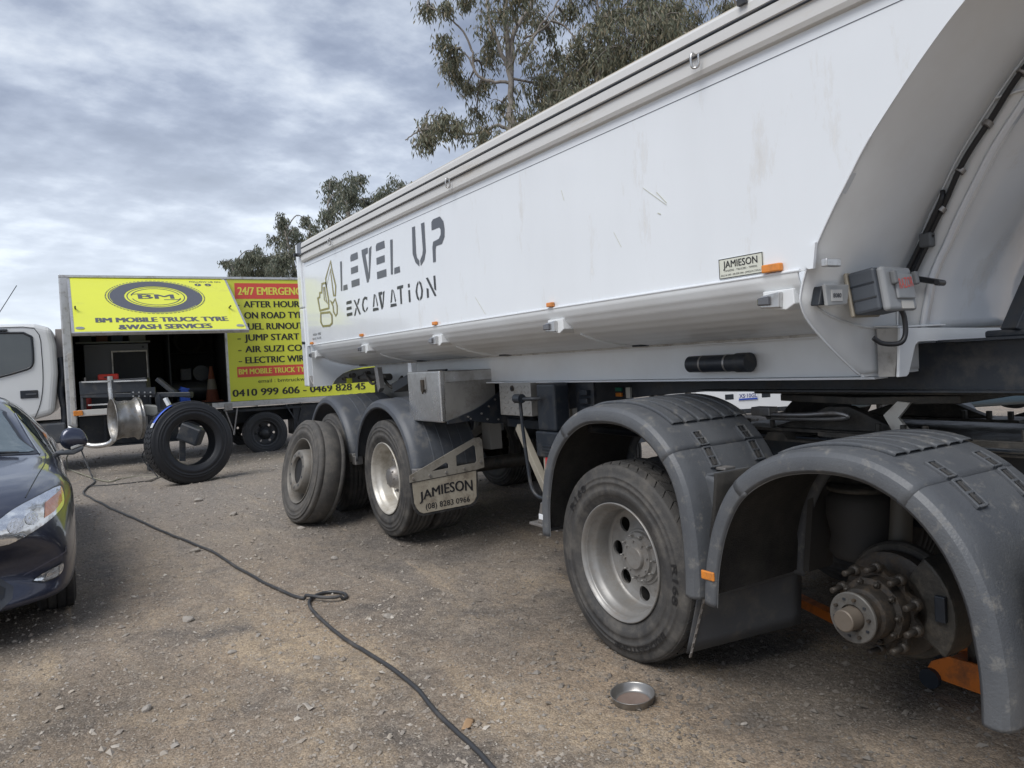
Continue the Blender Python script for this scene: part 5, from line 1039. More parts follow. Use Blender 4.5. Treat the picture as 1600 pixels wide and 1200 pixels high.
# spray flap in front of the near wheel
def fp(s_, t): return Vector((2.50 + 0.60 * s_ + 0.03 * (1 - t) , 2.405 + (1 - t) ** 1.3 * (0.25 - 0.18 * s_), 0.16 + 0.05 * s_ + t * (0.88 - 0.05 * s_)))
MB().grid([[fp(s_, t) for s_ in np.linspace(0, 1, 12)] for t in np.linspace(0, 0.36, 6)]).build('spray_flap', flapgrey, PM, world=True, solid=0.008, recalc=False)
MB().grid([[fp(s_, t) + Vector((0, -0.012, 0)) for s_ in np.linspace(0.03, 1, 12)] for t in np.linspace(0.35, 1.0, 10)]).build('spray_suppressor', bristle, PM, world=True, solid=0.02, recalc=False)
MB().grid([[(X, y - 0.004 + 0.07 * (1 if False else 0), z) for X in (2.47, 3.06)] for y, z in P2[6:30]]).build('arch_lining', bristle, PM, world=True, recalc=False) if False else None
# chain at the flap edge
cp = [Vector((2.545, 2.52 + 0.13 * t, 0.50 - 0.36 * t)) for t in np.linspace(0, 1, 15)]
for i, (p, q) in enumerate(zip(cp, cp[1:])): MB().bar(p + (q - p) * -0.1, q, 0.014 if i % 2 else 0.006, 0.006 if i % 2 else 0.014).build('chain_link', steel_dull, PM, world=True, bevel=0.002)
# guard carriers
for yy in (3.10, 1.82): 
    MB().cyl((2.60, yy + 0.30, 1.19 if yy > 2 else 1.07), (3.36, yy + 0.30, 1.05), 0.022, 10).build('guard_bracket', black, PM, world=True)
MB().cyl((4.62, -1.4, 0.74), (4.62, 1.0, 0.74), 0.32, 28).build('fuel_tank', black, PM, world=True)
for X in (3.5,): MB().box(3.45, 4.05, -1.6, 1.1, 0.75, 1.16).build('driveline_cover', greasy, PM, world=True)
# cab far forward, out of the picture
cb_ = MB().box(2.6, 4.9, -4.6, -2.6, 0.9, 3.1).build('cab', white, PM, world=True, bevel=0.08, seg=3)
MB().box(2.62, 4.88, -4.62, -4.58, 1.9, 2.8).build('windscreen', pm('dark_glass', (0.02, 0.025, 0.03), 0.06), PM, world=True)
w3 = copy_tree(wd, PM); w3.location = (2.62 - 3.75, -3.4 - 2.4, 0.515)
w3 = copy_tree(wd, PM); w3.location = (1.13, -3.4 - 2.4, 0.515); w3.rotation_euler = (0, 0, math.pi)
# orange trolley jack under the axle
jk = empty('trolley_jack', (3.5, 2.0, 0), label='orange trolley jack low on the ground under the axle behind the bare hub', cat='jack')
jp = [(1.55, 0.03), (1.55, 0.13), (1.60, 0.16), (1.68, 0.14), (1.72, 0.165), (1.88, 0.165), (1.96, 0.12), (2.0, 0.05)]
for X in (3.36, 3.62): MB().prism(jp, 'x', X, X + 0.015).build('side_plate', orange, jk, world=True, bevel=0.003)
MB().box(3.376, 3.619, 1.6, 1.95, 0.05, 0.11).build('lift_arm', orange, jk, world=True, bevel=0.01)
MB().cyl((3.50, 1.82, 0.10), (3.50, 1.82, 0.40), 0.045, 16).build('ram', greasy, jk, world=True)
MB().cyl((3.50, 1.82, 0.40), (3.50, 1.82, 0.44), 0.07, 16).build('saddle', greasy, jk, world=True)
for xx in (3.335, 3.64): MB().cyl((xx, 1.96, 0.045), (xx + 0.025, 1.96, 0.045), 0.045, 16).build('jack_wheel', black, jk, world=True)
MB().bar((3.52, 1.97, 0.09), (3.60, 2.62, 0.09), 0.03, 0.03).build('jack_handle', black, jk, world=True)
MB().bar((3.60, 2.60, 0.09), (3.74, 3.05, 0.10), 0.06, 0.05).build('handle_grip', orange, jk, world=True)
jb2 = None
# ================================================================== service truck
ST = empty('service_truck', (0.3735, 13.649, 0.0), (0, 0.0146, rad(-3.5)), label='white service truck with yellow tyre service signs and its side flap raised', cat='truck')
def sb(x0, x1, y0, y1, z0, z1, name, mat, parent=ST, **kw): return MB().box(x0, x1, y0, y1, z0, z1).build(name, mat, parent, **kw)
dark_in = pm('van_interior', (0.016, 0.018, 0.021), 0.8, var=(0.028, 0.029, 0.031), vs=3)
sb(0, 0.14, -0.02, 0.10, 0.95, 3.30, 'corner_post', alu, bevel=0.02)
sb(0.06, 0.12, -0.035, -0.02, 1.0, 2.1, 'post_cover', white_dirty, bevel=0.004)
MB().cyl((0.07, 0.03, 0.80), (0.07, 0.03, 0.95), 0.045, 14).build('post_foot', steel_dull, ST)
sb(0, 6.3, -0.025, 0.06, 3.262, 3.305, 'roof_rail', alu, bevel=0.008)
sb(0.05, 6.25, 0.06, 2.2, 3.27, 3.30, 'roof', alu)
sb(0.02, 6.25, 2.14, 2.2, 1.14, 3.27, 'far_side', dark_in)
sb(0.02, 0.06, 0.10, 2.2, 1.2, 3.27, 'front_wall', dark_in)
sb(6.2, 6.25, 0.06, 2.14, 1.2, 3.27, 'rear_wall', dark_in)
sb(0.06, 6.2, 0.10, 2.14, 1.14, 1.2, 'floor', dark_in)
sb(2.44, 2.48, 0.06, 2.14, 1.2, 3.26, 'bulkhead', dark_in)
sb(0.141, 0.75, -0.02, 0.09, 1.13, 1.215, 'side_rail', alu_rail, bevel=0.004)
sb(0.751, 2.30, 0.0, 0.09, 1.12, 1.20, 'side_rail', greasy, bevel=0.004)
sb(2.10, 6.2, -0.03, 0.06, 1.115, 1.20, 'side_rail', alu, bevel=0.004)
sb(2.29, 2.42, -0.06, -0.031, 1.06, 1.18, 'side_lamp', steel_dull, bevel=0.01)
sb(0.09, 0.22, -0.045, -0.021, 1.13, 1.21, 'side_reflector', amber, bevel=0.008)
sb(2.385, 6.2, -0.012, 0.05, 1.205, 3.26, 'side_panel', yellow)
sb(2.36, 2.40, -0.022, 0.05, 1.20, 3.262, 'panel_frame', alu, bevel=0.004)
sb(2.56, 4.6, -0.0145, -0.0125, 2.935, 3.20, 'sign_band', signred)
sb(2.53, 4.2, -0.0145, -0.0125, 1.605, 1.785, 'sign_band', signred)
def onpan(x0, z0, y=-0.0165): return lambda u, v: (x0 + u, y, z0 + v)
YT = pm('sign_yellow_letters', (0.78, 0.74, 0.10), 0.4)
for s_, x, z, h, full, fit, w, m_ in [('24/7 EMERGENCY SERVICE', 2.612, 3.003, .128, 0, '24/7 EMERGENC', 1.06, YT),
        ('-', 2.577, 2.790, .105, 0, '-', .045, signblack), ('AFTER HOURS', 2.695, 2.790, .105, 0, 'AFTER HOURS', 1.0, signblack), ('ON ROAD TYRES', 2.697, 2.60, .108, 0, 'ON ROAD TYR', .99, signblack),
        ('-', 2.567, 2.41, .105, 0, '-', .045, signblack), ('FUEL RUNOUT', 2.680, 2.41, .108, 0, 'FUEL RUNOUT', 1.0, signblack), ('-', 2.567, 2.222, .105, 0, '-', .045, signblack), ('JUMP START', 2.682, 2.222, .108, 0, 'JUMP START', .913, signblack),
        ('-', 2.567, 2.024, .105, 0, '-', .045, signblack), ('AIR SUZI COILS', 2.682, 2.024, .108, 0, 'AIR SUZI COI', .985, signblack), ('-', 2.567, 1.838, .105, 0, '-', .045, signblack), ('ELECTRIC WIRING', 2.676, 1.838, .108, 0, 'ELECTRIC WIR', .985, signblack),
        ('BM MOBILE TRUCK TYRE', 2.556, 1.655, .09, 0, 'BM MOBILE TRUCK TY', 1.10, YT), ('email : bmtruckwash', 2.862, 1.497, .062, 0, 'email : bmtruckw', .79, signblack), ('0410 999 606 - 0469 828 45', 2.440, 1.283, .118, 0, '0410 999 606 - 0469 828 45', 2.30, signblack)]:
    thin = s_.startswith('email')
    text_obj(s_, onpan(x, z), 'lettering', m_, ST, width=w, height=h, bold=0.0, fat=0.0 if thin else 0.05, fitbody=fit)
# raised flap
fl_ = empty('side_flap', (0.14, -0.005, 3.26), parent=ST)
Tv = Vector((0.055, -1.6, -0.945)); Tl = Tv.length; Nv = Vector((0, -0.945, 1.6)).normalized() * 1.0; Nv = Vector((0, -0.5085, 0.861))
def FP(s_, t, o=0.0): return Vector((s_ * 2.27, 0, 0)) + Tv * t + Nv * o
def slab(s0, s1, t0, t1, o0, o1): 
    mb = MB(); vs = [FP(s_, t, o) for s_ in (s0, s1) for t in (t0, t1) for o in (o0, o1)]
    return mb.add(vs, [(0, 1, 3, 2), (4, 6, 7, 5), (0, 4, 5, 1), (2, 3, 7, 6), (0, 2, 6, 4), (1, 5, 7, 3)])
slab(0, 1, 0, 1, -0.03, 0.0).build('flap_panel', yellow, fl_)
slab(-0.012, 0.004, 0, 1.0, -0.035, 0.004).build('flap_edge', alu, fl_); slab(0.996, 1.010, 0, 1.0, -0.035, 0.004).build('flap_edge', alu, fl_); slab(-0.012, 1.010, 0.985, 1.005, -0.04, 0.0045).build('flap_edge', alu, fl_)
def FM(cs, ct, u, v, o=0.003): return FP(cs + u / 2.27, ct - v / Tl, o)
def flat(pts, name, mat, o=0.003): return MB().add([FM(.506, .37, u, v, o) for u, v in pts], [tuple(range(len(pts)))]).build(name, mat, fl_, recalc=False)
def ringm(r0, r1, name, mat, o, a0=0, a1=360, n=96, ky=0.86, dx=0, dy=0):
    mb = MB(); an = np.linspace(rad(a0), rad(a1), n)
    mb.grid([[FM(.506, .37, dx + r * math.cos(a), dy + r * ky * math.sin(a), o) for r in (r0, r1)] for a in an], False); return mb.build(name, mat, fl_, recalc=False)
ringm(0.44, 0.665, 'tyre_emblem', signgrey, 0.003)
ringm(0.665, 0.685, 'emblem_ring', yellow, 0.003)
tk = MB()
for i in range(72):
    a0, a1 = rad(i * 5), rad(i * 5 + 3.3); q = [FM(.506, .37, r * math.cos(a), r * .86 * math.sin(a), 0.003) for r, a in ((.683, a0), (.703, a0), (.703, a1), (.683, a1))]; tk.add(q, [(0, 1, 2, 3)])
tk.build('emblem_tread', signgrey, fl_, recalc=False, kind='stuff')
for i in (0, 1, 2): ringm(0.640, 0.646, 'emblem_ring', yellow, 0.0045, 15 + i * 125, 75 + i * 125, 30)
ringm(0.395, 0.41, 'emblem_ring', signgrey, 0.003)
ringm(0.335, 0.352, 'emblem_ring', signgrey, 0.003, 14, 172); ringm(0.335, 0.352, 'emblem_ring', signgrey, 0.003, 194, 350)
text_obj('BM', lambda u, v: FM(.506, .37, -0.245 + u, -0.075 + v, 0.003), 'lettering', signgrey, fl_, width=0.49, height=0.155, bold=0.0, fat=0.06)
flat([(-0.345, 0.075), (-0.24, 0.095), (-0.02, 0.095), (-0.02, 0.112), (-0.25, 0.112), (-0.345, 0.095)], 'emblem_bar', signgrey); flat([(0.345, -0.09), (0.28, -0.10), (0.1, -0.10), (0.1, -0.118), (0.28, -0.118), (0.335, -0.112)], 'emblem_bar', signgrey)
text_obj('BM MOBILE TRUCK TYRE', lambda u, v: FM(.127, .835, u, v), 'lettering', signgrey, fl_, width=1.76, height=0.145, bold=0.0, fat=0.07)
text_obj('&WASH SERVICES', lambda u, v: FM(.247, .957, u, v), 'lettering', signgrey, fl_, width=1.225, height=0.145, bold=0.0, fat=0.07)
text_obj('FOLLOW US ON', lambda u, v: FM(.75, .075, u, v), 'lettering', signgrey, fl_, width=0.48, height=0.05, bold=0.02)
for k, gl in ((0, 'f'), (1, 'o')):
    mb = MB(); cx = 0.80 + k * 0.068
    mb.add([FM(cx, .125, .05 * math.cos(a), .05 * math.sin(a)) for a in np.linspace(0, 6.28, 25)[:-1]], [tuple(range(24))]).build('round_icon', signgrey, fl_, recalc=False)
    text_obj(gl, lambda u, v: FM(cx, .125, -0.014 + u, -0.03 + v, 0.0045), 'lettering', yellow, fl_, width=0.026, height=0.055, bold=0.02)
for s_ in (0.035, 0.965):
    MB().add([FM(s_, .93, .055 * math.cos(a), .038 * math.sin(a), 0.012) for a in np.linspace(0, 6.28, 21)[:-1]] + [FM(s_, .93, .055 * math.cos(a), .038 * math.sin(a), 0.0) for a in np.linspace(0, 6.28, 21)[:-1]], [tuple(range(20))] + [(i, (i + 1) % 20, (i + 1) % 20 + 20, i + 20) for i in range(20)]).build('flap_latch', steel, fl_)
for xx in (0.2, 2.3): MB().cyl((xx, 0.05, 2.6), (xx + 0.02, -1.1, 2.72 + 0.0), 0.012, 8).build('gas_strut', black, ST)
# cab
cabp = [(-0.13, 2.50), (-0.085, 2.22), (-0.085, 1.80), (-0.16, 1.18), (-0.42, 1.11), (-1.0, 1.05), (-1.9, 0.85), (-2.05, 1.0), (-2.08, 1.5), (-1.80, 2.35), (-1.62, 2.56), (-0.35, 2.57)]
CB = MB().prism(cabp, 'y', 0.06, 2.0).build('cab', pm('cab_white', (0.72, 0.735, 0.74), 0.25, coat=0.4, var=(0.66, 0.67, 0.675), vs=2), ST, bevel=0.09, seg=4)
wpoly = sp2([(-0.40, 2.37), (-0.395, 2.10), (-0.42, 1.93), (-0.55, 1.86), (-1.0, 1.75), (-1.6, 1.70), (-1.78, 1.78), (-1.72, 2.2), (-1.62, 2.42), (-1.3, 2.44), (-0.5, 2.43)], 3)
MB().prism([(x * 1.0, z) for x, z in wpoly], 'y', 0.052, 0.062).build('door_window', pm('cab_glass', (0.02, 0.03, 0.035), 0.06, coat=1.0, var=(0.05, 0.06, 0.065), vs=3.5), CB)
MB().tube([(x, 0.052, z) for x, z in wpoly] + [(wpoly[0][0], 0.052, wpoly[0][1])], 0.018, 6).build('window_seal', black, CB)
MB().tube([(-0.30, 0.058, 2.40)] + [(x, 0.058, z) for x, z in sp2([(-0.285, 2.3), (-0.28, 1.9), (-0.295, 1.6), (-0.34, 1.35), (-0.42, 1.14)], 4)], 0.006, 5).build('door_gap', black, CB)
MB().tube([(-0.30, 0.058, 2.40), (-0.36, 0.058, 2.50), (-0.5, 0.058, 2.52), (-1.6, 0.058, 2.50)], 0.006, 5).build('door_gap', black, CB)
sb(-0.59, -0.36, 0.045, 0.062, 1.44, 1.56, 'door_handle', black, CB, bevel=0.03)
MB().box(-0.52, -0.38, 0.035, 0.046, 1.485, 1.51).build('handle_grip', plastic_dark, CB, bevel=0.01)
sb(-0.86, -0.70, 0.03, 0.06, 2.455, 2.49, 'roof_marker', black, CB, bevel=0.01)
MB().cyl((-0.9, 0.2, 2.58), (-0.55, 0.1, 3.15), 0.006, 6).build('aerial', black, ST)
MB().tube(spline([(-0.04, 0.2, 2.05), (-0.02, 0.2, 1.8), (-0.06, 0.2, 1.5), (-0.03, 0.2, 1.2), (-0.05, 0.2, 0.9)], 5), 0.05, 10).build('intake_hose', black, ST)
sb(-0.09, 0.0, 0.3, 1.9, 0.85, 1.95, 'engine_cover', black, bevel=0.03)
sb(-0.1, 0.0, 0.35, 1.8, 1.95, 2.5, 'cab_rear_rack', pm('rack_pale', (0.4, 0.37, 0.35), 0.6), bevel=0.01)
sb(-0.6, -0.02, 0.10, 0.5, 0.72, 1.04, 'step_panel', plastic_dark, bevel=0.03)
sb(-1.9, 6.2, 0.62, 0.70, 0.80, 1.04, 'chassis_rail', black); sb(-1.9, 6.2, 1.45, 1.53, 0.80, 1.04, 'chassis_rail', black)
sb(0.15, 1.6, 0.35, 0.55, 0.62, 1.10, 'under_box', black, bevel=0.01)
sb(3.45, 3.9, 0.12, 0.6, 0.55, 1.08, 'under_box', black, bevel=0.01)
for a, b_ in (((2.50, 0.0, 1.10), (2.42, 0.0, 0.64)), ((2.30, 0.05, 1.10), (2.44, 0.05, 0.66)), ((3.30, 0.0, 1.10), (3.62, 0.0, 0.52)), ((3.62, 0.1, 1.10), (3.52, 0.1, 0.72))):
    MB().bar(a, b_, 0.03, 0.02).build('underrun_stay', steel_dull if a[0] < 3.2 else black, ST)
wv = empty('wheel', (2.95, 0.02, 0.625), (0, 0, rad(90)), ST)
MB().lathe([(x * 0.8, r * 0.73) for x, r in tyre_profile(0.26, 0.505, 4)], 64, closed=True).build('tyre', pm('van_tyre', (0.03, 0.031, 0.034), 0.7, var=(0.06, 0.06, 0.06), vs=5, bs=0.2, bscale=80), wv)
rr_ = MB().lathe([(0.012, 0.205), (0.0, 0.222), (0.0, 0.228)], 48).lathe([(0.005, 0.222), (0.03, 0.205), (0.07, 0.195), (0.10, 0.188)], 48)
ring_holes(rr_, 0.10, 0.19, lambda q: 0.10 + 0.02 * (q < 0.12), 0.15, 0.022, 6, 12); rr_.lathe([(0.10, 0.105), (0.085, 0.09), (0.06, 0.085), (0.05, 0.06), (0.03, 0.055), (0.028, 0.001)], 32).build('rim', pm('black_rim', (0.05, 0.052, 0.056), 0.5, 0.3, var=(0.09, 0.088, 0.085), vs=10), wv, recalc=False)
for xx in (5.0, ): pass
w_ = copy_tree(wv, ST); w_.location = (2.95, 2.18, 0.625); w_.rotation_euler = (0, 0, rad(-90))
for yy, rz in ((0.10, 90), (2.0, -90)): w_ = copy_tree(wv, ST); w_.location = (-1.15, yy, 0.60); w_.rotation_euler = (0, 0, rad(rz))
MB().cyl((2.95, 0.2, 0.62), (2.95, 2.0, 0.62), 0.06, 12).build('axle', black, ST)
MB().box(2.35, 3.6, 0.05, 0.6, 1.02, 1.06).build('wheel_guard', black, ST)
# fittings inside the body
sb(0.15, 1.3, 1.3, 1.9, 2.30, 2.33, 'shelf', greybox)
for yy in (2.45, 2.62): sb(0.2, 1.25, 1.8, 1.83, yy, yy + 0.02, 'shelf_bar', steel_dull)
sb(1.55, 1.57, 0.8, 2.1, 1.2, 3.2, 'rack_post', dark_in); sb(1.6, 2.4, 1.7, 2.1, 2.1, 2.13, 'shelf', dark_in); sb(1.6, 2.4, 1.7, 2.1, 2.6, 2.63, 'shelf', dark_in)
Mst = world_of(ST)
def inst(name, x, y, z, label, cat, group=None): 
    return empty(name, Mst @ Vector((x, y, z)), ST.rotation_euler, label=label, cat=cat, group=group)
k = inst('tool_cabinet', 0.75, 1.0, 1.2, 'grey steel cabinet with a dark inset panel inside the open truck body', 'cabinet')
MB().box(-0.48, 0.48, -0.25, 0.3, 0, 1.06).build('cabinet_body', pm('cabinet_grey', (0.085, 0.09, 0.10), 0.55), k, bevel=0.01)
MB().box(-0.06, 0.44, -0.262, -0.251, 0.22, 0.92).build('inset_panel', dark_in, k); MB().box(-0.08, 0.46, -0.275, -0.262, 0.92, 0.945).build('panel_frame', steel_dull, k)
MB().box(0.44, 0.46, -0.275, -0.262, 0.2, 0.92).build('panel_frame', steel_dull, k); MB().box(-0.08, -0.06, -0.275, -0.262, 0.2, 0.92).build('panel_frame', steel_dull, k)
MB().cyl((-0.3, -0.262, 0.4), (-0.3, -0.25, 0.4), 0.045, 14).build('dial', black, k)
MB().cyl((0.40, -0.262, 1.0), (0.40, -0.25, 1.0), 0.02, 12).build('knob', black, k)
k = inst('storage_box', 1.10, 1.5, 2.33, 'pale storage box on the upper shelf inside the truck', 'box')
MB().box(-0.13, 0.13, -0.15, 0.15, 0, 0.28).build('box_body', pm('box_pale', (0.22, 0.225, 0.22), 0.6), k, bevel=0.01); MB().box(-0.135, 0.135, -0.155, 0.155, 0.28, 0.30).build('lid', greybox, k)
k = inst('tool_case', 0.62, 0.45, 1.66, 'red plastic tool case lying on a rack in the open truck body', 'case')
MB().box(-0.17, 0.13, -0.12, 0.12, 0, 0.10).build('case_body', redp, k, bevel=0.02); MB().box(-0.08, 0.04, -0.14, -0.12, 0.04, 0.06).build('handle', black, k)
sb(0.30, 1.2, 0.3, 0.62, 1.62, 1.655, 'rack_shelf', black); sb(0.30, 0.33, 0.3, 0.62, 1.2, 1.62, 'rack_leg', black); sb(1.17, 1.2, 0.3, 0.62, 1.2, 1.62, 'rack_leg', black)
k = inst('gas_bottle', 0.27, 0.22, 1.2, 'dark red cylinder standing just inside the truck opening', 'cylinder')
MB().lathe([(0, 0.001), (0, 0.075), (0.38, 0.075), (0.43, 0.05), (0.45, 0.02), (0.47, 0.001)], 20).xf(Matrix.Rotation(rad(-90), 4, 'Y')).build('bottle', pm('dark_red', (0.22, 0.02, 0.02), 0.45), k); MB().cyl((0, 0, 0.46), (0, 0, 0.52), 0.018, 8).build('valve', steel_dull, k)
k = inst('traffic_cone', 2.21, 0.75, 1.2, 'orange traffic cone with white band on the truck floor beside the sign', 'cone')
def cone(r0, r1, z0, z1): return MB().lathe([(z0, r0), (z1, r1)], 28).xf(Matrix.Rotation(rad(-90), 4, 'Y'))
cnm = pm('cone_orange', (0.13, 0.035, 0.02), 0.8, dirt=(0.2, 0.07, 0.04), ds=10, dl=0.55)
MB().lathe([(0.03, 0.115), (0.62, 0.025), (0.625, 0.001)], 28).xf(Matrix.Rotation(rad(-90), 4, 'Y')).build('cone_shell', cnm, k); cone(0.089, 0.061, 0.22, 0.40).build('white_band', pm('cone_white', (0.18, 0.16, 0.13), 0.7), k)
MB().box(-0.16, 0.16, -0.16, 0.16, 0, 0.03).build('cone_base', cnm, k, bevel=0.008)
k = inst('blue_bin', 1.72, 0.45, 1.2, 'small blue plastic bin on the truck floor behind the tyre changer', 'bin')
MB().prism([(-0.07, 0), (0.10, 0), (0.06, 0.26), (-0.05, 0.30)], 'y', -0.1, 0.1).build('bin_shell', blue, k, bevel=0.01)
MB().box(-0.07, 0.08, -0.11, 0.11, 0.24, 0.26).build('rim', blue, k)
k = inst('air_compressor', 1.95, 1.35, 1.2, 'black air compressor with a round tank in the back of the truck bay', 'compressor')
MB().cyl((-0.35, 0, 0.22), (0.35, 0, 0.22), 0.17, 24).build('tank', pm('compressor_black', (0.035, 0.037, 0.042), 0.4), k)
MB().box(-0.2, 0.0, -0.1, 0.1, 0.39, 0.62).build('motor', black, k, bevel=0.02); MB().cyl((0.15, -0.13, 0.52), (0.15, -0.10, 0.52), 0.14, 24).build('belt_guard', black, k)
for xx in (-0.25, 0.25): MB().box(xx - 0.02, xx + 0.02, -0.12, 0.12, 0, 0.08).build('foot', black, k)
k = inst('hose_coil', 1.95, 1.9, 2.35, 'dark hose coil hanging on the far wall of the truck bay', 'hose')
for q_ in range(5): MB().tube([(0.22 * math.cos(a) + 0.01 * q_, 0.02 * (q_ % 2), 0.22 * math.sin(a) - 0.01 * q_) for a in np.linspace(0, 6.28, 29)], 0.014, 8).build('hose_loop', cable, k)
for i_, (xx, cc, hh) in enumerate([(0.30, (0.05, 0.055, 0.06), 0.22), (0.55, (0.10, 0.03, 0.02), 0.16), (0.78, (0.03, 0.05, 0.09), 0.2)]):
    k = inst('parts_box', xx, 1.5, 2.33, ('dark grey', 'dull red', 'dull blue')[i_] + ' parts box on the upper shelf inside the truck', 'box')
    MB().box(-0.09, 0.09, -0.14, 0.14, 0, hh).build('box_body', pm('parts_box_%s' % ('grey', 'red', 'blue')[i_], cc, 0.6), k, bevel=0.008); MB().box(-0.095, 0.095, -0.145, 0.145, hh, hh + 0.02).build('lid', black, k)
gk = at(165, 681, 13.3)
k = empty('jerry_can', (gk.x, gk.y, 0.62), (0, 0, rad(-5)), label='yellow case slung beneath the truck body beside the silver wheel rim', cat='case')
MB().box(-0.14, 0.14, -0.1, 0.12, 0, 0.22).build('case_body', pm('case_yellow', (0.42, 0.30, 0.05), 0.5), k, bevel=0.015); MB().box(-0.05, 0.05, -0.02, 0.02, 0.22, 0.25).build('handle', black, k)
MB().box(0.5, 1.75, 0.2, 0.6, 0.60, 0.62).build('carrier_tray', black, ST)
MB().box(0.5, 0.53, 0.2, 0.6, 0.62, 1.1).build('carrier_side', black, ST)
# tyre changer set up in front of the opening
D = 11.2
base_p = at(225, 715, D); TCz = 0.26
TCH = empty('tyre_changer', (base_p.x, base_p.y, TCz), label='black hydraulic tyre changer with silver hoop clamping a bare rim', cat='tyre changer')
def wb(p, q, w_, h_, name, mat, **kw): return MB().bar(p, q, w_, h_).build(name, mat, TCH, world=True, **kw)
wb(at(128, 607, D), at(232, 600, D), 0.14, 0.20, 'main_beam', black, bevel=0.01)
wb(at(128, 597, D - 0.1), at(170, 596, D - 0.1), 0.02, 0.02, 'bright_rod', steel); wb(at(178, 596, D - 0.1), at(230, 594, D - 0.1), 0.02, 0.02, 'bright_rod', steel)
wb(at(138, 633, D), at(175, 631, D), 0.02, 0.02, 'bright_rod', steel)
wb(at(129, 598, D), at(131, 640, D), 0.05, 0.05, 'post', black); wb(at(172, 592, D), at(176, 640, D), 0.07, 0.07, 'post', black)
wb(at(130, 618, D), at(300, 616, D), 0.12, 0.07, 'lower_beam', black, bevel=0.01)
wb(at(205, 612, D - 0.08), at(243, 610, D - 0.08), 0.03, 0.10, 'hole_plate', black)
for i in range(4):
    for j in range(2):
        q = at(208 + i * 9, 613 + j * 6, D - 0.12); MB().cyl(q, q + Vector((0, -0.012, 0)), 0.012, 8).build('bolt', steel, TCH, world=True)
wb(at(246, 592, D), at(278, 618, D), 0.10, 0.06, 'slant_arm', black, bevel=0.01)
wb(at(278, 616, D), at(300, 618, D), 0.10, 0.07, 'arm', black, bevel=0.01)
wb(at(252, 616, D), at(256, 650, D), 0.16, 0.10, 'clamp_column', black, bevel=0.01)
wb(at(226, 640, D), at(252, 642, D), 0.12, 0.16, 'pump_housing', pm('pump_grey', (0.25, 0.26, 0.25), 0.5), bevel=0.02)
wb(at(258, 622, D - 0.1), at(268, 640, D - 0.1), 0.07, 0.05, 'pale_guard', white, bevel=0.01)
wb(at(236, 648, D), at(238, 735, D), 0.10, 0.12, 'stand', black, bevel=0.01)
wb(at(228, 650, D - 0.05), at(232, 712, D - 0.05), 0.06, 0.06, 'ram', steel_dull)
wb(at(200, 655, D), at(285, 655, D), 0.10, 0.10, 'clamp_beam', black)
wb(at(283, 672, D - 0.1), at(315, 684, D - 0.1), 0.2, 0.26, 'foot_block', black, bevel=0.03)
wb(at(285, 680, D), at(285, 720, D), 0.08, 0.08, 'stand', black)
q = at(237, 741, 10.2); wb(Vector((q.x - 0.05, q.y, 0.26)), Vector((q.x + 0.3, q.y + 0.6, 0.26)), 0.08, 0.03, 'base_rail', greasy)
q = at(285, 730, 11.0); wb(Vector((q.x - 0.2, q.y + 0.3, 0.28)), Vector((q.x + 0.3, q.y + 0.4, 0.28)), 0.1, 0.05, 'base_rail', greasy)
hoop = [at(*p, D - 0.05) for p in [(172, 588), (173, 612), (177, 640), (179, 665), (178, 683), (172, 692), (158, 696), (141, 696), (131, 690), (121, 676), (108, 668)]]
MB().tube(spline(hoop, 6), [0.026] * 6 + [0.036] * 200 if False else 0.038, 14).build('silver_hoop', steel, TCH, world=True)
# the rim it holds
rc_ = at(197, 655, D - 0.3)
rimT = empty('bare_wheel_rim', rc_, (0, 0, rad(8)), label='bare silver steel wheel rim clamped upright in the tyre changer', cat='wheel rim')
MB().lathe([(-0.18, 0.30), (-0.17, 0.305), (-0.165, 0.285), (-0.12, 0.275), (-0.09, 0.262), (-0.03, 0.262), (0.0, 0.27), (0.03, 0.262), (0.08, 0.262), (0.11, 0.272), (0.13, 0.30), (0.145, 0.305), (0.15, 0.285), (0.17, 0.285), (0.18, 0.30)], 64).build('rim_barrel', pm('bright_rim', (0.40, 0.395, 0.385), 0.36, 0.75, var=(0.22, 0.215, 0.205), vs=6, va=0.8, dirt=(0.2, 0.17, 0.13), ds=9, dl=0.6, bs=0.1, bscale=8), rimT, solid=0.008)
dd = MB(); ring_holes(dd, 0.14, 0.262, lambda q: -0.05, 0.21, 0.028, 10, 12); dd.build('rim_disc', steel_dull, rimT, recalc=False)
# new tyre standing in front
nt_c = at(303, 691, 9.75)
NT = empty('new_tyre', (nt_c.x, nt_c.y, nt_c.z), (0, rad(3), rad(103)), label='new black lug tyre with blue sticker standing on the gravel', cat='tyre')
TP = [(x, (0.29 + (r - 0.298) * 1.02)) for x, r in tyre_profile(0.28, 0.520, 4, 0.004, open_=0.298)]
MB().lathe(TP, 96, closed=True).build('tyre_body', tyre_new, NT)
tread_blocks(0.28, 0.515, 5, 52, h=0.018, gap=0.2, zig=0.45).build('tread', tyre_new, NT, kind='stuff')
mb = MB(); an = np.linspace(rad(-24), rad(-62), 14)
mb.grid([[(x, -0.5365 * math.sin(a), 0.5365 * math.cos(a)) for x in (0.015, 0.09)] for a in an]); mb.build('tyre_sticker', pm('sticker_blue', (0.05, 0.13, 0.62), 0.35), NT, recalc=False, solid=0.002)
mb = MB(); mb.grid([[(x, -0.538 * math.sin(a), 0.538 * math.cos(a)) for x in (0.015, 0.09)] for a in np.linspace(rad(-57), rad(-64), 4)]); mb.build('sticker_end', white, NT, recalc=False)
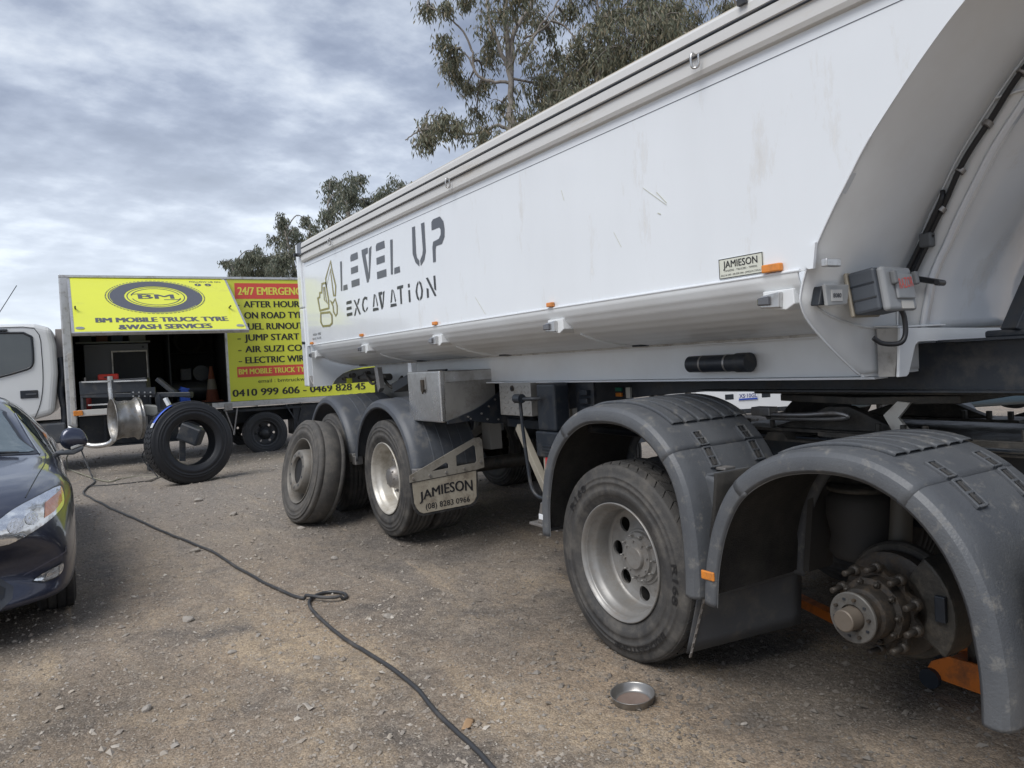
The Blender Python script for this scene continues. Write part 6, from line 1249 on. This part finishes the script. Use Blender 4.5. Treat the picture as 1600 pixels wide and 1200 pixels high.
# loose wheel leaning on the trailer
LW = empty('loose_wheel', (2.075, 7.27, 0.665), (rad(0), rad(12.5), rad(3.5)), label='worn truck wheel taken off and leaning against the rear trailer axle', cat='wheel')
MB().lathe(tyre_profile(0.27, 0.488, 4, worn=True), 96, closed=True).build('tyre', tyre_worn, LW)
lr = MB().lathe([(0.026, 0.288), (0.006, 0.302), (0.0, 0.306), (0.002, 0.311), (0.014, 0.309)], 64)
lr.lathe([(0.0, 0.306), (0.004, 0.299), (0.018, 0.292), (0.04, 0.286), (0.09, 0.283), (0.13, 0.276), (0.25, 0.29)], 64)
dep = lambda q: 0.045 + 0.085 * max(0, (q - 0.195) / 0.085) ** 0.8
lr.lathe([(0.06, 0.128), (-0.020, 0.130), (-0.024, 0.136), (-0.024, 0.185), (-0.016, 0.195), (0.04, 0.207), (0.115, 0.218)], 64)
ring_holes(lr, 0.216, 0.279, lambda q: 0.115 + (q - 0.216) * 0.3, 0.247, 0.021, 10, 12, lip=0.02)
lr.build('rim', pm('dusty_rim', (0.19, 0.178, 0.16), 0.6, 0.3, var=(0.24, 0.225, 0.20), vs=8, dirt=(0.17, 0.145, 0.12), ds=9, dl=0.6), LW, recalc=False)
MB().lathe([(0.008, 0.001), (0.008, 0.1295)], 32).build('bore_shade_disc', rubber_let_bore, LW, recalc=False); MB().lathe([(0.2, 0.001), (0.2, 0.28)], 32).build('inner_disc', rubber_let_bore, LW, recalc=False)  # near-black discs painting the shade inside the open bore and barrel
for i in range(10):
    a = 2 * math.pi * i / 10; MB().cyl((-0.0250, -0.162 * math.sin(a), 0.162 * math.cos(a)), (-0.0235, -0.162 * math.sin(a), 0.162 * math.cos(a)), 0.0125, 12).build('bolt_hole', black, LW)
text_obj('DYNAMO', arc_text('', 0.415, -45, 30, -0.0085), 'lettering', pm('worn_letters', (0.07, 0.065, 0.06), 0.8), LW, height=0.03, width=0.30, bold=0.01, subdiv=1) if False else None
# hub pan on the ground
px_ = at(990, 1088, 1.0); pr = Vector((2.215, 2.72, 0))
PAN = empty('oil_pan', (2.225, 2.70, hmap(2.225, 2.70) + 0.003), (rad(3), rad(-4), 0), label='round grey metal hub cap lying open side up near the front wheel', cat='hub cap'); PAN.scale = (1.15, 1.15, 1.1)
MB().lathe([(0.0, 0.001), (0.0, 0.074), (0.006, 0.080), (0.036, 0.086), (0.040, 0.089), (0.040, 0.0855), (0.036, 0.083), (0.008, 0.077), (0.004, 0.070), (0.004, 0.001)], 56).xf(Matrix.Rotation(rad(-90), 4, 'Y')).build('pan_shell', pm('pan_metal', (0.38, 0.375, 0.36), 0.32, 0.75, var=(0.24, 0.22, 0.20), vs=14, va=0.8), PAN)
MB().lathe([(0.0046, 0.001), (0.0046, 0.062), (0.0042, 0.066)], 40).xf(Matrix.Rotation(rad(-90), 4, 'Y')).build('dried_oil', pm('dried_oil', (0.16, 0.115, 0.095), 0.5, var=(0.25, 0.2, 0.17), vs=30), PAN)
# hoses
def onground(pts, r, lift=0.0): return [Vector((x, y, hmap(x, y) + r + lift)) for x, y in pts]
hs_ = [(1.34, 2.05), (1.405, 2.62), (1.442, 3.12), (1.468, 3.53), (1.425, 4.12), (1.40, 4.72), (1.425, 4.98), (1.50, 5.10), (1.60, 5.13), (1.685, 5.03), (1.66, 4.94), (1.55, 4.96), (1.46, 5.09), (1.385, 5.24), (1.27, 5.85), (1.17, 6.65), (0.97, 7.60), (0.73, 8.80), (0.52, 10.0), (0.43, 10.75), (0.47, 11.3), (0.60, 11.9), (0.62, 12.4)]
P = spline([Vector((x, y, 0)) for x, y in hs_], 8); L_ = []
for i, p in enumerate(P):
    z = hmap(p.x, p.y) + 0.013 + (0.022 if 8 * 10.3 < i < 8 * 12.2 else 0)
    L_.append(Vector((p.x + 0.004 * math.sin(i * 0.31), p.y, z)))
up_ = spline([L_[-1], at(123, 690, 13.0), at(122, 650, 13.2), at(126, 610, 13.3), at(135, 560, 13.4)], 6)
hz_ = MB().tube(L_ + up_[1:], 0.0112, 10).build('air_hose', pm('hose_rubber', (0.042, 0.043, 0.046), 0.45, dirt=(0.12, 0.11, 0.10), ds=6, dl=0.62)); tag(hz_, 'long black air hose looping across the gravel to the service truck', 'hose')
h2 = spline([at(131, 652, 13.3), at(125, 668, 13.2), at(117, 690, 12.9), at(104, 715, 12.4)], 5)
z0 = [(0.72, 11.9), (0.95, 11.95), (1.3, 12.0), (1.55, 11.9), (1.4, 11.6), (1.2, 11.8)]
h2 += spline([Vector((h2[-1].x, h2[-1].y - 0.1, 0.27))] + [Vector((x, y, gz(x, y) + 0.01)) for x, y in z0], 6)
tag(MB().tube(h2, 0.009, 8).build('air_line', pm('pale_hose', (0.25, 0.24, 0.18), 0.5)), 'thin pale air line hanging from the truck corner to the ground', 'hose')
h3 = spline([at(237, 690, 11.0), at(222, 715, 11.0), Vector((1.35, 11.5, 0.268)), Vector((1.15, 11.3, 0.268)), Vector((0.8, 11.35, 0.268)), Vector((0.55, 11.5, 0.268))], 6)
tag(MB().tube(h3, 0.008, 8).build('air_line', cable), 'thin dark air line running from the tyre changer along the ground', 'hose')
# litter near the hose
for i, (x, y, m_, lb) in enumerate([(1.50, 2.95, 'leaf', 'dry curled tan leaf lying beside the hose'), (0.98, 3.55, 'pale', 'pale torn scrap lying on the gravel left of the hose')]):
    mb = MB(); rows = [[(a_ * 0.03 * (1.5 - i * 0.4), b_ * 0.017, 0.012 + 0.008 * math.sin(a_ * 2 + b_) + 0.004 * (a_ * b_)) for a_ in np.linspace(-1, 1, 7)] for b_ in np.linspace(-1, 1, 5)]
    o = mb.grid(rows).build('dry_leaf' if i == 0 else 'paper_scrap', pm('dry_leaf' if i == 0 else 'scrap', (0.42, 0.27, 0.15) if i == 0 else (0.5, 0.47, 0.42), 0.8, var=(0.3, 0.2, 0.12), vs=30), solid=0.001, recalc=False); o.location = (x, y, hmap(x, y)); o.rotation_euler = (0.1, 0.1, 0.8 + i); tag(o, lb, 'leaf' if i == 0 else 'scrap')
# ================================================================== cars
def make_car(root, paint, glass):
    W_ = 0.94
    # y0, half width, then (x fraction, z) rows from the centreline round to the underside
    st = [
     (0.00, .80, [(0, .63), (.30, .62), (.62, .60), (.80, .57), (.93, .52), (1.0, .45), (1.0, .36), (.96, .28), (.88, .24), (0, .24)]),
     (0.03, .86, [(0, .74), (.30, .73), (.62, .70), (.80, .65), (.94, .57), (1.0, .48), (1.0, .34), (.97, .24), (.88, .20), (0, .20)]),
     (0.12, .895, [(0, .82), (.32, .815), (.64, .79), (.82, .73), (.95, .62), (1.0, .50), (1.0, .34), (.97, .23), (.88, .19), (0, .19)]),
     (0.32, .92, [(0, .88), (.34, .875), (.66, .855), (.84, .80), (.96, .68), (1.0, .54), (1.0, .36), (.975, .24), (.9, .19), (0, .19)]),
     (0.52, .93, [(0, .915), (.35, .91), (.68, .89), (.86, .845), (.97, .74), (1.0, .60), (1.0, .42), (.98, .27), (.9, .20), (0, .20)]),
     (0.60, .932, [(0, .925), (.35, .92), (.68, .90), (.86, .86), (.97, .77), (1.0, .68), (1.0, .60), (.985, .52), (.9, .48), (0, .30)]),
     (0.74, .936, [(0, .945), (.35, .94), (.69, .92), (.87, .885), (.975, .80), (1.0, .74), (1.0, .70), (.985, .66), (.9, .62), (0, .30)]),
     (0.95, .94, [(0, .965), (.35, .96), (.70, .94), (.88, .91), (.98, .84), (1.0, .78), (1.0, .74), (.985, .70), (.9, .66), (0, .30)]),
     (1.18, .94, [(0, .985), (.35, .98), (.71, .96), (.885, .93), (.98, .85), (1.0, .76), (1.0, .68), (.985, .62), (.9, .58), (0, .30)]),
     (1.30, .94, [(0, .995), (.35, .99), (.72, .97), (.89, .94), (.98, .85), (1.0, .70), (1.0, .50), (.985, .32), (.9, .24), (0, .22)]),
     (1.60, .94, [(0, 1.02), (.35, 1.015), (.73, .99), (.89, .96), (.98, .86), (1.0, .68), (1.0, .45), (.985, .26), (.9, .20), (0, .20)]),
     (1.72, .94, [(0, 1.04), (.35, 1.035), (.75, 1.00), (.90, .97), (.98, .87), (1.0, .68), (1.0, .45), (.985, .26), (.9, .20), (0, .20)]),
     (2.10, .94, [(0, 1.24), (.35, 1.23), (.68, 1.18), (.90, .985), (.98, .88), (1.0, .68), (1.0, .45), (.985, .26), (.9, .20), (0, .20)]),
     (2.50, .94, [(0, 1.43), (.35, 1.42), (.63, 1.37), (.90, 1.0), (.98, .89), (1.0, .68), (1.0, .45), (.985, .26), (.9, .20), (0, .20)]),
     (3.00, .94, [(0, 1.50), (.35, 1.49), (.62, 1.44), (.90, 1.01), (.98, .90), (1.0, .68), (1.0, .45), (.985, .26), (.9, .20), (0, .20)]),
     (3.40, .94, [(0, 1.49), (.35, 1.48), (.62, 1.43), (.90, 1.03), (.98, .91), (1.0, .68), (1.0, .46), (.985, .30), (.9, .22), (0, .20)]),
     (3.62, .94, [(0, 1.46), (.35, 1.45), (.62, 1.40), (.90, 1.03), (.98, .91), (1.0, .78), (1.0, .68), (.985, .62), (.9, .58), (0, .3)]),
     (3.85, .94, [(0, 1.42), (.35, 1.41), (.62, 1.36), (.90, 1.04), (.98, .92), (1.0, .82), (1.0, .76), (.985, .70), (.9, .66), (0, .3)]),
     (4.10, .93, [(0, 1.33), (.35, 1.32), (.62, 1.27), (.90, 1.04), (.98, .92), (1.0, .78), (1.0, .68), (.985, .60), (.9, .56), (0, .3)]),
     (4.22, .92, [(0, 1.26), (.35, 1.25), (.64, 1.20), (.90, 1.04), (.98, .92), (1.0, .72), (1.0, .50), (.985, .36), (.9, .3), (0, .28)]),
     (4.60, .88, [(0, 1.08), (.35, 1.08), (.68, 1.06), (.90, 1.02), (.98, .92), (1.0, .72), (1.0, .50), (.985, .36), (.9, .3), (0, .28)]),
     (4.78, .82, [(0, .98), (.35, .98), (.68, .96), (.88, .92), (.96, .84), (1.0, .70), (1.0, .50), (.97, .40), (.9, .34), (0, .34)])]
    rows = []
    for y, w, sec in st:
        bul = max(0, 1 - y / 1.5); bulr = max(0, (y - 4.1) / 0.7)
        half = [(fx * w, y + 0.50 * bul * (fx * w / 0.94) ** 3.0 - 0.25 * bulr * fx ** 3, z) for fx, z in sec]
        rows.append([(-x, yy, z) for x, yy, z in reversed(half[1:])] + half)
    n = len(rows[0]); mb = MB()
    vs = [p for r in rows for p in r]
    fs = [(i * n + j, i * n + (j + 1) % n, (i + 1) * n + (j + 1) % n, (i + 1) * n + j) for i in range(len(rows) - 1) for j in range(n)]
    mb.add(vs, fs, True); mb.add(rows[0], [tuple(range(n))], True); mb.add(rows[-1], [tuple(range(n - 1, -1, -1))], True)
    me = mb.mesh('tmp'); bm = bmesh.new(); bm.from_mesh(me); bmesh.ops.remove_doubles(bm, verts=bm.verts, dist=1e-4); bmesh.ops.recalc_face_normals(bm, faces=bm.faces); bm.to_mesh(me); bm.free()
    ob = bpy.data.objects.new('tmp', me); C.objects.link(ob); md = ob.modifiers.new('s', 'SUBSURF'); md.levels = 2; md.render_levels = 2
    dg = bpy.context.evaluated_depsgraph_get(); fin = bpy.data.meshes.new_from_object(ob.evaluated_get(dg)); bpy.data.objects.remove(ob)
    fin.name = 'body'; fin.materials.clear(); fin.materials.append(paint); body = bpy.data.objects.new('body', fin); C.objects.link(body); body.parent = root
    bvh = BVHTree.FromPolygons([v.co.copy() for v in fin.vertices], [tuple(p.vertices) for p in fin.polygons])
    return body, bvh
carpaint = pm('dark_blue_car_paint', (0.040, 0.048, 0.078), 0.33, 0.55, coat=1.0, var=(0.026, 0.028, 0.055), vs=60, va=0.6)
glassm = pm('car_glass', (0.09, 0.12, 0.13), 0.04, coat=1.0)
chrome = pm('chrome', (0.8, 0.8, 0.8), 0.12, 1.0)
lampm = pm('lamp_reflector', (0.92, 0.93, 0.94), 0.10, 0.85, var=(0.70, 0.72, 0.74), vs=12, va=0.7, bs=0.16, bscale=9, coat=1.0)
lensm = pm('lamp_lens', (0.74, 0.74, 0.70), 0.12, 0.2, var=(0.45, 0.46, 0.46), vs=14, va=0.8, coat=1.0)
CX, CY, CZ = -0.755, 5.17, 0.10
CAR = empty('parked_car', (CX, CY, CZ), (0, 0, rad(0)), label='dark blue hatchback parked nose towards the camera at the left', cat='car')
body, bvh = make_car(CAR, carpaint, glassm)
def cdec(poly, O, A, B, D_, off, name, mat, par=CAR, **kw): return decal(bvh, poly, O, A, B, D_, off, kw.pop('cuts', 3)).build(name, mat, par, recalc=False, solid=kw.pop('solid', 0), **kw)
fwd = (0, 1, 0)
hl_poly = sp2([(0.47, 0.60), (0.44, 0.645), (0.48, 0.715), (0.58, 0.78), (0.70, 0.815), (0.84, 0.835), (0.872, 0.81), (0.87, 0.73), (0.82, 0.69), (0.68, 0.635), (0.56, 0.60)], 4)
for sgn in (1, -1):
    A_ = (sgn, 0, 0); Dd = Vector((-0.35 * sgn, 1, -0.15))
    O_ = Vector((0.30 * sgn, -1.0, 0.15)) + Vector((0.0, 0, 0))
    # aim so that the polygon coordinates are read on the front
    cdec([(x - 0.0, z) for x, z in hl_poly], (0, -2, 0), A_, (0, 0, 1), fwd, 0.0035, 'headlight_seal', black)
    inn = [((x - .66) * 0.955 + .66, (z - .715) * 0.93 + .715) for x, z in hl_poly]
    cdec(inn, (0, -2, 0), A_, (0, 0, 1), fwd, 0.009, 'headlight', lampm)
    amb = [(0.745, 0.695), (0.755, 0.77), (0.85, 0.805), (0.85, 0.745), (0.80, 0.71)]
    cdec(amb, (0, -2, 0), A_, (0, 0, 1), fwd, 0.0125, 'indicator', pm('indicator_orange', (0.55, 0.16, 0.05), 0.15, 0.3, coat=1.0, var=(0.7, 0.45, 0.35), vs=25, bs=0.4, bscale=30))
    for (cx_, cz_, r_) in ((0.60, 0.695, 0.040), (0.68, 0.715, 0.033)):
        cdec([(cx_ + r_ * math.cos(a), cz_ + r_ * math.sin(a)) for a in np.linspace(0, 6.28, 17)[:-1]], (0, -2, 0), A_, (0, 0, 1), fwd, 0.0125, 'lamp_bowl', pm('lamp_bowl', (0.9, 0.9, 0.92), 0.12, 0.8, var=(0.6, 0.62, 0.65), vs=40, va=0.7, bs=0.9, bscale=45), cuts=2)
    fog = sp2([(0.66, 0.335), (0.70, 0.365), (0.80, 0.40), (0.835, 0.41), (0.83, 0.36), (0.79, 0.325), (0.72, 0.312)], 3)
    cdec(fog, (0, -2, 0), A_, (0, 0, 1), fwd, 0.004, 'fog_surround', black)
    cdec([((x - .75) * .9 + .75, (z - .36) * .82 + .36) for x, z in fog], (0, -2, 0), A_, (0, 0, 1), fwd, 0.009, 'fog_lamp', lampm)
    cdec([(0.62, 0.385), (0.80, 0.455), (0.845, 0.47), (0.85, 0.50), (0.857, 0.50), (0.853, 0.462), (0.80, 0.446), (0.62, 0.378)], (0, -2, 0), A_, (0, 0, 1), fwd, 0.002, 'bumper_crease', pm('crease', (0.12, 0.125, 0.17), 0.25, 0.5), cuts=2)
    # hood shut line
    mbp = []
    for x, y in [(0.66, 0.36), (0.70, 0.6), (0.74, 0.9), (0.775, 1.2), (0.79, 1.5), (0.79, 1.68)]:
        h, nn, _, _ = bvh.ray_cast(Vector((sgn * x, y + 0.1, 3)), Vector((0, 0, -1))); mbp.append(h + nn * 0.001)
    MB().tube(spline(mbp, 4), 0.0035, 6).build('bonnet_gap', black, CAR)
    # side windows seen along x
    cdec(sp2([(2.12, 1.02), (2.3, 1.16), (2.62, 1.33), (3.0, 1.39), (3.5, 1.38), (3.9, 1.28), (4.05, 1.10), (3.6, 1.07), (2.8, 1.05)], 2), (sgn * 2, 0, 0), (0, 1, 0), (0, 0, 1), (-sgn, 0, 0), 0.004, 'side_window', glassm)
    mr = empty('mirror', (sgn * 0.875, 1.98, 1.025), parent=CAR); mr.scale = (0.78, 0.9, 1.3)
    mm_ = MB(); prof = [(0.0, 0.02), (0.02, 0.055), (0.06, 0.075), (0.12, 0.08), (0.19, 0.072), (0.235, 0.045), (0.25, 0.01)]
    rows_ = []
    for x, h_ in prof:
        rows_.append([(sgn * (0.03 + x), 0.055 * math.cos(a) * (1 if h_ > .03 else .5) , 0.03 + h_ * math.sin(a) * (1.0 if math.sin(a) > 0 else 0.8) - 0.012 * (x > .2)) for a in np.linspace(0, 2 * math.pi, 17)])
    mm_.grid(rows_).build('mirror_cap', carpaint, mr, subsurf=1)
    MB().prism([(-0.02, -0.035), (0.12, -0.03), (0.24, -0.012), (0.23, -0.04), (0.14, -0.062), (0.0, -0.055)] if sgn > 0 else [(0.02, -0.035), (-0.12, -0.03), (-0.24, -0.012), (-0.23, -0.04), (-0.14, -0.062), (0.0, -0.055)], 'y', -0.05, 0.05).build('mirror_base', plastic_dark, mr, bevel=0.012)
    MB().bar((sgn * -0.05, 0, -0.06), (sgn * 0.06, 0, -0.035), 0.05, 0.03).build('mirror_arm', plastic_dark, mr, bevel=0.01)
    MB().bar((sgn * 0.12, -0.052, -0.02), (sgn * 0.24, -0.035, 0.0), 0.008, 0.016).build('repeater', amber if False else lensm, mr, bevel=0.003)
    for yy in (0.93, 3.78):
        cw = empty('wheel', (sgn * 0.895, yy, 0.325), (0, 0, math.pi if sgn > 0 else 0), CAR)
        MB().lathe([(x * 0.78, r * 0.64) for x, r in tyre_profile(0.28, 0.505, 3)], 56, closed=True).build('tyre', pm('car_tyre', (0.028, 0.028, 0.03), 0.7, dirt=(0.09, 0.085, 0.075), ds=12, dl=0.6), cw)
        rm_ = MB().lathe([(0.02, 0.185), (0.0, 0.20), (0.01, 0.205)], 40); ring_holes(rm_, 0.05, 0.19, lambda q: 0.02, 0.125, 0.045, 7, 10); rm_.lathe([(0.02, 0.055), (0.012, 0.03), (0.012, 0.001)], 24).build('rim', alu, cw, recalc=False)
    MB().lathe([(0.10, 0.001), (0.10, 0.34)], 40).xf(Matrix.Translation((sgn * 0.80 - 0.1, 0.93, 0.34))).build('wheel_well', black, CAR, recalc=False) if False else None
cdec([(-0.50, 0.225), (-0.56, 0.27), (-0.57, 0.33), (-0.50, 0.40), (0.50, 0.40), (0.57, 0.33), (0.56, 0.27), (0.50, 0.225)], (0, -2, 0), (1, 0, 0), (0, 0, 1), fwd, 0.003, 'lower_grille_surround', plastic_dark)
cdec([(-0.46, 0.245), (-0.52, 0.285), (-0.53, 0.33), (-0.47, 0.38), (0.47, 0.38), (0.53, 0.33), (0.52, 0.285), (0.46, 0.245)], (0, -2, 0), (1, 0, 0), (0, 0, 1), fwd, 0.006, 'lower_grille', black)
for z_ in (0.27, 0.30, 0.33, 0.36): cdec([(-0.50, z_), (0.50, z_), (0.50, z_ + 0.009), (-0.50, z_ + 0.009)], (0, -2, 0), (1, 0, 0), (0, 0, 1), fwd, 0.010, 'grille_bar', plastic_dark, cuts=4)
cdec([(-0.40, 0.50), (-0.44, 0.60), (-0.38, 0.66), (0.38, 0.66), (0.44, 0.60), (0.40, 0.50)], (0, -2, 0), (1, 0, 0), (0, 0, 1), fwd, 0.006, 'upper_grille', black)
MB().prism([(-0.186, 0.43), (0.186, 0.43), (0.186, 0.54), (-0.186, 0.54)], 'y', -0.03, -0.02).build('number_plate', white, CAR)
# screen, pillars, seal and wiper
ws = sp2([(-0.72, 1.70), (-0.66, 1.95), (-0.55, 2.35), (-0.50, 2.46), (0, 2.50), (0.50, 2.46), (0.55, 2.35), (0.66, 1.95), (0.72, 1.70), (0, 1.62)], 4)
cdec(ws, (0, 0, 3), (1, 0, 0), (0, 1, 0), (0, 0, -1), 0.003, 'screen_seal', black, cuts=4)
cdec([(x * 0.945, (y - 2.06) * 0.93 + 2.07) for x, y in ws], (0, 0, 3), (1, 0, 0), (0, 1, 0), (0, 0, -1), 0.007, 'windscreen', glassm, cuts=4)
tr_ = []
for x, y in [(0.755, 1.72), (0.70, 2.0), (0.64, 2.3), (0.60, 2.5)]:
    h, nn, _, _ = bvh.ray_cast(Vector((x, y, 3)), Vector((0, 0, -1))); tr_.append(h + nn * 0.004)
MB().tube(spline(tr_, 4), 0.005, 6).build('pillar_trim', chrome, CAR)
wpz = []
for x, y in [(0.62, 1.68), (0.3, 1.70), (-0.1, 1.71)]:
    h, nn, _, _ = bvh.ray_cast(Vector((x, y, 3)), Vector((0, 0, -1))); wpz.append(h + nn * 0.02)
MB().tube(wpz, 0.008, 6).build('wiper', black, CAR)
# second car far behind the prime mover
q = at(1590, 618, 13.0)
CAR2 = empty('blue_car', (q.x + 0.6, q.y - 1.0, 0.24), (0, 0, rad(60)), label='dull blue car standing beyond the prime mover at the right edge', cat='car')
lb = pm('pale_blue_paint', (0.045, 0.085, 0.12), 0.3, coat=0.6)
for ch in CAR.children:
    c = copy_tree(ch, CAR2)
    if ch.name.startswith('body'):
        c.data = ch.data.copy(); c.data.materials[0] = lb
# white ute nosed towards the yard
q = at(1170, 620, 14.6)
UT = empty('white_ute', (q.x, q.y, 0.035), (0, 0, rad(-33 + 4)), label='white ute with a blue and white number plate seen under the tipper chassis', cat='ute')
utw = pm('ute_white', (0.75, 0.77, 0.79), 0.2, coat=0.5)
MB().prism([(-1.0, 0.80), (-0.98, 0.50), (-0.85, 0.30), (-0.6, 0.24), (0.6, 0.24), (0.85, 0.30), (0.98, 0.50), (1.0, 0.80)], 'y', 0.0, 0.45).build('front_bumper', utw, UT, bevel=0.06, seg=3)
MB().box(-0.46, -0.29, -0.006, 0.05, 0.55, 0.655).build('bumper_vent', black, UT, bevel=0.01); MB().box(0.25, 0.42, -0.006, 0.05, 0.55, 0.655).build('bumper_vent', black, UT, bevel=0.01)
MB().box(-0.65, 0.75, -0.004, 0.05, 0.27, 0.36).build('lower_intake', black, UT, bevel=0.01)
pl_ = MB().box(-0.205, 0.167, -0.016, -0.006, 0.525, 0.66).build('number_plate', pm('plate_white', (0.72, 0.74, 0.78), 0.4), UT)
MB().box(-0.20, 0.162, -0.018, -0.0162, 0.528, 0.56).build('plate_band', pm('plate_blue', (0.03, 0.08, 0.42), 0.4), pl_)
text_obj('XS\u00b710GL', lambda u, v: (-0.19 + u, -0.0185, 0.572 + v), 'lettering', pm('plate_ink', (0.03, 0.04, 0.2), 0.4), pl_, width=0.345, height=0.072, bold=0.015)
MB().prism([(0.05, 0.74), (0.05, 1.02), (0.25, 1.12), (1.1, 1.18), (1.55, 1.72), (1.9, 1.78), (2.8, 1.76), (3.0, 1.2), (5.0, 1.2), (5.0, 0.6), (0.45, 0.45)], 'x', -0.9, 0.9).build('body', utw, UT, bevel=0.06, seg=3)
MB().box(-0.5, 0.5, 0.03, 0.06, 0.80, 1.0).build('grille', black, UT)
for s_ in (-1, 1):
    MB().box(min(s_ * .55, s_ * .85), max(s_ * .55, s_ * .85), 0.03, 0.08, 0.84, 1.0).build('headlight', lampm, UT, bevel=0.02)
    for yy in (0.9, 4.0): MB().lathe([(x * 0.8, r * 0.75) for x, r in tyre_profile(0.28, 0.505, 3)], 40, closed=True).xf(Matrix.Translation((s_ * 0.92 - (0.2 if s_ > 0 else 0), yy, 0.375))).build('tyre', tyre, UT)
MB().prism([(1.13, 1.20), (1.56, 1.70), (1.58, 1.69), (1.16, 1.19)], 'x', -0.75, 0.75).build('windscreen', glassm, UT)
